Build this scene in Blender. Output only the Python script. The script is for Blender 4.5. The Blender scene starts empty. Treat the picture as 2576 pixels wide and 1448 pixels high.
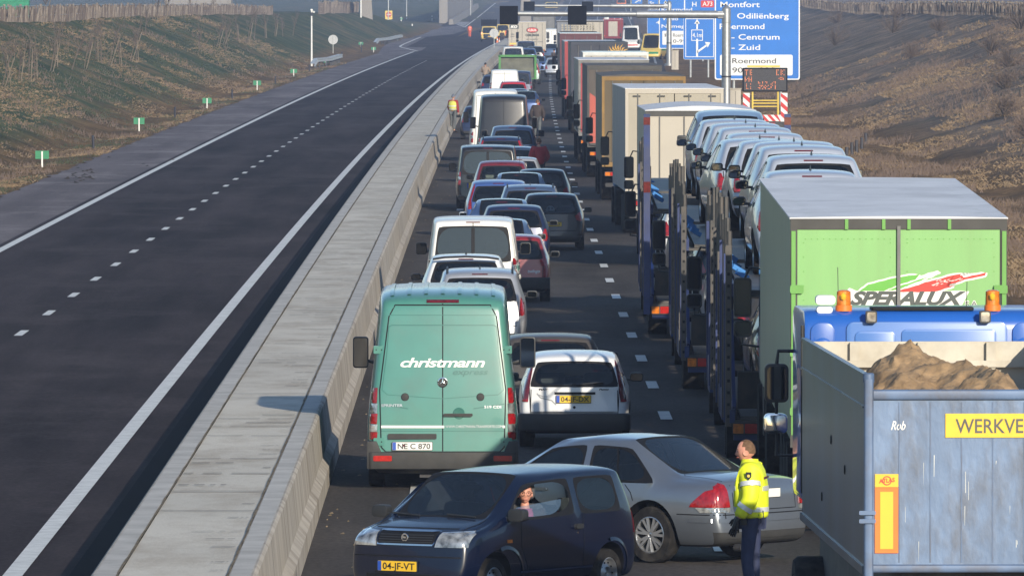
import bpy, bmesh, math, random
from mathutils import Vector, Matrix, noise
from mathutils.bvhtree import BVHTree
R = math.radians
random.seed(7)
SC = bpy.context.scene
COL = SC.collection

# ---------------------------------------------------------------- camera, sky, sun, exposure
# F: focal length in picture units (2576 wide); H: eye height over the road; (VX, VY): vanishing point of the road
F, VX, VY, H = 25570.0, 1222.0, -26.0, 6.5
cam = bpy.data.cameras.new("camera")
cam.sensor_width = 36.0
cam.lens = F / 2576 * 36
cam.clip_start, cam.clip_end = 1.0, 20000
co = bpy.data.objects.new("camera", cam)
COL.objects.link(co)
co.location = (0, 0, H)
co.rotation_euler = (R(90) - math.atan((724 - VY) / F), 0, -math.atan((1288 - VX) / F))
SC.camera = co

SUN = Vector((1.07, -2.8, 1.0)).normalized()          # towards the sun: behind the camera, to the right
w = bpy.data.worlds.new("World"); SC.world = w; w.use_nodes = True
nt = w.node_tree
sky = nt.nodes.new("ShaderNodeTexSky"); sky.sky_type = 'NISHITA'; sky.sun_disc = False
sky.sun_elevation = math.asin(SUN.z); sky.sun_rotation = math.atan2(SUN.x, SUN.y)
sky.air_density = 1.0; sky.dust_density = 0.3; sky.ozone_density = 2.5
nt.links.new(sky.outputs[0], nt.nodes["Background"].inputs[0])
nt.nodes["Background"].inputs[1].default_value = 0.115
sl = bpy.data.lights.new("sun", 'SUN'); sl.energy = 4.3; sl.angle = R(0.5); sl.color = (1.0, 0.90, 0.73)
so = bpy.data.objects.new("sun", sl); COL.objects.link(so)
so.rotation_euler = (-SUN).to_track_quat('-Z', 'Y').to_euler()
SC.view_settings.view_transform = 'Standard'; SC.view_settings.look = 'None'
SC.view_settings.exposure = 0.42; SC.view_settings.gamma = 1.0
SC.cycles.volume_step_rate = 4.0; SC.cycles.volume_max_steps = 64
SC.cycles.max_bounces = 8; SC.cycles.transparent_max_bounces = 12; SC.cycles.volume_bounces = 0
SC.cycles.caustics_reflective = False; SC.cycles.caustics_refractive = False
SC.cycles.sample_clamp_indirect = 6

# ---------------------------------------------------------------- the road's line
def off(y):                        # the motorway bends gently to the right
    if y < 150: return 0.0
    if y < 1200: return (y - 150) ** 2 / 178000.0
    return 6.194 + .0118 * (y - 1200)
def doff(y): return (off(y + 2) - off(y - 2)) / 4
def hz(y): return 3.2e-6 * max(0.0, y - 1500) ** 2     # and rises far away
def G(px, py, z=0.0):
    a, b = 40.0, 3400.0
    for _ in range(50):
        d = .5 * (a + b)
        if (H - z - hz(d)) * F / d > py - VY: a = d
        else: b = d
    return ((px - VX) * d / F, d, z + hz(d))
def at(px, s): return ((px - VX) / s, F / s)

# ---------------------------------------------------------------- materials
M = {}
def P(name, col, rough=.6, metal=0., var=.12, scale=3., coat=0., spec=.5, bump=0., bscale=60., dirt=None, dirt_amt=0., dirt_scale=1.2, stretch=None, emit=0.):
    m = bpy.data.materials.new(name); m.use_nodes = True
    n = m.node_tree; b = n.nodes["Principled BSDF"]; L = n.links.new
    b.inputs["Roughness"].default_value = rough; b.inputs["Metallic"].default_value = metal
    b.inputs["Coat Weight"].default_value = coat; b.inputs["Coat Roughness"].default_value = .04
    b.inputs["Specular IOR Level"].default_value = spec
    tc = n.nodes.new("ShaderNodeTexCoord"); src = tc.outputs["Object"]
    if stretch:
        mp = n.nodes.new("ShaderNodeMapping"); mp.inputs["Scale"].default_value = stretch
        L(src, mp.inputs[0]); src = mp.outputs[0]
    no = n.nodes.new("ShaderNodeTexNoise"); no.inputs["Scale"].default_value = scale; no.inputs["Detail"].default_value = 5
    L(src, no.inputs["Vector"])
    cr = n.nodes.new("ShaderNodeValToRGB")
    cr.color_ramp.elements[0].position = .3; cr.color_ramp.elements[1].position = .7
    cr.color_ramp.elements[0].color = (*[c * (1 - var) for c in col], 1)
    cr.color_ramp.elements[1].color = (*[min(1, c * (1 + var)) for c in col], 1)
    L(no.outputs[0], cr.inputs[0]); out = cr.outputs[0]
    if dirt:
        n2 = n.nodes.new("ShaderNodeTexNoise"); n2.inputs["Scale"].default_value = dirt_scale; n2.inputs["Detail"].default_value = 8
        n2.inputs["Roughness"].default_value = .65
        L(src, n2.inputs["Vector"])
        r2 = n.nodes.new("ShaderNodeValToRGB"); r2.color_ramp.elements[0].position = .45; r2.color_ramp.elements[1].position = .72
        r2.color_ramp.elements[1].color = (dirt_amt,) * 3 + (1,)
        L(n2.outputs[0], r2.inputs[0])
        mx = n.nodes.new("ShaderNodeMix"); mx.data_type = 'RGBA'
        L(r2.outputs[0], mx.inputs[0]); L(out, mx.inputs[6]); mx.inputs[7].default_value = (*dirt, 1); out = mx.outputs[2]
    L(out, b.inputs["Base Color"])
    if emit:
        L(out, b.inputs["Emission Color"]); b.inputs["Emission Strength"].default_value = emit
    if bump:
        n3 = n.nodes.new("ShaderNodeTexNoise"); n3.inputs["Scale"].default_value = bscale; n3.inputs["Detail"].default_value = 4
        L(src, n3.inputs["Vector"])
        bm_ = n.nodes.new("ShaderNodeBump"); bm_.inputs["Strength"].default_value = bump; bm_.inputs["Distance"].default_value = .02
        L(n3.outputs[0], bm_.inputs["Height"]); L(bm_.outputs[0], b.inputs["Normal"])
    M[name] = m
    return m
def paint(name, col, metal=.0, rough=.32, dirt=.25, var=.04):
    return P(name, col, rough, metal, var, 4., coat=.8 if max(col) > .1 else .45, dirt=(.12, .11, .10), dirt_amt=dirt, dirt_scale=1.6)
def glass(name, tint, refl=1.0, dens=.3):
    m = bpy.data.materials.new(name); m.use_nodes = True
    n = m.node_tree; L = n.links.new
    n.nodes.remove(n.nodes["Principled BSDF"]); o = n.nodes["Material Output"]
    t = n.nodes.new("ShaderNodeBsdfTransparent"); t.inputs[0].default_value = (*tint, 1)
    g = n.nodes.new("ShaderNodeBsdfGlossy"); g.inputs["Roughness"].default_value = .03
    fr = n.nodes.new("ShaderNodeFresnel"); fr.inputs[0].default_value = 1.55
    tc = n.nodes.new("ShaderNodeTexCoord"); no = n.nodes.new("ShaderNodeTexNoise"); no.inputs["Scale"].default_value = 2.5
    L(tc.outputs["Object"], no.inputs["Vector"])
    bp = n.nodes.new("ShaderNodeBump"); bp.inputs["Strength"].default_value = .015; L(no.outputs[0], bp.inputs["Height"])
    L(bp.outputs[0], g.inputs["Normal"])
    mt = n.nodes.new("ShaderNodeMath"); mt.operation = 'MULTIPLY_ADD'; mt.inputs[1].default_value = refl; mt.inputs[2].default_value = .03
    L(fr.outputs[0], mt.inputs[0])
    mx = n.nodes.new("ShaderNodeMixShader"); L(mt.outputs[0], mx.inputs[0]); L(t.outputs[0], mx.inputs[1]); L(g.outputs[0], mx.inputs[2])
    df = n.nodes.new("ShaderNodeBsdfDiffuse"); df.inputs[0].default_value = (.10, .13, .14, 1)
    m2 = n.nodes.new("ShaderNodeMixShader"); m2.inputs[0].default_value = dens
    L(mx.outputs[0], m2.inputs[1]); L(df.outputs[0], m2.inputs[2]); L(m2.outputs[0], o.inputs[0])
    M[name] = m

def asphalt(name, c1, c2, worn, patch=.05, rough=.85):
    m = bpy.data.materials.new(name); m.use_nodes = True
    n = m.node_tree; b = n.nodes["Principled BSDF"]; L = n.links.new
    b.inputs["Roughness"].default_value = rough; b.inputs["Specular IOR Level"].default_value = .04
    tc = n.nodes.new("ShaderNodeTexCoord")
    def nz(scale, sx, sy, det=6, ro=.6):
        mp = n.nodes.new("ShaderNodeMapping"); mp.inputs["Scale"].default_value = (sx, sy, 1)
        L(tc.outputs["Object"], mp.inputs[0])
        t = n.nodes.new("ShaderNodeTexNoise"); t.inputs["Scale"].default_value = scale; t.inputs["Detail"].default_value = det; t.inputs["Roughness"].default_value = ro
        L(mp.outputs[0], t.inputs["Vector"]); return t.outputs[0]
    cr = n.nodes.new("ShaderNodeValToRGB"); cr.color_ramp.elements[0].position = .35; cr.color_ramp.elements[1].position = .68
    cr.color_ramp.elements[0].color = (*c1, 1); cr.color_ramp.elements[1].color = (*c2, 1)
    L(nz(.55, 1, .05), cr.inputs[0])
    r2 = n.nodes.new("ShaderNodeValToRGB"); r2.color_ramp.elements[0].position = .5; r2.color_ramp.elements[1].position = .75
    r2.color_ramp.elements[1].color = (patch * 10,) * 3 + (1,)
    L(nz(.22, 1, .35, 8, .7), r2.inputs[0])
    mx = n.nodes.new("ShaderNodeMix"); mx.data_type = 'RGBA'; mx.inputs[7].default_value = (*worn, 1)
    L(r2.outputs[0], mx.inputs[0]); L(cr.outputs[0], mx.inputs[6])
    gr = n.nodes.new("ShaderNodeMix"); gr.data_type = 'RGBA'; gr.blend_type = 'MULTIPLY'; gr.inputs[0].default_value = .55
    r3 = n.nodes.new("ShaderNodeValToRGB"); r3.color_ramp.elements[0].position = .3; r3.color_ramp.elements[1].position = .7
    r3.color_ramp.elements[0].color = (.55, .55, .55, 1); r3.color_ramp.elements[1].color = (1.3, 1.3, 1.3, 1)
    L(nz(14, 1, .3, 3), r3.inputs[0]); L(mx.outputs[2], gr.inputs[6]); L(r3.outputs[0], gr.inputs[7])
    L(gr.outputs[2], b.inputs["Base Color"])
    bp = n.nodes.new("ShaderNodeBump"); bp.inputs["Strength"].default_value = .35; bp.inputs["Distance"].default_value = .01
    L(nz(40, 1, 1, 3), bp.inputs["Height"]); L(bp.outputs[0], b.inputs["Normal"])
    M[name] = m

asphalt("asphalt_dark", (.020, .0145, .0155), (.056, .044, .047), (.082, .067, .070), .08)
asphalt("asphalt_worn", (.052, .046, .043), (.090, .079, .073), (.125, .110, .100), .08)
asphalt("asphalt_shade", (.006, .006, .008), (.012, .011, .013), (.014, .013, .014), .03)  # near-black asphalt with the barrier's shadow put into its colour
asphalt("asphalt_shoulder", (.105, .092, .098), (.18, .16, .168), (.29, .265, .27), .10)
P("road_paint", (.66, .66, .64), .6, var=.10, scale=1.5, dirt=(.22, .21, .21), dirt_amt=.45, dirt_scale=4)
P("road_paint_dull", (.34, .34, .34), .7, var=.15, scale=.6)
P("hatch_paint", (.30, .29, .29), .7, var=.15, scale=.6)
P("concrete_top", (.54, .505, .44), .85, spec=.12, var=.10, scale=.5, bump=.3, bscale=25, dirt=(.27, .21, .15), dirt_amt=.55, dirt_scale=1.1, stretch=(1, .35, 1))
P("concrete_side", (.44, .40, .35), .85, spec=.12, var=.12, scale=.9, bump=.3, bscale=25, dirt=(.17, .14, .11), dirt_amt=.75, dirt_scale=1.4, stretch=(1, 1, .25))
P("concrete_edge", (.46, .445, .42), .85, spec=.12, var=.14, scale=1.2, bump=.3, bscale=25, dirt=(.24, .22, .20), dirt_amt=.4, dirt_scale=2)
P("concrete_far", (.27, .25, .23), .85, spec=.12, var=.10, scale=.4, stretch=(1, 1, .1))
P("joint", (.055, .05, .045), .95, var=.5, scale=6)
P("moss_joint", (.13, .095, .05), .95, var=.6, scale=5)
P("steel", (.42, .43, .44), .42, .7, .12, 5, dirt=(.25, .25, .24), dirt_amt=.3)
P("galv", (.50, .52, .52), .5, .35, .12, 6)
P("white_post", (.75, .75, .73), .5, var=.08)
P("black_post", (.02, .02, .03), .5)
P("rubber", (.016, .015, .015), .9, spec=.15, var=.25, scale=12, dirt=(.10, .09, .08), dirt_amt=.5, dirt_scale=5)
P("black_plastic", (.022, .023, .025), .5, var=.2, scale=8)
P("grey_plastic", (.038, .038, .038), .6, var=.15, scale=8, spec=.3, dirt=(.09, .08, .07), dirt_amt=.35)
P("trim", (.010, .010, .012), .6, var=.2, spec=.2)
P("chassis", (.035, .035, .04), .6, .2, .3, 6, dirt=(.11, .10, .09), dirt_amt=.6, dirt_scale=3)
P("alloy", (.55, .56, .58), .28, .85, .08, 8)
P("chrome", (.75, .76, .78), .08, 1.0, .03, 5)
P("interior", (.085, .085, .09), .8, var=.3, scale=5)
P("interior_light", (.25, .25, .22), .8, var=.2, scale=5)
P("lamp_red", (.27, .006, .008), .12, coat=1, var=.35, scale=22)
P("lamp_red_dark", (.11, .008, .012), .12, coat=1, var=.3, scale=22)
P("lamp_bright_red", (.42, .015, .01), .2, coat=1, var=.2, scale=30)
P("lamp_amber", (.62, .17, .015), .15, coat=1, var=.3, scale=20)
P("lamp_clear", (.42, .43, .43), .08, .6, coat=1, var=.75, scale=11)
P("lamp_lit_red", (1., .25, .1), .2, emit=4)
P("plate_yellow", (.80, .50, .03), .45, var=.06, scale=10)
P("plate_white", (.72, .72, .70), .45, var=.06, scale=10)
P("plate_blue", (.02, .08, .42), .45)
P("ink_black", (.015, .015, .018), .5)
P("ink_grey", (.07, .08, .075), .5)
P("ink_white", (.80, .79, .76), .45, var=.05)
P("ink_red", (.55, .045, .035), .45, var=.08)
P("ink_green", (.13, .42, .06), .45, var=.08)
P("sign_blue", (.010, .155, .56), .40, var=.08, scale=.7)
P("sign_white", (.72, .73, .74), .45, var=.04)
P("sign_back", (.42, .43, .44), .5, .2, .08)
P("sign_yellow", (.75, .55, .10), .5)
P("sign_red", (.55, .02, .02), .5)
P("marker_green", (.012, .20, .085), .5, var=.08)
P("signal_black", (.006, .006, .008), .8, spec=.03)
P("led_off", (.016, .015, .012), .8, var=.4, scale=30)
P("led_board", (.050, .048, .052), .7, var=.5, scale=40)
P("led_orange", (.8, .22, .08), .5, emit=.5)
glass("glass_dark", (.60, .66, .66), .9, .0)
glass("glass_clear", (.66, .74, .74), .9, .0)
glass("glass_pane", (.78, .84, .86), .35, .04)
glass("glass_blue", (.34, .42, .48), 1.2, .02)
glass("glass_opaque", (.14, .17, .17), 1.3, .36)
glass("mirror_glass", (.02, .02, .02), 3., .02)

# ---------------------------------------------------------------- mesh helpers
def link(o, parent=None):
    COL.objects.link(o)
    if parent is not None: o.parent = parent
    return o
def tag(o, label=None, cat=None, group=None, kind=None):
    for k, v in (("label", label), ("category", cat), ("group", group), ("kind", kind)):
        if v: o[k] = v
    return o
def empty(name, loc=(0, 0, 0), rz=0., label=None, cat=None, group=None):
    o = bpy.data.objects.new(name, None); o.empty_display_size = .3
    o.location = loc; o.rotation_euler = (0, 0, rz)
    return tag(link(o), label, cat, group)
class MB:
    def __init__(s): s.v = []; s.f = []; s.m = []
    def add(s, vs, fs, mi=0):
        k = len(s.v); s.v += [tuple(v) for v in vs]
        s.f += [tuple(i + k for i in f) for f in fs]; s.m += [mi] * len(fs)
        return s
    def box(s, x0, x1, y0, y1, z0, z1, mi=0):
        v = [(x, y, z) for z in (z0, z1) for y in (y0, y1) for x in (x0, x1)]
        return s.add(v, [(0, 2, 3, 1), (4, 5, 7, 6), (0, 1, 5, 4), (2, 6, 7, 3), (0, 4, 6, 2), (1, 3, 7, 5)], mi)
    def rbox(s, x0, x1, y0, y1, z0, z1, r=.03, mi=0, ax='z', n=3):
        """box with its edges along one axis rounded"""
        if ax == 'z': a0, a1, b0, b1, c0, c1 = x0, x1, y0, y1, z0, z1; f = lambda a, b, c: (a, b, c)
        elif ax == 'y': a0, a1, b0, b1, c0, c1 = x0, x1, z0, z1, y0, y1; f = lambda a, b, c: (a, c, b)
        else: a0, a1, b0, b1, c0, c1 = y0, y1, z0, z1, x0, x1; f = lambda a, b, c: (c, a, b)
        pts = []
        for cx, cy, q in ((a1 - r, b1 - r, 0), (a0 + r, b1 - r, 1), (a0 + r, b0 + r, 2), (a1 - r, b0 + r, 3)):
            for i in range(n + 1):
                t = (q + i / n) * math.pi / 2; pts.append((cx + r * math.cos(t), cy + r * math.sin(t)))
        k = len(pts); v = [f(a, b, c0) for a, b in pts] + [f(a, b, c1) for a, b in pts]
        return s.add(v, [tuple(range(k - 1, -1, -1)), tuple(range(k, 2 * k))] + [(i, (i + 1) % k, k + (i + 1) % k, k + i) for i in range(k)], mi)
    def bar(s, a, b, w=.05, h=None, mi=0):
        h = h or w; a, b = Vector(a), Vector(b); d = (b - a).normalized()
        u = d.cross(Vector((0, 0, 1)));
        if u.length < .01: u = Vector((1, 0, 0))
        u.normalize(); t = u.cross(d).normalized()
        v = [p + u * (w / 2 * i) + t * (h / 2 * j) for p in (a, b) for i, j in ((-1, -1), (1, -1), (1, 1), (-1, 1))]
        return s.add(v, [(0, 1, 2, 3), (7, 6, 5, 4), (0, 4, 5, 1), (1, 5, 6, 2), (2, 6, 7, 3), (3, 7, 4, 0)], mi)
    def tube(s, pts, r, n=8, mi=0, cap=True):
        pts = [Vector(p) for p in pts]; rs = r if isinstance(r, (list, tuple)) else [r] * len(pts)
        vs = []
        for i, p in enumerate(pts):
            d = (pts[min(i + 1, len(pts) - 1)] - pts[max(i - 1, 0)]).normalized()
            u = d.cross(Vector((0, 0, 1)))
            if u.length < .01: u = Vector((1, 0, 0))
            u.normalize(); t = u.cross(d)
            vs += [p + (u * math.cos(a) + t * math.sin(a)) * rs[i] for a in [2 * math.pi * k / n for k in range(n)]]
        fs = [(i * n + k, i * n + (k + 1) % n, (i + 1) * n + (k + 1) % n, (i + 1) * n + k) for i in range(len(pts) - 1) for k in range(n)]
        if cap: fs += [tuple(range(n - 1, -1, -1)), tuple(range((len(pts) - 1) * n, len(pts) * n))]
        return s.add(vs, fs, mi)
    def cyl(s, c, r, h, ax='z', n=20, mi=0):
        c = Vector(c); d = {'x': Vector((1, 0, 0)), 'y': Vector((0, 1, 0)), 'z': Vector((0, 0, 1))}[ax]
        return s.tube([c - d * h / 2, c + d * h / 2], r, n, mi)
    def lathe(s, c, prof, ax='x', n=24, mi=0):
        """prof: (along, radius, material) points"""
        vs = []; k = len(prof)
        for i in range(n):
            t = 2 * math.pi * i / n; ct, st = math.cos(t), math.sin(t)
            for p in prof:
                a, r = p[0], p[1]
                vs.append({'x': (c[0] + a, c[1] + r * ct, c[2] + r * st), 'z': (c[0] + r * ct, c[1] + r * st, c[2] + a), 'y': (c[0] + r * ct, c[1] + a, c[2] + r * st)}[ax])
        b0 = len(s.v); s.v += vs
        for i in range(n):
            for j in range(k - 1):
                a, b = b0 + i * k + j, b0 + ((i + 1) % n) * k + j
                s.f.append((a, a + 1, b + 1, b)); s.m.append(prof[j][2] if len(prof[j]) > 2 else mi)
        return s
    def poly(s, pts, mi=0): return s.add(pts, [tuple(range(len(pts)))], mi)
    def prism(s, pts, a0, a1, ax='y', mi=0):
        """2-D outline pushed along an axis: 'y' takes (x,z), 'x' takes (y,z), 'z' takes (x,y)"""
        f = {'y': lambda p, a: (p[0], a, p[1]), 'x': lambda p, a: (a, p[0], p[1]), 'z': lambda p, a: (p[0], p[1], a)}[ax]
        k = len(pts); v = [f(p, a0) for p in pts] + [f(p, a1) for p in pts]
        return s.add(v, [tuple(range(k - 1, -1, -1)), tuple(range(k, 2 * k))] + [(i, (i + 1) % k, k + (i + 1) % k, k + i) for i in range(k)], mi)
    def build(s, name, mats, parent=None, smooth=35, bevel=0., loc=None):
        me = bpy.data.meshes.new(name); me.from_pydata(s.v, [], s.f)
        mats = mats if isinstance(mats, (list, tuple)) else [mats]
        for m in mats: me.materials.append(M[m] if isinstance(m, str) else m)
        me.polygons.foreach_set("material_index", s.m)
        bm = bmesh.new(); bm.from_mesh(me); bmesh.ops.recalc_face_normals(bm, faces=bm.faces)
        if bevel:
            es = [e for e in bm.edges if len(e.link_faces) == 2 and e.calc_face_angle(0) > R(40)]
            bmesh.ops.bevel(bm, geom=es, offset=bevel, segments=2, profile=.6, affect='EDGES', clamp_overlap=True)
        bm.to_mesh(me); bm.free()
        if smooth: shade(me, smooth)
        o = bpy.data.objects.new(name, me)
        if loc: o.location = loc
        return link(o, parent)
def shade(me, ang=35):
    me.polygons.foreach_set("use_smooth", [True] * len(me.polygons))
    me.set_sharp_from_angle(angle=R(ang))
def copy_tree(o, parent=None):
    c = o.copy(); COL.objects.link(c)
    if parent is not None: c.parent = parent
    for ch in list(o.children): copy_tree(ch, c)
    return c
def evaluated(o):
    dg = bpy.context.evaluated_depsgraph_get(); dg.update()
    return bpy.data.meshes.new_from_object(o.evaluated_get(dg), depsgraph=dg)
_tc = {}
def text_tris(txt, height=None, width=None, bold=0., shear=0., spacing=1.):
    """text as 2-D triangles, centred; cap height or whole width given"""
    key = (txt, bold, shear, spacing)
    if key not in _tc:
        c = bpy.data.curves.new("t", 'FONT'); c.body = txt; c.size = 1; c.offset = bold; c.shear = shear; c.space_character = spacing
        c.resolution_u = 3; c.fill_mode = 'FRONT'
        o = bpy.data.objects.new("t", c); COL.objects.link(o); me = evaluated(o)
        vs = [(v.co.x, v.co.y) for v in me.vertices]; fs = [tuple(p.vertices) for p in me.polygons]
        bpy.data.objects.remove(o); bpy.data.meshes.remove(me)
        x0, x1 = min(v[0] for v in vs), max(v[0] for v in vs)
        _tc[key] = ([(x - (x0 + x1) / 2, y) for x, y in vs], fs, x1 - x0)
    vs, fs, wd = _tc[key]
    k = (width / wd) if width else height / .70
    ky = (height / .70) if height else k
    return [(x * k, y * ky) for x, y in vs], fs
def text(mb, txt, o, u, v, mi=0, **kw):
    """writes txt into a mesh: o = baseline centre, u = right, v = up"""
    vs, fs = text_tris(txt, **kw); o, u, v = Vector(o), Vector(u), Vector(v)
    return mb.add([o + u * x + v * y for x, y in vs], fs, mi)

# ================================================================ THE SETTING
def lerp(a, b, t): return a + (b - a) * t
def sm(t): t = max(0., min(1., t)); return t * t * (3 - 2 * t)
def topX(y):                                          # where the left cutting reaches its top (offset from the road line)
    if y < 1050: return -28.8
    return lerp(-28.8, -26, sm((y - 1050) / 210.)) if y < 1400 else lerp(-26, -46, sm((y - 1400) / 500.))
def ramp_(t): return min(1., max(0., t)) * .86 + .14 * sm(t)
def terr(n, y):
    """ground height at offset n from the road line"""
    z = 0.
    if n < -15.6:
        tx = topX(y); t = (n + 18.0) / (tx + 18.0)
        h = lerp(4.4, 3.3, sm((y - 900) / 350.)) + .12 * math.sin(y * .011)
        z = -.12 * sm((-15.6 - n) / 2) * (1 - sm(t)) + (h * ramp_(t) if t > 0 else 0)
        if t > 1: z += .12 * math.sin(n * .13 + y * .01)
    elif n > 16.5:
        t = (n - 16.5) / 14.5
        h = 4.45 + .25 * math.sin(y * .009 + 2)
        z = h * ramp_(t)
    if y > 1480 and n < -14: z *= lerp(1, .25, sm((y - 1480) / 500))
    return z + hz(y)
redge = lambda y: lerp(10.6, 13.2, sm((y - 560) / 500))
ys = []
y = 60.
while y < 9000:
    ys.append(y); y += 1.6 if y < 420 else (3.2 if y < 900 else (8 if y < 1600 else (25 if y < 3000 else 150)))
xs = [-420, -300, -200, -140, -100, -80, -68, -60, -54, -50, -47, -45]
x = -44.
while x < -15.5: xs.append(x); x += .55
xs += [-15.4, -12, -8, -3, 0, 4, 8, 10.4, 10.95, 11.6, 12.3, 13.0]
x = 13.6
while x < 44: xs.append(x); x += .6
xs += [46, 50, 55, 62, 72, 90, 120, 170, 250, 350, 450]
tb = MB()
for y in ys:
    o_ = off(y)
    for n in xs:
        z = terr(n, y)
        if n < -15.9 or n > 13.9:
            a = min(1, (abs(n) - 15.4) / 3 if n < 0 else (n - 13.4) / 3)
            z += a * (.16 * noise.noise(Vector((n * .55, y * .10, 3))) + .10 * noise.noise(Vector((n * 1.3, y * .35, 9))) + .18 * noise.noise(Vector((n * .12, y * .025, 5))))
        elif n > redge(y) + .3: z = -.01 + .05 * noise.noise(Vector((n * .6, y * .2, 7)))
        else: z -= .05
        tb.v.append((n + o_, y, z))
nx = len(xs)
for j in range(len(ys) - 1):
    for i in range(nx - 1): tb.f.append((j * nx + i, j * nx + i + 1, (j + 1) * nx + i + 1, (j + 1) * nx + i)); tb.m.append(0)

def grass_mat(name):
    m = bpy.data.materials.new(name); m.use_nodes = True
    n = m.node_tree; b = n.nodes["Principled BSDF"]; L = n.links.new
    b.inputs["Roughness"].default_value = .95; b.inputs["Specular IOR Level"].default_value = .1
    tc = n.nodes.new("ShaderNodeTexCoord"); ge = n.nodes.new("ShaderNodeNewGeometry"); sx = n.nodes.new("ShaderNodeSeparateXYZ"); L(ge.outputs["Position"], sx.inputs[0])
    def nz(scale, sc3, det=7, ro=.65, rot=0):
        mp = n.nodes.new("ShaderNodeMapping"); mp.inputs["Scale"].default_value = sc3; mp.inputs["Rotation"].default_value = (0, 0, rot)
        L(tc.outputs["Object"], mp.inputs[0])
        t = n.nodes.new("ShaderNodeTexNoise"); t.inputs["Scale"].default_value = scale; t.inputs["Detail"].default_value = det; t.inputs["Roughness"].default_value = ro
        L(mp.outputs[0], t.inputs["Vector"]); return t.outputs[0]
    def ramp(src, stops):
        r = n.nodes.new("ShaderNodeValToRGB"); e = r.color_ramp.elements
        while len(e) < len(stops): e.new(.5)
        for k, (p_, c) in enumerate(stops): e[k].position = p_; e[k].color = (*c, 1)
        L(src, r.inputs[0]); return r.outputs[0]
    def mix(f, a, b_, mode='MIX'):
        x = n.nodes.new("ShaderNodeMix"); x.data_type = 'RGBA'; x.blend_type = mode
        if isinstance(f, float): x.inputs[0].default_value = f
        else: L(f, x.inputs[0])
        L(a, x.inputs[6]); L(b_, x.inputs[7]); return x.outputs[2]
    left = ramp(nz(.24, (.40, .55, 1), 9, .70, .0), [(.38, (.032, .052, .018)), (.49, (.062, .084, .032)), (.58, (.120, .100, .046)), (.71, (.25, .165, .080))])
    right = ramp(nz(.22, (.42, .50, 1), 9, .72), [(.33, (.095, .100, .058)), (.44, (.165, .125, .092)), (.60, (.29, .21, .14)), (.74, (.42, .30, .185))])
    verge = ramp(nz(.4, (1, .3, 1), 8, .7), [(.35, (.080, .050, .022)), (.55, (.19, .110, .042)), (.72, (.32, .19, .08))])
    m1 = n.nodes.new("ShaderNodeMapRange"); m1.inputs["From Min"].default_value = -2; m1.inputs["From Max"].default_value = 6; L(sx.outputs[0], m1.inputs[0])
    c = mix(m1.outputs[0], left, right)
    m2 = n.nodes.new("ShaderNodeMapRange"); m2.inputs["From Min"].default_value = .75; m2.inputs["From Max"].default_value = .15; L(sx.outputs[2], m2.inputs[0])
    m3 = n.nodes.new("ShaderNodeMath"); m3.operation = 'MULTIPLY'; L(m2.outputs[0], m3.inputs[0]); m3.inputs[1].default_value = .85
    c = mix(m3.outputs[0], c, verge)
    st = ramp(nz(.9, (.22, .42, 1), 6, .7, 0), [(.35, (.50, .50, .50)), (.65, (1.5, 1.45, 1.4))])
    c = mix(.75, c, st, 'MULTIPLY')
    st2 = ramp(nz(5., (1, .35, 1), 4, .7), [(.32, (.55, .55, .55)), (.68, (1.45, 1.45, 1.45))])
    c = mix(.6, c, st2, 'MULTIPLY')
    L(c, b.inputs["Base Color"])
    bp = n.nodes.new("ShaderNodeBump"); bp.inputs["Strength"].default_value = .9; bp.inputs["Distance"].default_value = .15
    L(nz(4., (1, .5, 1), 6, .75), bp.inputs["Height"]); L(bp.outputs[0], b.inputs["Normal"])
    M[name] = m
grass_mat("winter_grass")
tag(tb.build("ground", "winter_grass", smooth=180), kind='structure')

# tufts of dry grass and weeds on both slopes and verges: nobody could count them
P("dry_blades", (.22, .155, .09), .9, var=.45, scale=.6)
P("green_blades", (.05, .06, .028), .9, var=.4, scale=.5)
P("weed_brown", (.13, .092, .07), .9, var=.4, scale=.5)
def tufts(name, m, count, side, seed, hmin, hmax, lean=.6, dmin=170, dmax=900, clump=.45, wide=.03):
    rnd = random.Random(seed); b = MB()
    k = 0
    while k < count:
        d = dmin * (dmax / dmin) ** rnd.random()
        if side < 0: n = -15.7 - 13 * rnd.random()
        else: n = 11 + 20 * rnd.random()
        X = n + off(d)
        px = VX + X * F / d
        if not -60 < px < 2640: continue
        if noise.noise(Vector((n * .25, d * .045, seed))) < clump - .5: continue
        z = terr(n, d) - .03; g = 1 + d / 1600.
        for q in range(5):
            a = rnd.random() * 6.3; hh = (hmin + (hmax - hmin) * rnd.random()) * (.7 + .3 * g); w_ = wide * g
            bx, by = X + rnd.gauss(0, .12 * g), d + rnd.gauss(0, .25 * g)
            tx, ty = bx + math.cos(a) * hh * lean, by + math.sin(a) * hh * lean
            b.add([(bx - w_, by, z), (bx + w_, by, z), (tx, ty, z + hh)], [(0, 1, 2)])
        k += 1
    tag(b.build(name, m, smooth=0), kind='stuff')
tufts("grass", "dry_blades", 6000, -1, 1, .03, .11, 1.3, clump=.50, wide=.02)
tufts("grass", "green_blades", 5000, -1, 2, .03, .10, 1.0, clump=.48, wide=.02)
tufts("grass", "dry_blades", 9000, 1, 4, .03, .12, 1.2, clump=.44, dmin=150, dmax=650, wide=.02)
tufts("weeds", "weed_brown", 5000, 1, 5, .06, .30, .6, clump=.56, dmin=150, dmax=650, wide=.014)
tufts("weeds", "weed_brown", 1500, -1, 6, .06, .25, .5, clump=.62, wide=.014)

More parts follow.
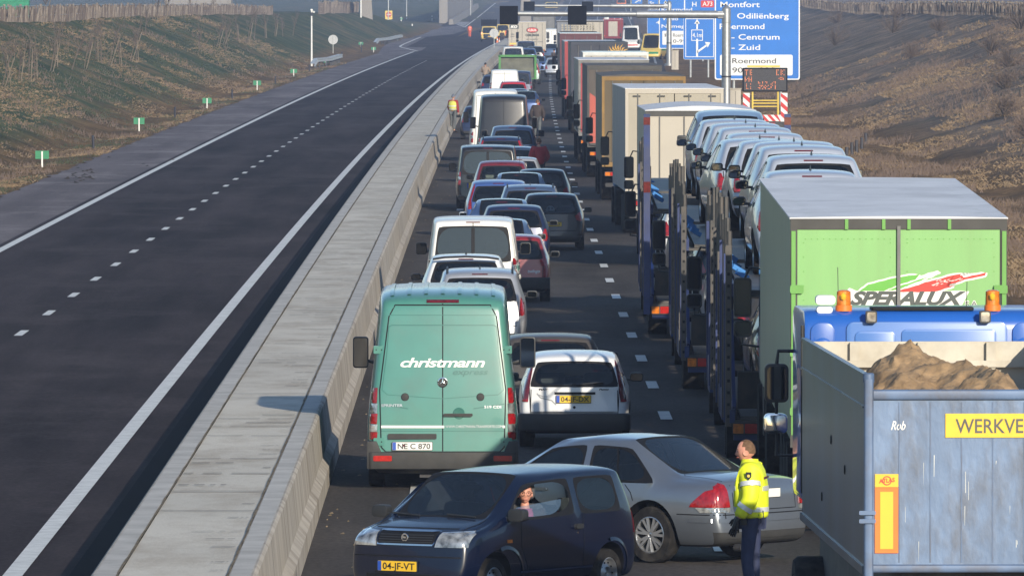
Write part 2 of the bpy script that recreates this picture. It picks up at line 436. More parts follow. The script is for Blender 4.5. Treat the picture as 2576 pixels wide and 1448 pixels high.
def strip(name, n0, n1, y0, y1, z, m, step=6., ragged=0.):
    b = MB(); yy = y0; rows = []
    while yy <= y1 + .01:
        rg = ragged * noise.noise(Vector((yy * .35, 0, 1))) if ragged else 0
        a0 = n0(yy) if callable(n0) else n0; a1 = n1(yy) if callable(n1) else n1
        rows.append((a0 + off(yy) + rg, a1 + off(yy), yy)); yy += step if yy < 1500 else 20
    for i, (a, c, yy) in enumerate(rows):
        b.v += [(a, yy, z + hz(yy)), (c, yy, z + hz(yy))]
        if i: b.f.append((2 * i - 2, 2 * i - 1, 2 * i + 1, 2 * i)); b.m.append(0)
    return tag(b.build(name, m, smooth=180), kind='structure')
Lw = -12.15                                            # left edge line of the left carriageway
strip("hard_shoulder", -15.4, Lw + .3, 60, 1250, .0, "asphalt_shoulder", ragged=.35, step=1.5)
strip("road", Lw - .3, -3.6, 60, 1700, .012, "asphalt_dark")
redge = lambda y: lerp(10.6, 13.2, sm((y - 560) / 500))
strip("road", -2.5, redge, 60, 3200, .006, "asphalt_worn")
strip("barrier_shade", -4.62, -3.6, 60, 946, .016, "asphalt_shade")  # dark strip painted on to widen the barrier's shadow
strip("road", -20.5, -3.4, 1690, 3200, .012, "asphalt_worn")
# slip road that leaves behind the gore, and its own shoulder
def ground_poly(name, pix, z, m, close=None):
    pts = [G(px, py)[:2] for px, py in pix]
    b = MB().poly([(x, y, z + hz(y)) for x, y in pts])
    return tag(b.build(name, m, smooth=0), kind='structure')
def ribbon(name, A, B, z, m):
    """sheet between two rows of ground points"""
    b = MB()
    for i, (p, q) in enumerate(zip(A, B)):
        b.v += [(p[0], p[1], z + hz(p[1])), (q[0], q[1], z + hz(q[1]))]
        if i: b.f.append((2 * i - 2, 2 * i - 1, 2 * i + 1, 2 * i)); b.m.append(0)
    return tag(b.build(name, m, smooth=0), kind='structure')
g = lambda *pp: [G(*p) for p in pp]
ribbon("slip_road", g((930, 150), (948, 140), (964, 118), (985, 104), (1040, 90), (1046, 74), (1018, 60), (960, 52), (880, 47)),
       g((1060, 128), (1075, 118), (1095, 104), (1130, 90), (1185, 72), (1160, 64), (1105, 54), (1000, 46.5), (880, 43)), .020, "asphalt_shoulder")
ribbon("slip_road", g((1022, 119), (1046, 108), (1096, 80), (1097, 70), (1075, 60), (1040, 53), (960, 48.5)),
       g((1080, 119), (1120, 108), (1175, 80), (1168, 68.5), (1120, 56.5), (1075, 50), (960, 45)), .028, "asphalt_dark")

def line(name, n, y0, y1, wd, z=.024, m="road_paint"):
    return strip(name, n - wd / 2, n + wd / 2, y0, y1, z, m, 5.)
P("seam_tar", (.062, .050, .053), .9, var=.3)
line("edge_line", -5.24, 60, 1720, .22)
line("edge_line", Lw, 60, 1062, .22)
def dashes(name, n, y0, y1, period, ln, wd, z=.024, m="road_paint"):
    b = MB(); y = y0
    while y < y1:
        o_ = off(y)
        b.add([(n + o_ - wd / 2, y, z), (n + o_ + wd / 2, y, z), (n + off(y + ln) + wd / 2, y + ln, z), (n + off(y + ln) - wd / 2, y + ln, z)], [(0, 1, 2, 3)])
        y += period
    return tag(b.build(name, m, smooth=0), kind='structure')
k0 = F * H / (840 - VY)
dashes("lane_line", -8.78, k0 - 12 * 6 - 1.5, 930, 12, 3.0, .16)
k1 = F * H / (1048 - VY)
dashes("lane_line", 2.73, k1 - 12 * 4 - 1.5, 1600, 12, 3.0, .18)
dashes("edge_line", -.88, 118, 1600, 12, 3.4, .20)       # long dashes of the inner edge line seen between the vehicles
line("edge_line", 6.33, 560, 2900, .20, .018, "road_paint_dull")
strip("edge_line", lambda y: redge(y) - .8, lambda y: redge(y) - .6, 500, 2900, .018, "road_paint_dull", 5.)
line("edge_line", -.88, 1150, 2900, .16, .018, "road_paint_dull")
line("lane_line", 2.73, 1600, 2900, .12, .018, "road_paint_dull")
def polyline(name, pix, wd, z=.040, m="road_paint", nsub=8):
    P_ = [Vector(G(*p)[:2]) for p in pix]; pts = []
    for i in range(len(P_) - 1):                        # Catmull-Rom between the surveyed points
        p0, p1, p2, p3 = P_[max(i - 1, 0)], P_[i], P_[i + 1], P_[min(i + 2, len(P_) - 1)]
        for t in [q / nsub for q in range(nsub)]:
            pts.append(.5 * ((2 * p1) + (p2 - p0) * t + (2 * p0 - 5 * p1 + 4 * p2 - p3) * t * t + (3 * p1 - p0 - 3 * p2 + p3) * t ** 3))
    pts.append(P_[-1]); b = MB()
    for i, p in enumerate(pts):
        b.v += [(p.x - wd / 2, p.y, z + hz(p.y)), (p.x + wd / 2, p.y, z + hz(p.y))]
        if i: b.f.append((2 * i - 2, 2 * i - 1, 2 * i + 1, 2 * i)); b.m.append(0)
    return tag(b.build(name, m, smooth=0), kind='structure')
polyline("edge_line", [(1051, 130), (1030, 125), (1010, 120), (1007, 118), (1012, 114), (1035, 104), (1065, 91), (1090, 77), (1094, 71), (1085, 63), (1065, 55.5), (1035, 51), (1000, 48.5)], .24)
polyline("edge_line", [(1168, 69), (1145, 60), (1115, 53), (1080, 49), (1040, 46.5)], .24)
polyline("edge_line", [(1169, 69), (1188, 55), (1210, 38), (1232, 20), (1252, 4)], .26)
ground_poly("gore_marking", [(1167, 67), (1179, 58.5), (1182, 56), (1140, 55.5)], .036, "hatch_paint")
# soil crumbs dropped on the shoulder
cb = MB(); rn = random.Random(3)
for k in range(46):
    px, py = rn.gauss(208, 18), rn.gauss(443, 9)
    if k > 34: px, py = rn.uniform(200, 450), rn.uniform(360, 420)
    X, Y, _ = G(px, py); r = rn.uniform(.02, .09) * (1.4 if k < 6 else 1)
    n = 6; ring = [(X + r * math.cos(a) * rn.uniform(.7, 1.3) * 1.2, Y + r * 2 * math.sin(a) * rn.uniform(.7, 1.3), .005) for a in [i * 6.28 / n for i in range(n)]]
    cb.add(ring + [(X + rn.gauss(0, r * .3), Y, r * rn.uniform(.5, .9))], [(i, (i + 1) % n, n) for i in range(n)])
P("mud", (.035, .026, .02), .95, var=.3)
tag(cb.build("soil_crumbs", "mud", smooth=0), kind='stuff')
lf = MB()                                              # litter and leaf bits along the foot of the barrier
for k in range(120):
    d = 112 * (420 / 112) ** rn.random(); X = -1.98 + abs(rn.gauss(0, .45)) + off(d); r = rn.uniform(.008, .028)
    lf.add([(X - r, d, .012), (X + r, d + r * 2, .012), (X + r * .4, d + r * 4, .03), (X - r, d + r * 3, .02)], [(0, 1, 2, 3)])
P("leaf_bits", (.16, .12, .07), .9, var=.5, scale=9)
tag(lf.build("leaf_litter", "leaf_bits", smooth=0), kind='stuff')

# ---------------------------------------------------------------- the wide concrete barrier between the carriageways
def barrier(y0, y1, label, top=.90, inset=0.):
    root = empty("concrete_barrier", (off(y0) - 3, y0, 0), 0, label, "barrier")
    bx, by = root.location.x, root.location.y
    def prof(name, pts, m, seg=6., jit=0.):
        b = MB(); y = y0; k = len(pts); rows = 0
        while y < y1 + .01:
            o_ = off(y)
            for (n, z) in pts: b.v.append((n + o_ - bx, y - by, z + jit * noise.noise(Vector((n, y * .3, z)))))
            if rows:
                for i in range(k - 1): b.f.append(((rows - 1) * k + i, (rows - 1) * k + i + 1, rows * k + i + 1, rows * k + i)); b.m.append(0)
            rows += 1; y += seg
        b.f.append(tuple(range(k))); b.f.append(tuple(range((rows - 1) * k, rows * k))); b.m += [0, 0]
        return b.build(name, m, root, 30)
    a, c = -3.80 + inset, -2.20 - inset
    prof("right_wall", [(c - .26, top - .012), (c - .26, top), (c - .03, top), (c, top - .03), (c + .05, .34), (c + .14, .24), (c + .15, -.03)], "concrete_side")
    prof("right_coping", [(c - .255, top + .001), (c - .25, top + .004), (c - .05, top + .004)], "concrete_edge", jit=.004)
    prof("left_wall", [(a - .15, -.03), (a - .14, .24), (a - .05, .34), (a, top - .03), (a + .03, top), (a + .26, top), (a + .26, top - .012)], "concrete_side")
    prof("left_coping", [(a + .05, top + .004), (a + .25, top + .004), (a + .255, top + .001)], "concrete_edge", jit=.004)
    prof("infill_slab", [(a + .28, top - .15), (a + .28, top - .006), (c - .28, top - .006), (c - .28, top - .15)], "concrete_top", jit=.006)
    jb = MB(); mo = MB(); rj = random.Random(int(y0))
    y = y0
    while y < min(y1, 560):                            # cracked construction joints across and along the top
        o_ = off(y) - bx; yy = y - by; q = rj.random()
        xa, xb = (a + .30, c - .30) if q < .25 else ((a + .30 + (c - a) * rj.uniform(.2, .55), c - .32) if q < .8 else (a + .32, a + .3 + (c - a) * rj.uniform(.3, .6)))
        n = 9; wv = rj.uniform(.04, .10); xp = None
        for i in range(n + 1):
            x = lerp(xa, xb, i / n); j = rj.gauss(0, .012)
            if xp is not None and rj.random() < .85:
                jb.add([(xp + o_, yy + jp, top + .0085), (x + o_, yy + j, top + .0085), (x + o_, yy + j + wv, top + .0085), (xp + o_, yy + jp + wv, top + .0085)], [(0, 1, 2, 3)])
            xp, jp = x, j
        y += rj.choice((1.0, 1.25, 1.25, 2.4)) * 1.15
    for xx in (a + .27, c - .27):
        y = y0; prev = None
        while y < min(y1, 700):
            j = .012 * noise.noise(Vector((xx, y * 1.2, 0))); p = (xx + j + off(y) - bx, y - by); wv = .008 + .012 * abs(noise.noise(Vector((xx, y * .8, 5))))
            if prev: mo.add([(prev[0] - wv, prev[1], top + .0075), (prev[0] + wv, prev[1], top + .0075), (p[0] + wv, p[1], top + .0075), (p[0] - wv, p[1], top + .0075)], [(0, 1, 2, 3)])
            prev = p; y += 1.2
    if jb.f: jb.build("joint", "joint", root, 0)
    if mo.f: mo.build("mossy_seam", "moss_joint", root, 0)
    y = math.ceil(y0 / 24) * 24 + 8                    # vertical expansion gaps in the wall facing the traffic
    while y < min(y1 - 3, 620):
        o_ = off(y) - bx; yy = y - by; gp = MB(); pr = [(c + .003, top - .03), (c + .053, .34), (c + .143, .24), (c + .153, 0)]
        for n0, z0 in pr: gp.v += [(n0 + o_, yy, z0), (n0 + o_, yy + .06, z0)]
        gp.f = [(2 * q, 2 * q + 1, 2 * q + 3, 2 * q + 2) for q in range(3)]; gp.m = [0] * 3
        gp.build("expansion_gap", "joint", root, 0); y += 24
barrier(70, 946, "long pale concrete barrier with a flat slab top running between the two carriageways")
barrier(949, 1252, "farther narrower stretch of concrete barrier beyond the step by the round sign", top=.82, inset=.12)

# ================================================================ CARS AND VANS
def lin(a, b, t): return [a[i] + (b[i] - a[i]) * t for i in range(3)]
def body_cage(k):
    """closed cage of a car body; material slots: 0 paint, 1 window rubber, 2 rear window, 3 windscreen, 4.. side windows, 12 bumper plastic, 13 underside"""
    hw = k['W'] / 2; q8 = k.get('tq', .87); cols = k['cols']; N = len(cols); bul = k.get('bulge', .10); nb = k.get('nbulge', .22)
    v = []; rings = []; caps = []
    tum = k.get('belt', .955)
    for i, c in enumerate(cols):
        yl, yb, yt, zb, zt, xt = c
        e = k.get('endw', .95) if i in (0, N - 1) else 1.
        zs = k.get('zs', .34); zf = k.get('zf', .20); cr = k.get('crown', .05)
        ym = yl + (yb - yl) * .45
        sd = [(.86 * hw * e, yl, zf), (.975 * hw * e, yl - (.03 if i == 0 else -.03 if i == N - 1 else 0), zs), (hw * e, ym, zs + (zb - zs) * .55), (tum * hw * e, yb, zb)]
        r4 = (xt * hw, yt, zt - cr - k.get('edge', .02)); r3b = lin(sd[3], r4, .90)
        bt = [(.86 * hw * e * t, yl, zf) for t in (-1, -q8, 0, q8, 1)]
        ring = bt + sd[1:] + [r3b, r4, (xt * hw * q8, yt, zt - .45 * cr), (0, yt, zt)] + [(-xt * hw * q8, yt, zt - .45 * cr), (-r4[0], r4[1], r4[2]), (-r3b[0], *r3b[1:])] + [(-p[0], p[1], p[2]) for p in sd[:0:-1]]
        rings.append([len(v) + q for q in range(len(ring))]); v += ring
    n = len(rings[0]); f = []; mt = []
    sw = {}
    for a, b, s_ in k.get('side', []): sw[(a, b)] = s_
    for i in range(N - 1):
        for q in range(n):
            f.append((rings[i][q], rings[i][(q + 1) % n], rings[i + 1][(q + 1) % n], rings[i + 1][q]))
            m = 0
            if q < 4: m = 13
            elif q in (4, 17) and k.get('sill', False): m = 12
            elif q in (7, 14) and (i, i + 1) in sw: m = sw[(i, i + 1)] + (0 if q == 7 else 4)
            elif q in (10, 11) and i == k['ws']: m = 3
            elif q in (10, 11) and i == k.get('rws', -9): m = 2
            mt.append(m)
    def cap(i, sgn, glassrow):
        r = rings[i]
        rows = [[r[4], r[3], r[2], r[1], r[0]]]
        L_, R_ = [r[5], r[6], r[7], r[8]], [r[17], r[16], r[15], r[14]]
        B = bul if sgn < 0 else nb
        for q in range(4):
            a, b = v[L_[q]], v[R_[q]]; row = [L_[q]]
            for t in (q8, 0, -q8):
                x = a[0] * t; y = a[1] + sgn * B * (1 - t * t) * (1 if q < 3 else .7); v.append((x, y, a[2] + (.02 if t == 0 and q == 3 else 0))); row.append(len(v) - 1)
            rows.append(row + [R_[q]])
        rows.append([r[9], r[10], r[11], r[12], r[13]])
        for t_, q in ((0, 11), (q8, 10), (-q8, 12)):
            p = v[r[q]]; v[r[q]] = (p[0], p[1] + sgn * B * .6 * (1 - t_ * t_), p[2])
        for q in (2, 1, 3):
            p = v[r[q]]; v[r[q]] = (p[0], p[1] + sgn * B * (.36 if q != 2 else 1), p[2])
        for a in range(5):
            for b in range(4):
                f.append((rows[a][b], rows[a][b + 1], rows[a + 1][b + 1], rows[a + 1][b]))
                m = 0
                if glassrow and a == 3 and b in (1, 2): m = 2
                if k.get('capfull') and a == 3 and glassrow: m = 2
                if a == 0: m = 12 if sgn < 0 or k.get('fbump') else 0
                if a == 1 and k.get('rbump') and sgn < 0: m = 12
                mt.append(m)
        return rows
    cap(0, -1, k.get('capglass', True)); cap(N - 1, 1, False)
    bm = bmesh.new(); bv = [bm.verts.new(p) for p in v]
    for fi, mi in zip(f, mt):
        try: q = bm.faces.new([bv[i] for i in fi]); q.material_index = mi
        except ValueError: pass
    bm.verts.ensure_lookup_table(); cl = bm.edges.layers.float.new('crease_edge')
    S = k.get('soft', 1.)
    ringset = {}
    for i, r in enumerate(rings):
        for q, x_ in enumerate(r): ringset[x_] = (i, q)
    for e in bm.edges:
        a, b = ringset.get(e.verts[0].index), ringset.get(e.verts[1].index)
        if not a or not b: continue
        if a[0] == b[0] and a[0] in (0, N - 1): e[cl] = .55 * S
        elif a[1] == b[1]:
            e[cl] = {4: .9, 0: .9, 7: .40, 15: .40, 9: .45, 13: .45, 8: .2, 14: .2, 5: .3, 17: .3}.get(a[1], 0) * S
    bmesh.ops.recalc_face_normals(bm, faces=bm.faces)
    groups = {}
    for q in bm.faces:
        if 2 <= q.material_index <= 11: groups.setdefault(q.material_index, []).append(q)
    for mi, fs in groups.items():
        th = k.get('frame', .026)
        res = bmesh.ops.inset_region(bm, faces=fs, thickness=th, depth=-.004, use_even_offset=True)
        for q in res['faces']: q.material_index = 1 if k.get('rubber', True) else 0
    for e in bm.edges:                                  # keep the window outlines crisp
        if len(e.link_faces) == 2:
            a, b = e.link_faces[0].material_index, e.link_faces[1].material_index
            if a != b and 1 <= min(a, b) + (max(a, b) == 1) and max(a, b) < 12 and (1 in (a, b)): e[cl] = max(e[cl], k.get('wcrease', .9))
    cv = bm.verts.layers.float.new('crease_vert')
    for v_ in bm.verts:
        es = [e for e in v_.link_edges if len(e.link_faces) == 2 and (e.link_faces[0].material_index == 1) != (e.link_faces[1].material_index == 1)]
        if len(es) == 2 and (es[0].other_vert(v_).co - v_.co).angle(es[1].other_vert(v_).co - v_.co) < R(150): v_[cv] = k.get('vcrease', .8)
    return bm
def split(me, names):
    """one mesh per material slot of an evaluated mesh"""
    out = {}
    vs = [v.co.copy() for v in me.vertices]
    for p in me.polygons: out.setdefault(p.material_index, []).append(tuple(p.vertices))
    res = {}
    for mi, fs in out.items():
        mp = {}; nv = []; nf = []
        for f in fs:
            g_ = []
            for i in f:
                if i not in mp: mp[i] = len(nv); nv.append(vs[i])
                g_.append(mp[i])
            nf.append(g_)
        res[mi] = (nv, nf)
    return res
STY = {}
def style(name, **k): STY[name] = k
# columns: y low, y belt, y top, z belt, z top, top half-width ratio (lengths from the rear bumper)
style('hatch', L=3.85, W=1.66, H=1.45, cols=[(.02, .10, .42, .92, 1.42, .72), (.55, .62, .80, .93, 1.45, .74), (1.25, 1.30, 1.32, .92, 1.45, .74), (1.36, 1.40, 1.42, .92, 1.45, .74), (2.35, 2.52, 2.02, .90, 1.40, .72), (2.75, 2.80, 2.78, .88, .97, .80), (3.35, 3.35, 3.35, .78, .85, .80), (3.83, 3.72, 3.70, .62, .70, .72)],
      side=[(1, 2, 4), (3, 4, 5)], ws=4, wh=(.62, 3.05), wr=.29)
style('estate', L=4.55, W=1.74, H=1.50, cols=[(.02, .08, .42, .93, 1.45, .74), (.55, .58, .78, .94, 1.50, .76), (1.05, 1.10, 1.12, .93, 1.50, .77), (1.15, 1.18, 1.20, .93, 1.50, .77), (1.95, 1.98, 1.99, .92, 1.50, .77), (2.05, 2.06, 2.07, .92, 1.50, .77), (2.95, 3.20, 2.65, .91, 1.44, .74), (3.45, 3.48, 3.46, .89, .98, .82), (4.1, 4.05, 4.05, .80, .88, .80), (4.53, 4.42, 4.40, .62, .72, .74)],
      side=[(1, 2, 4), (3, 4, 5), (5, 6, 6)], ws=6, wh=(.95, 3.62), wr=.31)
style('sedan', L=4.58, W=1.80, H=1.43, cols=[(.0, .03, .08, .86, .99, .80), (.55, .52, .50, .90, 1.03, .80), (1.05, .80, .78, .91, 1.03, .74), (1.45, .90, 1.52, .91, 1.41, .68), (1.55, 1.98, 2.05, .91, 1.43, .70), (2.05, 2.08, 2.13, .91, 1.43, .70), (2.95, 3.22, 2.62, .90, 1.38, .68), (3.30, 3.42, 3.40, .88, .96, .80), (4.05, 4.05, 4.05, .78, .86, .80), (4.56, 4.42, 4.38, .60, .70, .70)],
      side=[(3, 4, 4), (5, 6, 5)], ws=6, rws=2, capglass=False, wh=(1.03, 3.74), wr=.325)
style('van', L=4.9, W=1.90, H=1.94, crown=.04, cols=[(.02, .05, .20, 1.05, 1.90, .80), (.60, .60, .65, 1.07, 1.94, .83), (1.6, 1.6, 1.6, 1.07, 1.94, .84), (2.6, 2.6, 2.6, 1.07, 1.94, .84), (2.7, 2.7, 2.7, 1.07, 1.94, .84), (3.75, 4.1, 3.25, 1.05, 1.88, .80), (4.3, 4.35, 4.2, 1.00, 1.12, .84), (4.88, 4.75, 4.7, .72, .86, .78)],
      side=[(4, 5, 5)], ws=5, wh=(.95, 3.95), wr=.33, frame=.04)
style('bigvan', L=5.9, W=1.99, H=2.62, crown=.05, zs=.45, zf=.30, cols=[(.02, .05, .26, 1.12, 2.55, .78), (.70, .70, .75, 1.14, 2.62, .82), (2., 2., 2., 1.14, 2.62, .83), (3.6, 3.6, 3.6, 1.14, 2.62, .83), (3.7, 3.7, 3.7, 1.14, 2.62, .83), (4.7, 5.0, 4.0, 1.12, 2.45, .78), (5.3, 5.35, 5.2, 1.06, 1.20, .84), (5.88, 5.78, 5.7, .80, .95, .80)],
      side=[(4, 5, 5)], ws=5, capglass=False, wh=(1.05, 4.75), wr=.35, frame=.05)

class Skin:
    """projects patches and lettering onto a finished body"""
    def __init__(s, verts, faces):
        s.t = BVHTree.FromPolygons(verts, faces)
    DIR = {'rear': lambda u, v: ((u, -9, v), (0, 1, 0)), 'front': lambda u, v: ((u, 19, v), (0, -1, 0)), 'left': lambda u, v: ((-9, u, v), (1, 0, 0)),
           'right': lambda u, v: ((9, u, v), (-1, 0, 0)), 'top': lambda u, v: ((u, v, 9), (0, 0, -1))}
    def hit(s, side, u, v, o):
        a, d = s.DIR[side](u, v); p, n, i, ds = s.t.ray_cast(Vector(a), Vector(d))
        if p is None:
            p, n, i, ds = s.t.find_nearest(Vector(a) + Vector(d) * 9.2); return p - Vector(d) * o
        return p - Vector(d) * o
    def ok(s, side, u, v):
        a, d = s.DIR[side](u, v); p, n, i, ds = s.t.ray_cast(Vector(a), Vector(d))
        return p is not None and abs(n.dot(Vector(d))) > .22
    def patch(s, mb, side, poly, o=.008, mi=0, rings=3, seg=4, thick=.03):
        cx = sum(p[0] for p in poly) / len(poly); cy = sum(p[1] for p in poly) / len(poly); edge = []
        for i, p in enumerate(poly):
            q = poly[(i + 1) % len(poly)]
            edge += [(p[0] + (q[0] - p[0]) * t / seg, p[1] + (q[1] - p[1]) * t / seg) for t in range(seg)]
        for i, (x, y) in enumerate(edge):               # pull in what would run off the body
            for _ in range(12):
                if s.ok(side, x, y): break
                x, y = cx + (x - cx) * .93, cy + (y - cy) * .93
            edge[i] = (x, y)
        n = len(edge); vs = [s.hit(side, cx, cy, o)]; d = Vector(s.DIR[side](0, 0)[1])
        for r in range(1, rings + 1):
            vs += [s.hit(side, cx + (x - cx) * r / rings, cy + (y - cy) * r / rings, o) for x, y in edge]
        vs += [vs[1 + (rings - 1) * n + i] + d * thick for i in range(n)]
        fs = [(0, 1 + i, 1 + (i + 1) % n) for i in range(n)]
        for r in range(rings):
            a = 1 + r * n; fs += [(a + i, a + (i + 1) % n, a + n + (i + 1) % n, a + n + i) for i in range(n)]
        return mb.add(vs, fs, mi)
    def seam(s, mb, side, pts, w=.012, o=.004, mi=0, closed=False):
        if closed: pts = list(pts) + [pts[0]]
        P_ = []
        for a, b in zip(pts, pts[1:]):
            n = max(1, int(math.dist(a, b) / .08)); P_ += [(a[0] + (b[0] - a[0]) * i / n, a[1] + (b[1] - a[1]) * i / n) for i in range(n)]
        P_.append(pts[-1]); vs = []
        for i, p in enumerate(P_):
            a, b = P_[max(i - 1, 0)], P_[min(i + 1, len(P_) - 1)]; dx, dy = b[0] - a[0], b[1] - a[1]; l = math.hypot(dx, dy) or 1
            nx_, ny_ = -dy / l * w / 2, dx / l * w / 2
            vs += [s.hit(side, p[0] + nx_, p[1] + ny_, o), s.hit(side, p[0] - nx_, p[1] - ny_, o)]
        return mb.add(vs, [(2 * i, 2 * i + 1, 2 * i + 3, 2 * i + 2) for i in range(len(P_) - 1)], mi)
    def write(s, mb, side, txt, u, v, o=.008, mi=0, flip=1, **kw):
        vs, fs = text_tris(txt, **kw)
        return mb.add([s.hit(side, u + x * flip, v + y, o) for x, y in vs], fs, mi)
def plate(root, skin, side, u, v, txt, w=.50, h=.115, m="plate_yellow", eu='left', name="number_plate"):
    b = MB(); y0 = min(skin.hit(side, u, v, 0).y, skin.hit(side, u - w / 2, v, 0).y, skin.hit(side, u + w / 2, v, 0).y) if side == 'rear' else max(skin.hit(side, u, v, 0).y, skin.hit(side, u - w / 2, v, 0).y)
    sg = -1 if side == 'rear' else 1; ya = y0 + sg * .006; yb = ya + sg * .014
    b.rbox(u - w / 2, u + w / 2, min(ya, yb), max(ya, yb), v - h / 2, v + h / 2, .012, 1, 'y')
    b.rbox(u - w / 2 + .006, u + w / 2 - .006, min(yb, yb + sg * .002), max(yb, yb + sg * .002), v - h / 2 + .006, v + h / 2 - .006, .008, 0, 'y')
    sx = 1 if side == 'rear' else -1; yy = yb + sg * .004
    l = u - sx * (w / 2 - .008)
    b.poly([(l, yy, v - h / 2 + .008), (l + sx * .045, yy, v - h / 2 + .008), (l + sx * .045, yy, v + h / 2 - .008), (l, yy, v + h / 2 - .008)], 2)
    if txt: text(b, txt, (u + sx * .022, yy - sg * -.001, v - h * .30), (sx, 0, 0), (0, 0, 1), 1 if 0 else 3, height=h * .60, width=w * .80, bold=.012)
    return b.build(name, [m, "black_plastic", "plate_blue", "ink_black"], root, 0)
def wheel(root, x, y, r, side, w=.21, rim="alloy", spokes=5, detail=True, name="wheel", steer=0):
    e = empty(name, (x, y, r), steer); e.parent = root
    o = side * w / 2
    t = MB().lathe((0, 0, 0), [(-o, r * .64), (-o, r * .93), (-o * .75, r * .995), (o * .75, r * .995), (o, r * .93), (o * 1.02, r * .66), (o * .7, r * .62)], 'x', 28)
    t.build("tyre", "rubber", e, 40)
    b = MB(); ri = r * .645
    b.lathe((0, 0, 0), [(-o * .9, ri), (o * .94, ri), (o * .98, ri * .95), (o * .80, ri * .90), (-o * .2, ri * .86)], 'x', 28)
    b.lathe((0, 0, 0), [(-o * .15, ri * .9), (-o * .1, .01)], 'x', 20, 1)
    if detail and spokes > 0:
        for k in range(spokes):
            a = 2 * math.pi * k / spokes + .3; ca, sa = math.cos(a), math.sin(a)
            for da in (-.17, .17):
                c2, s2 = math.cos(a + da), math.sin(a + da)
                b.bar((o * .72, ca * ri * .16, sa * ri * .16), (o * .80, c2 * ri * .93, s2 * ri * .93), ri * .17, .03)
        b.lathe((0, 0, 0), [(o * .2, ri * .26), (o * .78, ri * .24), (o * .84, .01)], 'x', 16)
    else:
        b.lathe((0, 0, 0), [(o * .3, ri * .93), (o * .55, ri * .75), (o * .75, ri * .42), (o * .45, ri * .38), (o * .6, .01)], 'x', 24)
        for k in range(10 if detail else 0):
            a = 2 * math.pi * k / 10; b.cyl((o * .60, math.cos(a) * ri * .68, math.sin(a) * ri * .68), ri * .055, .02, 'x', 8, 1)
    b.build("rim", [rim, "trim"], e, 40)
    return e
def mirror(root, x, y, z, side, m="black_plastic", w=.20, h=.14, glassy="mirror_glass"):
    e = MB(); x0 = x + side * .05
    e.rbox(min(x0, x0 + side * w), max(x0, x0 + side * w), y - .02, y + .10, z - h / 2, z + h / 2, .04, 0, 'y', 4)
    e.bar((x - side * .05, y + .05, z - h * .35), (x0 + side * .04, y + .05, z - h * .25), .05, .04, 1)
    o = e.build("wing_mirror", [m, "black_plastic"], root, 40, bevel=.012)
    gl = MB().rbox(min(x0 + side * .015, x0 + side * (w - .015)), max(x0 + side * .015, x0 + side * (w - .015)), y - .024, y - .021, z - h / 2 + .018, z + h / 2 - .018, .03, 0, 'y', 4)
    gl.build("mirror_glass", "mirror_glass", o, 0)
    return o
FB = {}
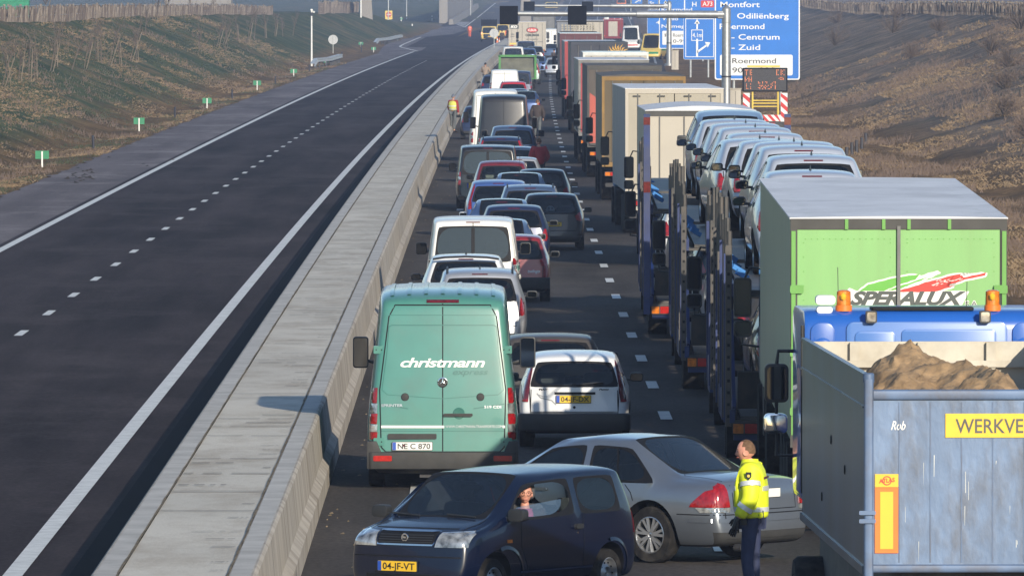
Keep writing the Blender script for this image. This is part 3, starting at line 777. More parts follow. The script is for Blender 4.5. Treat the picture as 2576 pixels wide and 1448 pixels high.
def vehicle(name, label, cat, sty, pm, X, d, phi=None, group=None, z=0., size=None, arch=False, lev=2, glassm="glass_dark", mods=None, wheels=True, rear=None, det=1,
            plate_txt=None, platew=.5, rim="alloy", spokes=5, mirm="black_plastic", inter=True, brake=True, anchor=None, tilt=0.):
    k = dict(STY[sty]);
    if mods: k.update(mods)
    L0, W0, H0 = k['L'], k['W'], k['H']; L_, W_, H_ = size or (L0, W0, H0)
    if phi is None: phi = -doff(d)
    root = empty(name, (0, 0, 0), phi, label, cat, group)
    if tilt: root.rotation_euler = (tilt, 0, phi)
    if anchor:
        a = Matrix.Rotation(phi, 3, 'Z') @ Vector(anchor); root.location = (X - a.x, d - a.y, z)
    else: root.location = (X, d, z)
    bm = body_cage(k); me = bpy.data.meshes.new("b"); bm.to_mesh(me); bm.free()
    ob = bpy.data.objects.new("b", me); COL.objects.link(ob)
    for q in range(15): me.materials.append(None)
    ss = ob.modifiers.new("s", 'SUBSURF'); ss.levels = lev; ss.render_levels = lev
    wr = k['wr']; yr, yf = k['wh']
    m1 = evaluated(ob)
    lo = [min(v.co[i] for v in m1.vertices) for i in range(3)]; hi = [max(v.co[i] for v in m1.vertices) for i in range(3)]
    sx = W_ / (hi[0] - lo[0]); sy = L_ / (hi[1] - lo[1]); sz = (H_ - .20) / (hi[2] - lo[2])
    fx = lambda p: Vector((p[0] * sx, (p[1] - lo[1]) * sy, .20 + (p[2] - lo[2]) * sz))
    yr, yf = yr * L_ / L0, yf * L_ / L0
    for v in m1.vertices: v.co = fx(v.co)
    if arch:
        ob.modifiers.clear(); ob.data = m1
        cb_ = MB()
        for y in (yr, yf):
            for s_ in (-1, 1): cb_.cyl((s_ * (W_ / 2 - .02), y, wr + .01), wr + .065, .5, 'x', 32)
        cb_.m = [14] * len(cb_.f); cu = cb_.build("cut", ["trim"] * 15, None, 0)
        bo = ob.modifiers.new("b", 'BOOLEAN'); bo.operation = 'DIFFERENCE'; bo.object = cu; bo.solver = 'EXACT'; bo.material_mode = 'INDEX'
        m1 = evaluated(ob); bpy.data.objects.remove(cu)
    parts = split(m1, None)
    vs_all = [v.co.copy() for v in m1.vertices]; fs_all = [tuple(p.vertices) for p in m1.polygons]
    sk = Skin(vs_all, fs_all)
    bpy.data.objects.remove(ob)
    bump = k.get('bumpm', "grey_plastic")
    nm = {0: ("body", pm), 1: ("window_frame", k.get('rubm', "trim")), 2: ("rear_window", glassm), 3: ("windscreen", k.get('wsm', glassm)), 12: ("bumper", bump), 13: ("underbody", "chassis")}
    for q in range(4, 12): nm[q] = ("side_window", k.get('sidem', glassm))
    B = None
    for mi, (nv, nf) in sorted(parts.items()):
        if mi in k.get('drop', ()): continue
        a, b = nm.get(mi, ("wheel_arch", "trim"))
        o = MB().add(nv, nf).build(a, b, root, 38)
        if mi == 0: B = o
    if inter:
        b = MB(); zb = .95 * H_ / 1.45 if H_ < 1.7 else 1.05
        hw = W_ / 2
        zfl = .42
        b.box(-hw * .82, hw * .82, L_ * .08, L_ * .80, zfl - .02, zfl)
        ysf = k.get('seat', L_ * .52); van = sty in ('van', 'bigvan')
        if van: ysf = L_ * .60
        for s_ in (-1, 1):
            b.rbox(s_ * .36 - .23, s_ * .36 + .23, ysf - .12, ysf, .45, zb + .12, .06, 0, 'y')
            b.rbox(s_ * .36 - .13, s_ * .36 + .13, ysf - .10, ysf - .02, zb + .16, zb + .34, .05, 0, 'y')
        if not van:
            yb = L_ * .27; b.rbox(-hw * .75, hw * .75, yb - .1, yb, .45, zb - .02, .06, 0, 'y')
            for s_ in (-.36, .36): b.rbox(s_ - .12, s_ + .12, yb - .1, yb - .03, zb, zb + .14, .04, 0, 'y')
        b.rbox(-hw * .8, hw * .8, L_ * .64, L_ * .72, .6, zb - .06, .04, 0, 'x')
        b.build("seats", k.get('seatm', "interior"), root, 40)
    if wheels:
        for y in (yr, yf):
            for s_ in (-1, 1):
                if det: wheel(root, s_ * (W_ / 2 - .125), y, wr, s_, rim=rim, spokes=spokes, detail=det > 1)
                else: MB().cyl((s_ * (W_ / 2 - .11), y, wr), wr, .2, 'x', 16).build("wheel", "rubber", root, 40)
    my = k.get('my', k['cols'][k['ws']][0] + (.1 if sty != 'bigvan' else .15)) * L_ / L0; mz = (.93 if H_ < 1.7 else 1.18) * (H_ / H0)
    if sty == 'bigvan':
        for s_ in (-1, 1): mirror(root, s_ * (W_ / 2 - .02), my, 1.62, s_, "black_plastic", .21, .42)
    else:
        for s_ in (-1, 1): mirror(root, s_ * (W_ / 2 - .05), my, mz + .05, s_, mirm if mirm != 'paint' else pm, .19 if H_ < 1.7 else .22, .13 if H_ < 1.7 else .24)
    rear_kit(root, sk, rear or sty, W_, H_, L_, plate_txt, platew, k, brake)
    FB[root.name] = (root, sk, B, (L_, W_, H_))
    return root
def rear_kit(root, sk, kind, W, H, L, ptxt, pw, k, brake):
    hw = W / 2; zb = .92 * H / 1.45
    def lamp(poly, mats="lamp_red", name="tail_light", side='rear', o=.012):
        for s_ in (-1, 1):
            b = MB(); sk.patch(b, side, [(x * s_, z) for x, z in poly], o); b.build(name, mats, root, 50)
    if kind == 'hatch': lamp([(hw * .97, .62), (hw * .97, .90), (hw * .84, .90), (hw * .70, .62)])
    elif kind == 'pillar':
        lamp([(hw * .995, .58), (hw * .99, .82), (hw * .80, 1.36), (hw * .70, 1.36), (hw * .80, .95), (hw * .82, .58)])
    elif kind == 'estate': lamp([(hw * .99, .68), (hw * .97, 1.02), (hw * .86, 1.02), (hw * .82, .68)])
    elif kind == 'tall': lamp([(hw * .99, .75), (hw * .90, 1.02), (hw * .745, 1.42), (hw * .66, 1.42), (hw * .80, 1.0), (hw * .80, .75)], "lamp_red")
    elif kind == 'round': lamp([(hw * .98, .72), (hw * .97, .92), (hw * .84, .97), (hw * .70, .86), (hw * .74, .76)])
    elif kind == 'van':
        for s_ in (-1, 1):
            b = MB()
            for z0, z1, mi in ((.72, .88, 0), (.885, .98, 1), (.985, 1.12, 0)):
                sk.patch(b, 'rear', [(x * s_, z) for x, z in ((hw * .985, z0), (hw * .985, z1), (hw * .84, z1), (hw * .84, z0))], .012, mi)
            b.build("tail_light", ["lamp_red", "lamp_clear"], root, 50)
    if brake and H < 2.3:
        b = MB(); zt = H - .085
        sk.patch(b, 'rear', [(-.14, zt - .010), (.14, zt - .010), (.14, zt + .010), (-.14, zt + .010)], .008); b.build("brake_light", "lamp_red_dark", root, 0)
    if ptxt is not None: plate(root, sk, 'rear', 0, .66 if H < 1.7 else .62, ptxt, pw)
    if kind not in ('van',) and H < 1.7:
        b = MB(); x = hw * .80
        sk.seam(b, 'rear', [(-x, .93), (-x * .97, .50), (x * .97, .50), (x, .93)], .014, .003)
        b.build("tailgate_seam", "trim", root, 0)
def antenna(root, y, H, h=.35, fin=False):
    b = MB()
    if fin: b.add([(0, y - .10, H), (.02, y, H - .01), (-.02, y, H - .01), (0, y + .1, H - .01), (0, y - .02, H + .07)], [(0, 1, 4), (1, 3, 4), (3, 2, 4), (2, 0, 4)])
    else: b.tube([(0, y, H - .03), (0, y - h * .3, H + h)], .006, 5)
    return b.build("antenna", "black_plastic", root, 0)
def rails(root, L, W, H, m="black_plastic"):
    for s_ in (-1, 1):
        x = s_ * W * .345
        MB().tube([(x, L * .12, H - .09), (x, L * .15, H - .01), (x, L * .52, H - .01), (x, L * .56, H - .08)], .018, 6).build("roof_rail", m, root, 40)

# ================================================================ THE QUEUE OF CARS
paint("navy", (.0015, .0045, .020), .0, .25, .0)
paint("silver_blue", (.27, .30, .345), .75, .30, .10)
paint("silver", (.50, .51, .54), .55, .32, .18)
paint("silver_dark", (.33, .34, .36), .6, .32, .2)
paint("white_car", (.72, .73, .75), .0, .3, .10)
paint("white_van", (.80, .79, .76), .0, .35, .12)
paint("teal", (.066, .225, .187), .0, .30, .28)
paint("red", (.22, .014, .018), .1, .3, .06)
paint("dark_red", (.16, .012, .022), .2, .3, .15)
paint("bright_red", (.50, .02, .03), .0, .3, .1)
paint("black", (.010, .009, .011), .0, .25, .05)
paint("graphite", (.022, .021, .023), .2, .3, .08)
paint("blue", (.055, .12, .36), .3, .3, .15)
paint("mid_blue", (.035, .070, .19), .4, .3, .06)
paint("dark_blue", (.012, .022, .070), .2, .3, .06)
paint("steel_blue", (.08, .125, .22), .5, .3, .08)
paint("grey_green", (.12, .16, .16), .4, .3, .2)
paint("van_yellow", (.72, .52, .12), .0, .4, .15)
paint("taupe", (.055, .048, .045), .1, .7, .1)

# ---- dark blue small hatchback turned across the lane, driver looking out
s0 = 237.
style('mini', L=3.31, W=1.475, H=1.43, cols=[(.02, .05, .22, .92, 1.40, .80), (.38, .38, .42, .93, 1.43, .82), (1.12, 1.16, 1.18, .93, 1.43, .82), (1.22, 1.26, 1.28, .93, 1.43, .82), (2.22, 2.62, 2.05, .90, 1.40, .79), (2.70, 2.74, 2.70, .88, .95, .86), (3.05, 3.05, 3.05, .84, .90, .86), (3.30, 3.27, 3.26, .74, .82, .80)],
      side=[(1, 2, 4), (3, 4, 5)], ws=4, wh=(.62, 2.72), wr=.265, my=2.42, bulge=.06, nbulge=.12, zs=.32, frame=.018, belt=.97)
mini = vehicle("hatchback", "dark navy small hatchback turned across the lane with its driver at the open window", "car", 'mini', "navy",
               .09, 108.1, R(147), anchor=(0, 1.78, 0), arch=True, lev=3, glassm="glass_clear", det=2, rim="silver_dark", spokes=0, rear='none', brake=False,
               size=(3.56, 1.53, 1.42), mods=dict(wsm="glass_blue", drop=(5 + 4,), endw=.95))


def finish_mini():
    root, sk, B, (L_, W_, H_) = FB[mini.name]
    for s_ in (-1, 1):                                   # headlamps wrap round the corner
        b = MB(); sk.patch(b, 'front', [(s_ * x, z) for x, z in ((.715, .66), (.715, .80), (.66, .83), (.40, .815), (.37, .66))], .014, 0, 4, 6)
        h = b.build("headlight", "lamp_clear", root, 50)
    b = MB(); sk.patch(b, 'front', [(-.345, .685), (-.365, .825), (.365, .825), (.345, .685)], .010, 0, 3, 6); gl = b.build("grille", "trim", root, 40)
    b = MB()
    for z in (.708, .733, .758, .783): sk.seam(b, 'front', [(-.335, z), (.335, z)], .010, .016)
    b.build("grille_bar", "black_plastic", gl, 0)
    b = MB(); sk.seam(b, 'front', [(-.345, .682), (-.368, .828), (.368, .828), (.345, .682)], .018, .020, closed=True); b.build("grille_surround", "chrome", gl, 40)
    p = sk.hit('front', 0, .755, .02); b = MB(); b.lathe(tuple(p), [(.0, .045), (.008, .042), (.008, .030), (.002, .026)], 'y', 20); b.bar((p.x - .02, p.y + .006, p.z), (p.x + .02, p.y + .006, p.z + .005), .02); b.build("emblem", "chrome", gl, 40)
    plate(root, sk, 'front', .06, .455, "04-JF-VT", .50, .115)
    b = MB(); sk.seam(b, 'front', [(-.67, .555), (0, .56), (.67, .555)], .014, .003); b.build("bumper_seam", "trim", root, 0)
    b = MB(); sk.patch(b, 'front', [(-.45, .30), (-.48, .375), (.48, .375), (.45, .30)], .006); b.build("lower_grille", "trim", root, 0)
    b = MB(); sk.seam(b, 'top', [(-.60, 2.85), (-.60, 3.0), (-.56, 3.3)], .010, .003); sk.seam(b, 'top', [(.60, 2.85), (.60, 3.0), (.56, 3.3)], .010, .003); sk.seam(b, 'front', [(-.66, .845), (0, .85), (.66, .845)], .010, .003)
    b.build("bonnet_seam", "trim", root, 0)
    for sd, sg in (('left', -1), ('right', 1)):
        b = MB()
        sk.seam(b, sd, [(1.20, .93), (1.20, .34), (2.25, .34), (2.42, .62), (2.42, .90)], .010, .003)
        b.build("door_seam", "trim", root, 0)
        b = MB(); sk.seam(b, sd, [(.92, .36), (2.42, .36)], .02, .006); b.build("sill_strip", "dark_blue", root, 0)
        p = sk.hit(sd, 1.32, .80, .02)
        h = MB(); h.rbox(p.x - .02, p.x + .02, 1.25, 1.39, .775, .825, .02, 0, 'x'); h.build("door_handle", "black_plastic", root, 40)
        p = sk.hit(sd, 1.33, .73, .004); b = MB(); b.cyl(tuple(p), .012, .012, 'x', 12); b.build("door_lock", "chrome", root, 40)
        b = MB(); sk.patch(b, sd, [(2.62, .68), (2.62, .715), (2.70, .715), (2.70, .68)], .012); b.build("indicator", "lamp_amber", root, 40)
        b = MB(); sk.patch(b, sd, [(.03, .68), (.03, .95), (.12, .95), (.12, .68)], .012); b.build("tail_light", "lamp_red_dark", root, 40)
        b = MB()                                         # raised lips round the wheel arches
        for yc in (.62, 2.72):
            vs = []
            for i in range(21):
                t = math.pi * i / 20; a_ = (yc + .345 * math.cos(t), .27 + .345 * math.sin(t)); c_ = (yc + .385 * math.cos(t), .27 + .385 * math.sin(t))
                vs += [sk.hit(sd, *a_, .0) + Vector((sg * .012, 0, 0)), sk.hit(sd, *c_, .0)]
            b.add(vs, [(2 * i, 2 * i + 1, 2 * i + 3, 2 * i + 2) for i in range(20)])
        b.build("arch_lip", "navy", root, 40)
    b = MB()                                             # half-lowered driver's window: the glass shows only its lower part
    x = -.69
    b.add([(x, 1.34, .93), (x, 2.62, .91), (x + .035, 2.35, 1.04), (x + .045, 1.34, 1.10)], [(0, 1, 2, 3)]); b.build("lowered_window", "glass_pane", root, 0)
    b = MB(); b.lathe((0, 0, 0), [(0, .175), (.012, .185), (.024, .175), (.012, .165), (0, .175)], 'y', 28); b.bar((-.17, .012, 0), (.17, .012, 0), .03, .02); b.bar((0, .012, 0), (0, .012, -.17), .03, .02); b.lathe((0, 0, 0), [(-.02, .05), (-.03, .0)], 'y', 14)
    w_ = b.build("steering_wheel", "black_plastic", root, 40); w_.location = (-.34, 2.25, .88); w_.rotation_euler = (R(-28), 0, 0)
    b = MB(); b.rbox(-.13, .13, 2.20, 2.23, 1.20, 1.26, .025, 0, 'y'); b.build("inside_mirror", "black_plastic", root, 40)
    for s_ in (-.45, .25):
        b = MB(); b.tube([(s_, 2.84, .95), (s_ + .38, 2.80, .97)], .010, 6); b.build("wiper", "black_plastic", root, 40)
finish_mini()

# ---- silver-blue saloon slanting across behind it
style('saloon', **{**{k: v for k, v in STY['sedan'].items()}, 'zs': .36, 'frame': .022})
saloon = vehicle("saloon_car", "silver blue saloon car slanting away beside the policeman", "car", 'saloon', "silver_blue", 1.905, 115.2, R(50), anchor=(-.80, 1.03, 0),
                 arch=True, lev=3, glassm="glass_blue", det=2, spokes=7, rear='none', brake=False, mirm='paint', mods=dict(sidem="glass_blue"), size=(4.58, 1.80, 1.42))
def finish_saloon():
    root, sk, B, (L_, W_, H_) = FB[saloon.name]
    for s_ in (-1, 1):
        b = MB(); sk.patch(b, 'rear', [(s_ * x, z) for x, z in ((.895, .66), (.895, .78), (.80, .84), (.73, .94), (.655, .96), (.63, .66))], .016, 0, 4, 6)
        sd = 'left' if s_ < 0 else 'right'
        sk.patch(b, sd, [(.03, .66), (.03, .95), (.12, .88), (.26, .84), (.42, .70), (.44, .66)], .014, 0, 4, 6)
        h = b.build("tail_light", "lamp_red", root, 60)
        b = MB(); sk.patch(b, 'rear', [(s_ * x, z) for x, z in ((.885, .60), (.895, .655), (.63, .655), (.64, .60))], .016, 0, 2, 6)
        sk.patch(b, sd, [(.04, .60), (.04, .655), (.36, .655), (.30, .60)], .014, 0, 2, 5); b.build("reversing_lamp", "lamp_clear", h, 60)
    plate(root, sk, 'rear', 0, .80, None, .50, .11, "plate_white")
    b = MB(); sk.seam(b, 'rear', [(-.87, .575), (0, .575), (.87, .575)], .012, .003)
    for sd in ('left', 'right'): sk.seam(b, sd, [(.04, .575), (.62, .575)], .012, .003)
    b.build("bumper_seam", "trim", root, 0)
    b = MB(); sk.seam(b, 'rear', [(-.80, .51), (0, .51), (.80, .51)], .045, .012)
    for sd in ('left', 'right'): sk.seam(b, sd, [(.06, .51), (.45, .51)], .045, .012)
    b.build("bumper_strip", "silver_blue", root, 40)
    b = MB(); sk.seam(b, 'rear', [(-.86, .265), (0, .265), (.86, .265)], .07, .004); b.build("valance", "grey_plastic", root, 40)
    b = MB(); sk.seam(b, 'rear', [(-.56, 1.0), (-.56, .62), (.56, .62), (.56, 1.0)], .010, .003); sk.seam(b, 'top', [(-.62, .10), (-.62, .72), (-.55, .78)], .010, .003); sk.seam(b, 'top', [(.62, .10), (.62, .72), (.55, .78)], .010, .003)
    b.build("boot_seam", "trim", root, 0)
    for sd, sg in (('left', -1), ('right', 1)):
        b = MB()
        sk.seam(b, sd, [(1.44, .93), (1.30, .80), (1.22, .62)], .010, .003); sk.seam(b, sd, [(2.06, .92), (2.06, .30), (1.45, .30), (1.40, .40)], .010, .003)
        sk.seam(b, sd, [(2.06, .30), (3.15, .30), (3.22, .60), (3.22, .90)], .010, .003); b.build("door_seam", "trim", root, 0)
        for y in (1.62, 2.62):
            p = sk.hit(sd, y, .80, .022); h = MB(); h.rbox(p.x - .014, p.x + .014, y - .10, y + .10, .783, .82, .015, 0, 'x'); h.build("door_handle", "silver_blue", root, 40)
        b = MB(); sk.seam(b, sd, [(1.25, .925), (2.0, .915), (3.2, .905)], .014, .008); b.build("belt_strip", "trim", root, 0)
        b = MB(); sk.seam(b, sd, [(1.45, .36), (3.15, .36)], .05, .012); b.build("sill_strip", "silver_blue", root, 40)
        b = MB()
        sk.seam(b, sd, [(1.52, .95), (1.66, 1.28)], .022, .006); b.build("quarter_bar", "trim", root, 0)
    for s_ in (-.5,):
        b = MB(); b.tube([(s_, .08, .20), (s_, -.01, .20)], .045, 14, cap=False); b.tube([(s_, .08, .20), (s_, -.01, .20)], .036, 14); b.build("exhaust", "chassis", root, 40)
finish_saloon()

# ---- teal delivery van
van = vehicle("delivery_van", "teal delivery van with white lettering on its rear doors", "van", 'bigvan', "teal", -.56, 132.0, 0.0, lev=3, det=2, spokes=0, rim="silver_dark", rear='none', brake=False,
              size=(5.9, 1.98, 2.60), inter=False, mods=dict(bulge=.05, cols=[(.02, .04, .20, 1.25, 2.52, .80), (.70, .70, .75, 1.25, 2.62, .82)] + STY['bigvan']['cols'][2:], endw=.99))
def finish_van():
    root, sk, B, (L_, W_, H_) = FB[van.name]
    b = MB()
    sk.seam(b, 'rear', [(0, 2.42), (0, .50)], .014, .003)
    sk.seam(b, 'rear', [(-.80, .56), (-.82, 1.3), (-.70, 2.25), (-.62, 2.40), (.62, 2.40), (.70, 2.25), (.82, 1.3), (.80, .56), (.74, .50), (-.74, .50)], .016, .003, closed=True)
    b.build("door_seam", "trim", root, 0)
    P("teal_crease", (.026, .14, .115), .35, coat=.6)
    b = MB()
    sk.seam(b, 'rear', [(-.70, 2.12), (-.73, 1.75), (-.79, 1.30), (-.72, 1.24), (0, 1.19)], .010, .003)
    sk.seam(b, 'rear', [(.70, 2.12), (.73, 1.75), (.79, 1.30), (.72, 1.24), (0, 1.19)], .010, .003)
    sk.seam(b, 'rear', [(-.70, 2.12), (-.66, 2.14), (.66, 2.14), (.70, 2.12)], .014, .003); sk.seam(b, 'rear', [(-.70, 2.27), (.70, 2.27)], .010, .003)
    sk.seam(b, 'rear', [(-.80, 1.12), (-.45, 1.06)], .014, .003); sk.seam(b, 'rear', [(.80, 1.12), (.40, 1.06)], .014, .003); sk.seam(b, 'rear', [(-.80, .77), (.80, .77)], .010, .003)
    b.build("panel_crease", "teal_crease", root, 0)
    for s_ in (-1, 1):
        b = MB(); W2 = W_ / 2
        for z0, z1, mi in ((1.13, 1.33, 0), (1.00, 1.125, 1), (.86, .995, 0), (.76, .855, 1), (.66, .755, 0)):
            sk.patch(b, 'rear', [(s_ * x, z) for x, z in ((W2 * .975, z0), (W2 * .965, z1), (W2 * .855, z1), (W2 * .865, z0))], .014, mi)
        b.build("tail_light", ["lamp_red", "lamp_clear"], root, 50)
        for z in (1.82, .63):
            b = MB(); p = sk.hit('rear', s_ * .83, z, 0); b.rbox(s_ * .83 - .07, s_ * .83 + .07, p.y - .025, p.y + .08, z - .05, z + .05, .01, 0, 'y')
            h = b.build("hinge", "teal", root, 40); b = MB()
            for dx in (-.035, .035): b.cyl((s_ * .83 + dx, p.y - .027, z), .009, .006, 'y', 8)
            b.build("hinge_screw", "trim", h, 0)
        p = sk.hit('rear', s_ * .49, 1.21, .004); b = MB(); b.lathe(tuple(p), [(0, .052), (-.018, .045), (-.022, .0)], 'y', 20); b.build("door_cap", "grey_plastic", root, 40)
        p = sk.hit('rear', s_ * .77, .35, .01)
        b = MB(); b.rbox(s_ * .78 - .12, s_ * .78 + .12, -.112, -.09, .385, .455, .015, 0, 'y'); b.build("bumper_reflector", "lamp_bright_red", root, 40)
    b = MB(); sk.patch(b, 'rear', [(-.21, 2.43), (-.21, 2.47), (.21, 2.47), (.21, 2.43)], .012); b.build("brake_light", "lamp_red_dark", root, 40)
    b = MB()                                             # bumper
    b.rbox(-.97, .97, -.10, .35, .28, .50, .06, 0, 'z', 4); b.build("bumper", "grey_plastic", root, 40, bevel=.015)
    b = MB()
    for s_ in (-1, 1): b.prism([(s_ * .985, .28), (s_ * .985, .64), (s_ * .86, .64), (s_ * .80, .50), (s_ * .70, .46), (s_ * .70, .28)], -.07, .3, 'y')
    b.build("corner_cladding", "grey_plastic", root, 40, bevel=.012)
    p = sk.hit('rear', .20, .98, .012); b = MB(); b.lathe((p.x + .01, p.y + .006, p.z + .02), [(0, .075), (-.006, .07), (-.004, 0)], 'y', 20, 1); b.rbox(p.x - .19, p.x + .19, p.y - .035, p.y, p.z - .018, p.z + .018, .016, 0, 'y', 4)
    b.build("door_handle", ["grey_plastic", "teal_crease"], root, 40)
    p = sk.hit('rear', -.62, .74, .0)
    b = MB(); b.rbox(-.90 + .19, .10 - .18, p.y - .035, p.y + .03, .665, .735, .012, 0, 'y'); b.build("plate_lamp_strip", "grey_plastic", root, 40)
    plate(root, sk, 'rear', -.395, .575, "NE C 870", .53, .115, "plate_white")
    b = MB(); y = sk.hit('rear', -.395, .575, 0).y - .035; b.lathe((-.505, y, .585), [(0, .014), (-.004, .012), (-.005, 0)], 'y', 10); b.build("plate_seal", "lamp_red_dark", root, 0)
    b = MB(); sk.write(b, 'rear', "christmann", .0, 1.60, .006, 0, width=1.10, height=.118, bold=.020, shear=.28, spacing=.92); b.build("lettering", "ink_white", root, 0)
    b = MB(); sk.write(b, 'rear', "express", .36, 1.50, .006, 0, width=.46, height=.075, bold=.01, shear=.28, spacing=.95); b.build("lettering", "teal_crease", root, 0)
    b = MB(); sk.write(b, 'rear', "WWW.CHRISTMANN-TRANSPORTE.COM", .405, .812, .006, 0, width=.74, height=.034, spacing=1.0); sk.write(b, 'rear', "SPRINTER", -.66, 1.085, .008, 0, width=.28, height=.034, bold=.02); sk.write(b, 'rear', "519 CDI", .65, 1.065, .008, 0, width=.22, height=.034, bold=.02)
    b.build("lettering", "alloy", root, 0)
    b = MB(); sk.seam(b, 'rear', [(-.80, .825), (.02, .825)], .032, .006); sk.seam(b, 'rear', [(.78, .825), (.81, .825)], .032, .006); b.build("stripe", "ink_white", root, 0)
    p = sk.hit('rear', 0, 1.40, .006); b = MB()          # round three-pointed badge
    b.lathe(tuple(p), [(.004, .068), (-.012, .066), (-.014, .056), (-.008, .052)], 'y', 28); b.lathe(tuple(p), [(-.006, .054), (-.006, 0)], 'y', 28, 1)
    for a in (90, 210, 330):
        t = R(a); u = t + R(60)
        b.add([(p.x, p.y - .014, p.z), (p.x + .012 * math.cos(t + 1.05), p.y - .010, p.z + .012 * math.sin(t + 1.05)), (p.x + .055 * math.cos(t), p.y - .010, p.z + .055 * math.sin(t)), (p.x + .012 * math.cos(t - 1.05), p.y - .010, p.z + .012 * math.sin(t - 1.05))], [(0, 1, 2), (0, 2, 3)])
    b.build("badge", ["chrome", "grey_plastic"], root, 40)
    b = MB(); b.box(-.8, .8, .2, 5.2, .22, .32); b.tube([(.2, .1, .24), (.2, 1.2, .24)], .05, 10); b.box(-.3, .1, .15, .5, .16, .24); b.tube([(-.7, .95, .3), (.7, .95, .3)], .06, 8); b.build("chassis", "chassis", root, 40)
    b = MB()
    for k in range(7):
        x = -.66 + k * .22; sk.seam(b, 'top', [(x, .45), (x, 3.9)], .05, .012)
    b.build("roof_rib", "teal", root, 40)
finish_van()

# ---- white and silver hatchback on the right of it
pw_ = vehicle("hatchback", "silver hatchback with tall red lamps and a dented tailgate, yellow plate 04-JF-DX", "car", 'hatch', "white_car", (1444 - VX) / 177, 144.0, -.01, lev=3, det=2, rear='none', brake=False,
              size=(3.8, 1.60, 1.36), arch=True, mods=dict(bulge=.05, capfull=False, cols=[(.0, .03, .30, .92, 1.40, .74)] + STY['hatch']['cols'][1:], rbump=False, frame=.03, wsm="glass_clear", sidem="glass_clear"))
def finish_pw():
    root, sk, B, (L_, W_, H_) = FB[pw_.name]
    for s_ in (-1, 1):
        b = MB(); sk.patch(b, 'rear', [(s_ * x, z) for x, z in ((.785, .66), (.79, .86), (.61, 1.27), (.565, 1.27), (.625, .92), (.655, .66))], .012, 0, 4, 6); h = b.build("tail_light", "lamp_red_dark", root, 60)
        b = MB(); sk.patch(b, 'rear', [(s_ * x, z) for x, z in ((.78, .665), (.785, .70), (.66, .70), (.66, .665))], .018, 0); sk.patch(b, 'rear', [(s_ * x, z) for x, z in ((.755, .98), (.70, 1.10), (.625, 1.10), (.645, .98))], .018, 0); b.build("lamp_lens", "lamp_red", h, 60)
    b = MB(); b.rbox(-.80, .80, -.085, .25, .25, .50, .10, 0, 'z', 4); b.build("bumper", "black_plastic", root, 40, bevel=.03)
    plate(root, sk, 'rear', -.01, .70, "04-JF-DX", .50, .115)
    b = MB(); sk.patch(b, 'rear', [(-.28, .765), (-.28, .80), (.30, .80), (.30, .765)], .01); b.build("plate_recess", "trim", root, 0)
    b = MB(); sk.seam(b, 'rear', [(-.61, .90), (-.62, .52), (.62, .52), (.61, .90)], .012, .003); b.build("tailgate_seam", "trim", root, 0)
    b = MB(); p = sk.hit('rear', 0, .90, .02); q = sk.hit('rear', .42, .94, .025); b.tube([p, q], .012, 6); b.lathe(tuple(p), [(0, .03), (-.02, .02), (-.02, 0)], 'y', 12); b.build("wiper", "black_plastic", root, 40)
    p = sk.hit('rear', 0, .585, .004); b = MB(); b.lathe(tuple(p), [(0, .020), (-.006, .0)], 'y', 14); b.build("lock", "trim", root, 0)
    b = MB(); sk.write(b, 'rear', "Punto", .42, .825, .006, 0, width=.14, height=.028, bold=.03, shear=.3); sk.write(b, 'rear', "FIAT", -.44, .825, .006, 0, width=.12, height=.024, bold=.05); b.build("lettering", "trim", root, 0)
    b = MB(); sk.seam(b, 'rear', [(-.53, .78), (-.48, .72), (-.40, .70), (-.32, .68), (-.26, .62)], .018, .001); sk.seam(b, 'rear', [(-.50, .76), (-.44, .735), (-.38, .735)], .012, .001); b.build("dent", "silver_dark", root, 0)
finish_pw()

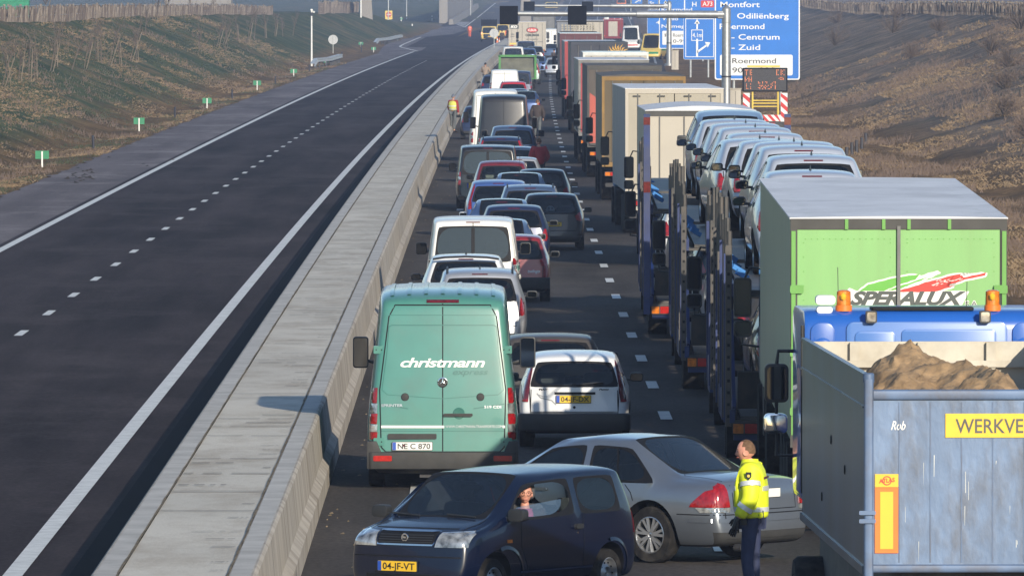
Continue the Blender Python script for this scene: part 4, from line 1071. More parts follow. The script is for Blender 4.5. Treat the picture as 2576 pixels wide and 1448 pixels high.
# ---- the rest of the queue, near to far:  name, label, category, style, paint, pixel x of its middle, pixels per metre at its rear, width, height, length, extras
NL = "plate_yellow"
Q = [
 ("coupe", "low dark taupe car with a matt roof half hidden behind the silver hatchback", "car", 'hatch', "taupe", 1385, 166, 1.72, 1.26, 4.1, {}),
 ("estate_car", "silver estate car with roof rails right behind the teal van", "car", 'estate', "silver", 1207, 141, 1.70, 1.50, 4.4, dict(rails=1, fin=1, rear='estate', glassm="glass_clear", lev=3)),
 ("hatchback", "pale silver car with a black spoiler on its tailgate, in front of the white van", "car", 'hatch', "white_car", 1172, 133, 1.74, 1.48, 4.0, dict(spoiler=1, fin=1, rear='hatch', glassm="glass_blue", lev=3)),
 ("panel_van", "white panel van with two tinted rear door windows", "van", 'van', "white_van", 1190, 125.5, 1.90, 1.92, 4.9, dict(twin=1, rear='van', lev=3, glassm="glass_opaque", rib=1)),
 ("hatchback", "small red hatchback with a grey bumper beside the white panel van", "car", 'hatch', "red", 1291, 121, 1.58, 1.40, 3.6, dict(rear='round', word="twingo", lev=3, bump=1)),
 ("hatchback", "mid blue car whose roof shows between the white van and the black hatchback", "car", 'sedan', "steel_blue", 1258, 113.5, 1.68, 1.40, 4.2, {}),
 ("hatchback", "dark blue hatchback with a big dark rear window behind the white van", "car", 'hatch', "dark_blue", 1293, 107.5, 1.70, 1.46, 4.1, dict(glassm="glass_dark", lev=3)),
 ("saloon_car", "blue saloon ahead of the dark blue hatchback, pale mirror on its left", "car", 'sedan', "mid_blue", 1262, 102.8, 1.72, 1.36, 4.4, dict(mirm="alloy")),
 ("hatchback", "black rounded hatchback with a yellow plate and a white plush toy in the rear window", "car", 'hatch', "black", 1388, 101, 1.66, 1.43, 3.84, dict(rear='round', plate="44-GH-BX", toy=1, lev=3, arch=True)),
 ("estate_car", "grey blue estate with roof rails just ahead of the black hatchback", "car", 'estate', "steel_blue", 1334, 97.6, 1.72, 1.46, 4.3, dict(rails=1, fin=1)),
 ("estate_car", "blue estate car with tall narrow red lamps beside its rear window", "car", 'estate', "blue", 1254, 96, 1.78, 1.50, 4.6, dict(rear='tall', lev=3)),
 ("saloon_car", "blue saloon with a whip aerial between the tall lamped estate and the red lamped hatchback", "car", 'sedan', "steel_blue", 1308, 91.0, 1.70, 1.43, 4.3, dict(whip=1)),
 ("hatchback", "black hatchback with round red lamps close to the middle of the road", "car", 'hatch', "graphite", 1364, 89.5, 1.66, 1.46, 3.8, dict(rear='round')),
 ("estate_car", "dark red estate with a see-through rear window beside the black van", "car", 'estate', "dark_red", 1263, 86.4, 1.72, 1.52, 4.3, dict(glassm="glass_clear", seatm="interior_light")),
 ("panel_van", "black panel van with two pale rear door windows and red and white lamps", "van", 'van', "black", 1227, 85.2, 1.90, 1.90, 4.9, dict(twin=1, rear='van', glassm="glass_opaque", plate2=1, lev=3)),
 ("hatchback", "silver hatchback showing between the black van and the man in red", "car", 'hatch', "silver", 1302, 82, 1.60, 1.36, 3.8, {}),
 ("hatchback", "pale blue hatchback just in front of the man in red", "car", 'hatch', "silver_blue", 1296, 78, 1.66, 1.44, 3.8, {}),
 ("estate_car", "dark blue estate with long red lamps behind the black van", "car", 'estate', "dark_blue", 1260, 74.8, 1.74, 1.56, 4.4, dict(rear='tall', rails=1, lev=3)),
 ("people_carrier", "grey blue people carrier with a wide glassy rear", "car", 'estate', "steel_blue", 1290, 71.5, 1.80, 1.72, 4.4, dict(glassm="glass_blue", zb=1)),
 ("high_roof_van", "dark graphite high roof van with the sun glinting on its rear", "van", 'bigvan', "graphite", 1267, 69.5, 1.99, 2.70, 5.6, dict(rear='van', lev=3, lampz=1, shiny=1)),
 ("high_roof_van", "white high roof van partly hidden by the dark graphite van", "van", 'bigvan', "white_van", 1246, 66.6, 1.99, 2.74, 5.6, dict(rear='van')),
 ("hatchback", "dark hatchback next to the barrier left of the white high roof van", "car", 'hatch', "dark_blue", 1207, 58, 1.70, 1.46, 3.9, dict(rear='round')),
 ("saloon_car", "blue saloon beside the dark high roof van near the walking man in brown", "car", 'sedan', "mid_blue", 1319, 50.5, 1.72, 1.44, 4.3, {}),
 ("hatchback", "pale blue hatchback in front of the red estate", "car", 'hatch', "silver_blue", 1296, 49, 1.68, 1.42, 3.9, {}),
 ("estate_car", "red estate car with roof bars behind the small white van", "car", 'estate', "bright_red", 1291, 46.2, 1.72, 1.50, 4.3, dict(rails=1, rear='tall')),
 ("small_van", "small white box-like van with blank rear doors", "van", 'van', "white_van", 1269, 43.5, 1.80, 1.88, 4.1, dict(rear='tall2', blank=1)),
 ("people_carrier", "dark people carrier to the right of the small white van", "car", 'van', "dark_blue", 1302, 43, 1.80, 1.74, 4.5, {}),
 ("hatchback", "dark hatchback half hidden on the left of the small white van", "car", 'hatch', "dark_blue", 1243, 42.2, 1.68, 1.42, 3.9, dict(rear='round')),
 ("people_carrier", "grey green people carrier hugging the right side of the green skip", "car", 'van', "grey_green", 1327, 36.7, 1.80, 1.76, 4.6, dict(rear='tall')),
 ("saloon_car", "dark blue saloon on the right of the green skip", "car", 'sedan', "mid_blue", 1351, 33, 1.72, 1.44, 4.3, {}),
 ("hatchback", "silver hatchback in the truck lane beside the dark blue saloon", "car", 'hatch', "silver", 1398, 34, 1.68, 1.46, 3.9, {}),
 ("camper_van", "pale camper van with the sun flashing on its roof beyond the green skip", "van", 'van', "white_van", 1291, 30.2, 1.90, 1.75, 4.8, dict(shiny=1)),
 ("estate_car", "blue estate between the camper van and the cream lorry", "car", 'estate', "mid_blue", 1326, 29.2, 1.74, 1.46, 4.3, {}),
 ("people_carrier", "dark people carrier right behind the cream lorry", "car", 'van', "dark_blue", 1323, 27.6, 1.80, 1.80, 4.5, dict(rear='van')),
 ("hatchback", "dark hatchback beside the right corner of the cream lorry", "car", 'hatch', "graphite", 1346, 28.4, 1.68, 1.48, 3.9, {}),
 ("high_roof_van", "white van ahead of the cream lorry, on its right", "van", 'bigvan', "white_van", 1387, 24.6, 2.0, 2.5, 5.6, {}),
 ("saloon_car", "small blue saloon close behind the white van ahead", "car", 'sedan', "steel_blue", 1389, 27.0, 1.72, 1.44, 4.3, {}),
]
QO = {}
for nm_, lab, cat, sty, pm, px, s_, W_, H_, L_, x in Q:
    X_, d_ = at(px, s_)
    small = s_ < 60
    mods = {}
    if x.get('blank') or (sty == 'bigvan'): mods['capglass'] = False
    if x.get('twin'): mods['frame'] = .02; mods['bulge'] = .05; mods['vcrease'] = .95; mods['tq'] = .9
    rk = x.get('rear', {'hatch': 'hatch', 'estate': 'estate', 'sedan': 'hatch', 'van': 'van', 'bigvan': 'van'}[sty])
    if rk == 'tall2': rk = 'van'
    o = vehicle(nm_, lab, cat, sty, pm, X_, d_, group=None, size=(L_, W_, H_), lev=x.get('lev', 1 if small else 2), glassm=x.get('glassm', "glass_dark" if s_ % 2 > 1 else "glass_blue"), mods=mods, det=0 if small else 1,
                rear=rk, mirm=x.get('mirm', "black_plastic"), arch=x.get('arch', False), brake=not small, plate_txt=x.get('plate'))
    QO[lab] = o; root, sk, B, _ = FB[o.name]
    if x.get('seatm'):
        for c in o.children:
            if c.name.startswith("seats"): c.data.materials[0] = M[x['seatm']]
    if x.get('rails'): rails(root, L_, W_, H_)
    if x.get('fin'): antenna(root, L_ * .22, H_, fin=True)
    if x.get('whip'): antenna(root, L_ * .35, H_ - .02, .5)
    if x.get('spoiler'):
        b = MB(); b.tube([(-.62, .28, H_ - .08), (-.4, .20, H_ - .045), (0, .17, H_ - .03), (.4, .20, H_ - .045), (.62, .28, H_ - .08)], .022, 6); b.build("spoiler", "black_plastic", root, 40)
    if x.get('twin'):
        b = MB(); sk.patch(b, 'rear', [(-.035, 1.02), (-.035, H_ - .2), (.035, H_ - .2), (.035, 1.02)], .012); sk.seam(b, 'rear', [(0, H_ - .1), (0, .42)], .016, .014)
        sk.seam(b, 'rear', [(-.80, .45), (-.80, 1.0)], .014, .003); sk.seam(b, 'rear', [(.80, .45), (.80, 1.0)], .014, .003)
        b.build("door_divide", "trim", root, 0)
    if x.get('rib'):
        b = MB(); sk.patch(b, 'right', [(.25, 1.15), (.25, 1.68), (1.1, 1.68), (1.1, 1.15)], .01); b.build("side_panel", "silver", root, 0)
        b = MB(); sk.patch(b, 'right', [(.2, .86), (.2, .98), (2.2, .98), (2.2, .86)], .012); b.build("stripe", "teal", root, 0)
    if x.get('word'):
        b = MB(); sk.write(b, 'rear', x['word'], .43, .62, .008, 0, width=.26, height=.06, bold=.03, shear=.2); b.build("lettering", "ink_white", root, 0)
    if x.get('plate2'): plate(root, sk, 'rear', -.45, .72, "51-VD-NG", .34, .16)
    if x.get('bump'):
        b = MB(); b.rbox(-.77, .77, -.06, .25, .28, .52, .08, 0, 'z', 4); b.build("bumper", "grey_plastic", root, 40, bevel=.02)
    if x.get('toy'):
        t = MB(); t.lathe((0, 0, 0), [(0, .10), (.03, .11), (.08, .09), (.12, .05), (.13, 0)], 'z', 16)
        ty = t.build("plush_toy", "white_post", None, 60); ty.location = root.matrix_basis @ Vector((-.03, .52, .98)); tag(ty, "white plush toy lying behind the rear window of the black hatchback", "toy")
        e = MB()
        for q in (-.035, .035): e.lathe((q, -.10, .07), [(0, .028), (-.006, .024), (-.006, .015)], 'y', 12)
        e.build("eye", "ink_black", ty, 0)
        b = MB(); b.rbox(-.65, .65, .40, .80, .92, .95, .02); b.build("parcel_shelf", "interior", root, 0)
    if sty == 'bigvan' or x.get('blank'):
        b = MB(); sk.seam(b, 'rear', [(0, H_ - .15), (0, .5)], .016, .004); sk.seam(b, 'rear', [(-.78, .6), (-.70, H_ - .25), (.70, H_ - .25), (.78, .6)], .014, .004); b.build("door_seam", "trim", root, 0)
# green skip on a trailer
P("skip_green", (.06, .24, .055), .5, var=.12, scale=3, dirt=(.10, .09, .07), dirt_amt=.4)
P("skip_inside", (.13, .13, .10), .8, var=.3, scale=2)
X_, d_ = at(1302, 38.4)
t = empty("skip_trailer", (X_, d_, 0), -doff(d_), "open green steel skip on a trailer in the queue of cars", "trailer")
b = MB()
W2 = 1.18
for s_ in (-1, 1): b.box(s_ * W2 - .04, s_ * W2 + .04, 0, 4.2, .7, 2.15)
b.box(-W2, W2, 4.16, 4.24, .7, 2.15); b.box(-W2, W2, .0, 4.2, .62, .70)
b.build("container", "skip_green", t, 0)
b = MB()
b.box(-W2 - .08, W2 + .08, -.08, .04, 2.08, 2.20); b.box(-W2 - .08, -W2 + .06, -.08, 4.26, 2.08, 2.20); b.box(W2 - .06, W2 + .08, -.08, 4.26, 2.08, 2.20); b.box(-W2 - .08, W2 + .08, 4.18, 4.3, 2.08, 2.20)
b.box(-W2 - .06, -W2 + .08, -.07, .03, .62, 2.08); b.box(W2 - .08, W2 + .06, -.07, .03, .62, 2.08)
b.build("rim_frame", "skip_green", t, 0)
b = MB().add([(-W2 + .08, .02, .72), (W2 - .08, .02, .72), (W2 - .08, .15, 2.08), (-W2 + .08, .15, 2.08)], [(0, 1, 2, 3)]); b.build("tailgate", "skip_inside", t, 0)
MB().box(-1., 1., .1, 4.8, .5, .6).build("chassis", "chassis", t, 0)
for s_ in (-1, 1):
    for y in (1.6, 2.5): wheel(t, s_ * 1.05, y, .32, s_, detail=False)

# ================================================================ TRUCKS
P("tarp_grey", (.64, .65, .69), .55, var=.10, scale=.9, bump=.6, bscale=1.2, dirt=(.30, .30, .32), dirt_amt=.5, dirt_scale=.6)
P("lime", (.22, .45, .16), .45, var=.05, scale=1.0, dirt=(.20, .30, .12), dirt_amt=.30, dirt_scale=1.3, stretch=(3, 1, .35))
P("lime_dark", (.13, .34, .07), .5, var=.08)
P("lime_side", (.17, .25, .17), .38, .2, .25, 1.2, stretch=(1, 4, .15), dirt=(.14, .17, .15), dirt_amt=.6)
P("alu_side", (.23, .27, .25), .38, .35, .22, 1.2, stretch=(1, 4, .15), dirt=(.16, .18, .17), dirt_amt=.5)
P("cream", (.36, .325, .26), .55, var=.08, scale=1., dirt=(.30, .26, .20), dirt_amt=.35, stretch=(2, 2, .5))
P("cream_light", (.43, .39, .33), .5, var=.05, scale=1., dirt=(.4, .36, .3), dirt_amt=.25)
P("grey_side", (.20, .21, .24), .5, .1, .12, .8)
P("blue_grey_side", (.11, .13, .18), .5, var=.2, scale=.8)
P("ochre", (.085, .060, .028), .55, var=.25, scale=1.1, stretch=(2, 2, .3))
P("ochre_edge", (.22, .12, .02), .5, var=.2)
P("orange_tarp", (.40, .075, .05), .5, var=.12, scale=.8)
P("brown_tarp", (.085, .07, .06), .7, var=.3, scale=1.5, stretch=(1, 1, .3))
P("red_door", (.30, .03, .035), .5, var=.12)
P("maroon", (.09, .018, .028), .5, var=.15)
P("dark_frame", (.06, .058, .055), .6, .2, .2)
P("steel_frame", (.15, .15, .15), .5, .4, .2)
P("navy_tarp", (.020, .025, .045), .5, var=.2)
P("sun_yellow", (.60, .33, .05), .5, var=.15)
P("cab_blue", (.015, .10, .43), .30, coat=.6, var=.06, scale=1.)
P("cab_light_blue", (.055, .16, .46), .32, coat=.6, var=.05, scale=1.)
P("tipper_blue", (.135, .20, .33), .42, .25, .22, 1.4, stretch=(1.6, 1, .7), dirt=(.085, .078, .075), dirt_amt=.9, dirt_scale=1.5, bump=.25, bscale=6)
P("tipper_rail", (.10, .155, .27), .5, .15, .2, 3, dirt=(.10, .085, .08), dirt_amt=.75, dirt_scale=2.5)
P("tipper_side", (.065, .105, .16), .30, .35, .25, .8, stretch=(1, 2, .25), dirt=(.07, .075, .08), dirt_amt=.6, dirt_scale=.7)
P("tipper_inner", (.55, .51, .43), .7, var=.12, scale=1.5, dirt=(.28, .23, .17), dirt_amt=.6, dirt_scale=2)
P("sand", (.38, .25, .135), .95, var=.30, scale=5, bump=1., bscale=14, dirt=(.20, .13, .075), dirt_amt=.7, dirt_scale=3)
P("carrier_blue", (.013, .030, .125), .45, .1, .2, 4, dirt=(.08, .08, .09), dirt_amt=.5)
P("carrier_steel", (.075, .072, .07), .5, .5, .3, 4, dirt=(.10, .075, .06), dirt_amt=.6, dirt_scale=4)
P("strap_blue", (.05, .20, .50), .6)
P("light_blue_cab", (.20, .50, .80), .4, coat=.5)

def truck_cab(root, y0, m, W=2.45, z1=2.95, L_=2.0, lower="chassis", mirrors=True, roofm=None, z0=1.0):
    """forward-control cab: shell, windows, mirrors"""
    c = MB(); hw = W / 2
    c.rbox(-hw, hw, y0, y0 + L_, z0, z1, .22, 0, 'x', 4); b = c.build("cab", m, root, 40, bevel=.04)
    MB().rbox(-hw + .02, hw - .02, y0 + .3, y0 + L_ + .03, .35, z0 + .02, .1, 0, 'x').build("cab_skirt", lower, root, 40)
    MB().rbox(-hw + .15, hw - .15, y0 + L_ - .01, y0 + L_ + .012, 1.75, z1 - .35, .1, 0, 'y').build("windscreen", "glass_opaque", b, 0)
    for s_ in (-1, 1):
        g_ = MB(); g_.rbox(s_ * hw - .004 if s_ < 0 else hw - .008, s_ * hw + .008 if s_ < 0 else hw + .004, y0 + .75, y0 + L_ - .15, 1.75, z1 - .42, .1, 0, 'x'); g_.build("side_window", "glass_opaque", b, 0)
        if mirrors:
            q = MB(); x = s_ * (hw + .22)
            q.rbox(x - .12, x + .12, y0 + L_ - .10, y0 + L_ + .03, 1.85, 2.38, .05, 0, 'y', 4); q.rbox(x - .12, x + .12, y0 + L_ - .10, y0 + L_ + .03, 1.58, 1.80, .05, 0, 'y', 4)
            q.tube([(s_ * (hw - .05), y0 + L_ - .15, 2.50), (s_ * (hw + .12), y0 + L_ - .02, 2.52), (x, y0 + L_ - .03, 2.3)], .018, 6); q.tube([(s_ * (hw - .05), y0 + L_ - .15, 1.45), (x, y0 + L_ - .03, 1.48), (x, y0 + L_ - .03, 1.7)], .018, 6)
            o = q.build("wing_mirror", "black_plastic", root, 40)
            q = MB(); q.rbox(x - .10, x + .10, y0 + L_ - .104, y0 + L_ - .101, 1.88, 2.35, .03, 0, 'y', 4); q.rbox(x - .10, x + .10, y0 + L_ - .104, y0 + L_ - .101, 1.61, 1.78, .03, 0, 'y', 4); q.build("mirror_glass", "mirror_glass", o, 0)
    return b
def truck_wheels(root, ys_, r=.50, W=2.5, det=False):
    for y in ys_:
        for s_ in (-1, 1):
            if det: wheel(root, s_ * (W / 2 - .18), y, r, s_, w=.32, rim="steel", spokes=0, detail=False)
            else: MB().cyl((s_ * (W / 2 - .19), y, r), r, .34, 'x', 18).build("wheel", "rubber", root, 40)
def tail_lamps(root, y, z, W=2.4, wd=.42, h=.14, kind=0):
    for s_ in (-1, 1):
        x = s_ * (W / 2 - wd / 2 - .02); b = MB()
        b.rbox(x - wd / 2, x + wd / 2, y - .05, y + .03, z - h / 2, z + h / 2, .02, 0, 'y'); o = b.build("tail_light", "black_plastic", root, 40)
        b = MB(); xa, xb = (x - wd / 2 + .02, x + wd / 2 - .02)
        if s_ > 0: xa, xb = xb, xa
        for f0, f1, mi in ((0, .4, 1), (.42, 1, 0)):
            u0, u1 = sorted((xa + (xb - xa) * f0, xa + (xb - xa) * f1)); b.rbox(u0, u1, y - .058, y - .049, z - h / 2 + .015, z + h / 2 - .015, .012, mi, 'y')
        b.build("lamp_lens", ["lamp_bright_red", "lamp_amber"], o, 0)
def box_truck(label, px, s_, W=2.55, z1=3.9, L_=13.6, side="grey_side", door="cream", roof="tarp_grey", frame="dark_frame", cab="white_van", name="lorry", cat="lorry", curved=0., cabm=True, X=None, z0=1.15, lamps=True, doors=True, phi=None, cabz=2.95, det=False, rods=True):
    X_, d_ = at(px, s_)
    if X is not None: X_ = X
    root = empty(name, (X_, d_, 0), (.004 if d_ < 640 else -doff(d_)) if phi is None else phi, label, cat); hw = W / 2
    b = MB(); b.box(-hw, hw, .05, L_, z0, z1 - .02)
    b.f = [f for i, f in enumerate(b.f) if i not in (2,)]; b.m = b.m[:len(b.f)]; b.build("box_body", side, root, 0)
    r = MB(); n = 10; prof_ = [(-hw - .02, z1 - .02)] + [(-hw - .02 + (W + .04) * i / n, z1 + curved * math.sin(math.pi * i / n)) for i in range(n + 1)] + [(hw + .02, z1 - .02)]
    nseg = max(2, int(L_ / .6)); rows = []
    for j in range(nseg + 1):
        sag = -.030 * (j % 2)
        rows.append([(x, -.02 + (L_ + .04) * j / nseg, z + (sag if 1 < i < len(prof_) - 2 else 0)) for i, (x, z) in enumerate(prof_)])
    for row in rows: r.v += row
    k = len(prof_)
    for j in range(nseg):
        for i in range(k - 1): r.f.append((j * k + i, j * k + i + 1, (j + 1) * k + i + 1, (j + 1) * k + i)); r.m.append(0)
    r.f.append(tuple(range(k))); r.m.append(0)
    r.build("roof", roof, root, 50)
    f = MB()                                             # rear portal
    f.box(-hw - .01, hw + .01, -.03, .06, z1 - .14, z1 - .015); f.box(-hw - .01, hw + .01, -.03, .06, z0 - .08, z0 + .06)
    for sg in (-1, 1): f.box(sg * hw - (.01 if sg < 0 else .07), sg * hw + (.07 if sg < 0 else .01), -.03, .06, z0 + .06, z1 - .14)
    f.build("rear_frame", frame, root, 0)
    if doors:
        for sg in (-1, 1):
            x0, x1 = sorted((sg * .012, sg * (hw - .072)))
            dd = MB(); dd.box(x0, x1, -.012, .04, z0 + .065, z1 - .145); do = dd.build("rear_door", door, root, 0)
            if not rods: continue
            hb = MB()
            for q in (.30, .75): hb.tube([(sg * hw * q, -.035, z0 + .07), (sg * hw * q, -.035, z1 - .15)], .014, 6)
            hb.build("lock_rod", "steel_frame", do, 40)
    u = MB(); u.box(-hw + .1, hw - .1, .12, .22, .45, .57); u.box(-.5, .5, .1, L_ - .5, .85, z0); 
    for sg in (-1, 1): u.box(sg * .7 - .04, sg * .7 + .04, .14, .22, .57, z0)
    u.build("chassis", "chassis", root, 0)
    if lamps: tail_lamps(root, .0, .85, W - .1)
    if det or s_ > 40:
        truck_wheels(root, (L_ * .18, L_ * .27, L_ * .36) if L_ > 9 else (L_ * .25,), W=W)
    y = L_ + .55
    truck_cab(root, y, cab, z1=cabz, mirrors=cabm); truck_wheels(root, (y + 1.2,), W=W); truck_wheels(root, (y - 2.6,), W=W)
    return root

# ---- lime green curtain-sider with the big logo
lime = box_truck("lime green lorry with a red and green logo on its rear doors", 0, 212, z1=3.80, side="lime_side", door="lime", roof="tarp_grey", X=4.90, cab="white_van", curved=.015, phi=0, lamps=True, det=True, rods=False)
lime.rotation_euler = (.0155, 0, 0)
b = MB()
for sg in (-1, 1):
    b.box(min(sg * 1.275, sg * 1.225), max(sg * 1.275, sg * 1.225), -.045, -.032, 1.22, 3.64)
    for z in (1.5, 2.2, 2.95): b.rbox(sg * 1.21 - .08, sg * 1.21 + .08, -.062, -.046, z - .05, z + .05, .02, 0, 'y')
for x in (-.62, -.18, .12, .60): b.box(x - .02, x + .02, -.045, -.03, 3.66, 3.78)
b.build("hinge_post", "lime_dark", lime, 0)
b = MB(); b.box(-.02, .02, -.05, -.015, 2.62, 3.70); b.build("centre_post", "steel_frame", lime, 0)
b = MB()
for sg in (-1, 1):
    for k in range(15): b.cyl((sg * (.10 + .072 * k), -.014, 3.545), .008, .008, 'y', 6)
    for k in range(13):
        for x in (.10, 1.13): b.cyl((sg * x, -.014, 3.50 - k * .17), .008, .008, 'y', 6)
b.build("rivet", "lime_dark", lime, 0)
def LL(zx, zy): return (((2780 + zx / 2.227) * .6708 - 2261) / 212, 6.5 - ((650 + zy / 2.227) * .6708 + 26) / 212)
def flat(mb, pts, y, mi, grow=0., rag=0., sub=5):
    """flat outline on the rear doors; ragged like a brush stroke"""
    rr = random.Random(len(pts)); P_ = [LL(*p) for p in pts]; cx = sum(p[0] for p in P_) / len(P_); cz = sum(p[1] for p in P_) / len(P_); out = []
    area = sum(P_[i][0] * P_[(i + 1) % len(P_)][1] - P_[(i + 1) % len(P_)][0] * P_[i][1] for i in range(len(P_)))
    for i, p in enumerate(P_):
        q = P_[(i + 1) % len(P_)]; dx, dz = q[0] - p[0], q[1] - p[1]; l = math.hypot(dx, dz); s_ = 1 if area > 0 else -1
        for t in range(sub):
            j = grow + rag * rr.uniform(-1, 1)
            out.append((p[0] + dx * t / sub + s_ * dz / l * j, y, p[1] + dz * t / sub - s_ * dx / l * j))
    bm = bmesh.new(); f = bm.faces.new([bm.verts.new(v) for v in out]); bmesh.ops.triangulate(bm, faces=[f])
    bm.verts.index_update(); mb.add([v.co[:] for v in bm.verts], [tuple(v.index for v in q.verts) for q in bm.faces], mi); bm.free()
red_ = [(1290, 985), (1460, 935), (1560, 900), (1830, 835), (1855, 865), (2045, 825), (2035, 850), (1870, 885), (1680, 940), (1775, 938), (1600, 990)]
grn_ = [(985, 982), (1060, 925), (1280, 868), (1490, 840), (1450, 885), (1300, 935), (1190, 980)]
wht_ = [(1210, 985), (1350, 922), (1450, 870), (1640, 808), (1665, 832), (1540, 885), (1480, 915), (1260, 988)]
b = MB(); flat(b, red_, -.0155, 0, .022, .006); flat(b, grn_, -.0155, 0, .020, .005); flat(b, wht_, -.0160, 0, .004, .006); flat(b, [(900, 960), (960, 985), (1360, 985), (1480, 965), (1520, 990), (1900, 980), (1830, 1110), (1290, 1110), (1280, 1120), (915, 1110), (880, 1020)], -.0165, 0, .01, .003)
flat(b, grn_, -.0172, 2, 0, .004); flat(b, red_, -.0172, 1, 0, .005); flat(b, [(915, 1106), (1285, 1106), (1285, 1132), (915, 1132)], -.0172, 1)
flat(b, [(1215, 978), (1350, 930), (1560, 862), (1500, 895), (1300, 970)], -.0180, 2, 0, .004)
for i in range(26):
    q = random.Random(i); zx = q.uniform(1560, 1840); zy = 1000 - (zx - 1300) * .235 + q.uniform(-22, 22) - 12; flat(b, [(zx, zy), (zx + 22, zy - 6), (zx + 20, zy - 1), (zx + 3, zy + 4)], -.0180, 0, 0, 0, 1)
x, z = LL(1395, 1092)
text(b, "SPERALUX", (x, -.0190, z), (1, 0, 0), (0, 0, 1), 3, width=1.38, height=.150, bold=.045, shear=.35, spacing=.95)
x, z = LL(1928, 1108); text(b, "S.A.", (x, -.0175, z), (1, 0, 0), (0, 0, 1), 0, width=.175, height=.065, bold=.06); text(b, "S.A.", (x, -.0185, z + .005), (1, 0, 0), (0, 0, 1), 3, width=.16, height=.055, bold=.01)
b.build("logo", ["ink_white", "ink_red", "ink_green", "ink_grey"], lime, 0)

# ---- blue tipper with sand, nearest of all
tp = empty("tipper_truck", (4.42, 88.2, 0), R(1.6), "dirty blue tipper truck loaded with sand at the right edge of the photo", "truck")
T1 = 2.78; TL = 10.2; BAKE = Matrix.Translation((0, 0, .63)) @ Matrix.Scale(.903, 4)
b = MB()
b.box(-1.25, -1.21, .06, TL, .93, T1); b.box(1.21, 1.25, .06, TL, .93, T1)
for y in (1.9, 3.9, 5.9, 7.9): pass
b.box(-1.262, -1.205, .05, TL, T1 - .002, T1 + .03); b.box(1.205, 1.262, .05, TL, T1 - .002, T1 + .03)
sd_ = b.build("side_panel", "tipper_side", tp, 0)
b = MB(); b.box(-1.275, -1.25, .06, TL, .88, .96); b.box(-1.27, -1.25, .06, TL, T1 - .30, T1 - .28); b.build("side_rib", "tipper_side", tp, 0)
b = MB()
for y, z in ((3.0, 1.75), (5.2, 1.95), (6.7, 1.3)): b.lathe((-1.252, y, z), [(0, .05), (-.01, .04), (-.01, 0)], 'x', 12)
b.build("side_cap", "trim", tp, 0)
b = MB(); b.box(-1.21, 1.21, .06, TL - .04, 1.0, 1.04); b.build("floor", "tipper_inner", tp, 0)
b = MB(); b.box(-1.21, 1.21, TL - .04, TL, 1.04, T1 - .01); b.box(-1.204, -1.196, .12, TL - .05, 1.1, T1 - .02)
for x in (-.70, .02, .75): b.box(x - .05, x + .05, TL - .11, TL - .042, 1.2, T1 - .02)
b.box(-1.2, 1.2, TL - .14, TL - .112, T1 - .28, T1 - .21); b.build("headboard", "tipper_inner", tp, 0)
b = MB(); b.rbox(-1.17, 1.17, -.02, .05, .98, T1 - .22, .01, 0, 'y'); tg_ = b.build("tailgate", "tipper_blue", tp, 0)
b = MB()
b.rbox(-1.17, 1.17, -.05, .06, T1 - .22, T1 - .12, .02, 0, 'x'); b.rbox(-1.17, 1.17, -.04, .06, .90, .98, .02, 0, 'x')
b.build("tailgate_rail", "tipper_rail", tp, 40)
b = MB()
for k in range(7): x = -.92 + k * .30; b.box(x - .006, x + .006, -.026, -.02, 1.0, T1 - .24)
b.build("tailgate_rib", "tipper_rail", tp, 0)
for sg in (-1, 1):
    b = MB(); b.rbox(sg * 1.215 - .045, sg * 1.215 + .045, -.06, .06, .55, T1 - .02, .02); b.lathe((sg * 1.215, 0, T1 - .05), [(0, .055), (.08, .055), (.09, .04), (.09, 0)], 'z', 14)
    o = b.build("corner_post", "tipper_rail", tp, 40)
    b = MB(); b.rbox(sg * 1.21 - .10, sg * 1.21 + .06, -.085, -.062, 1.38, 1.42, .01, 0, 'y'); b.rbox(sg * 1.21 - .10, sg * 1.21 + .06, -.085, -.062, 1.46, 1.50, .01, 0, 'y'); b.build("latch", "tipper_rail", o, 40)
b = MB(); b.box(-.477, .86, -.034, -.028, 2.20, 2.43); text(b, "WERKVERKEER", (.19, -.037, 2.245), (1, 0, 0), (0, 0, 1), 1, width=1.14, height=.135, bold=.012)
b.build("sign_plate", ["plate_yellow", "ink_grey"], tp, 0)
P("scrap_orange", (.80, .18, .02), .5, var=.06); P("scrap_yellow", (.85, .48, .03), .5, var=.05)
b = MB(); b.box(-1.155, -.93, -.034, -.028, 1.09, 1.72, 0); b.box(-1.105, -.98, -.039, -.035, 1.13, 1.68, 1); b.box(-1.155, -.93, -.034, -.028, 1.724, 1.85, 1)
b.lathe((-1.04, -.036, 1.787), [(0, .045), (-.002, .045), (-.002, .035), (0, .035)], 'y', 20, 2); text(b, "ATLAS", (-1.04, -.040, 1.770), (1, 0, .1), (0, 0, 1), 2, width=.15, height=.04, bold=.02)
b.build("reflector_board", ["scrap_orange", "scrap_yellow", "ink_red"], tp, 0)
b = MB(); text(b, "Rob", (-.93, -.026, 2.275), (1, 0, 0), (0, 0, 1), 0, width=.14, height=.085, bold=.01, shear=.35); b.build("lettering", "ink_white", tp, 0)
b = MB()                                                  # scratches and drips where the load runs over
rq = random.Random(5)
for k in range(22):
    x, z = rq.uniform(-1.0, 1.1), rq.uniform(1.2, 2.3); l = rq.uniform(.03, .22); wv = rq.uniform(.003, .008)
    b.add([(x, -.0215, z), (x + wv, -.0215, z), (x + wv * rq.uniform(0, 1.5), -.0215, z - l), (x, -.0215, z - l)], [(0, 1, 2, 3)])
b.build("scratch", "galv", tp, 0)
b = MB(); n1, n2 = 150, 84                                 # the heap of sand
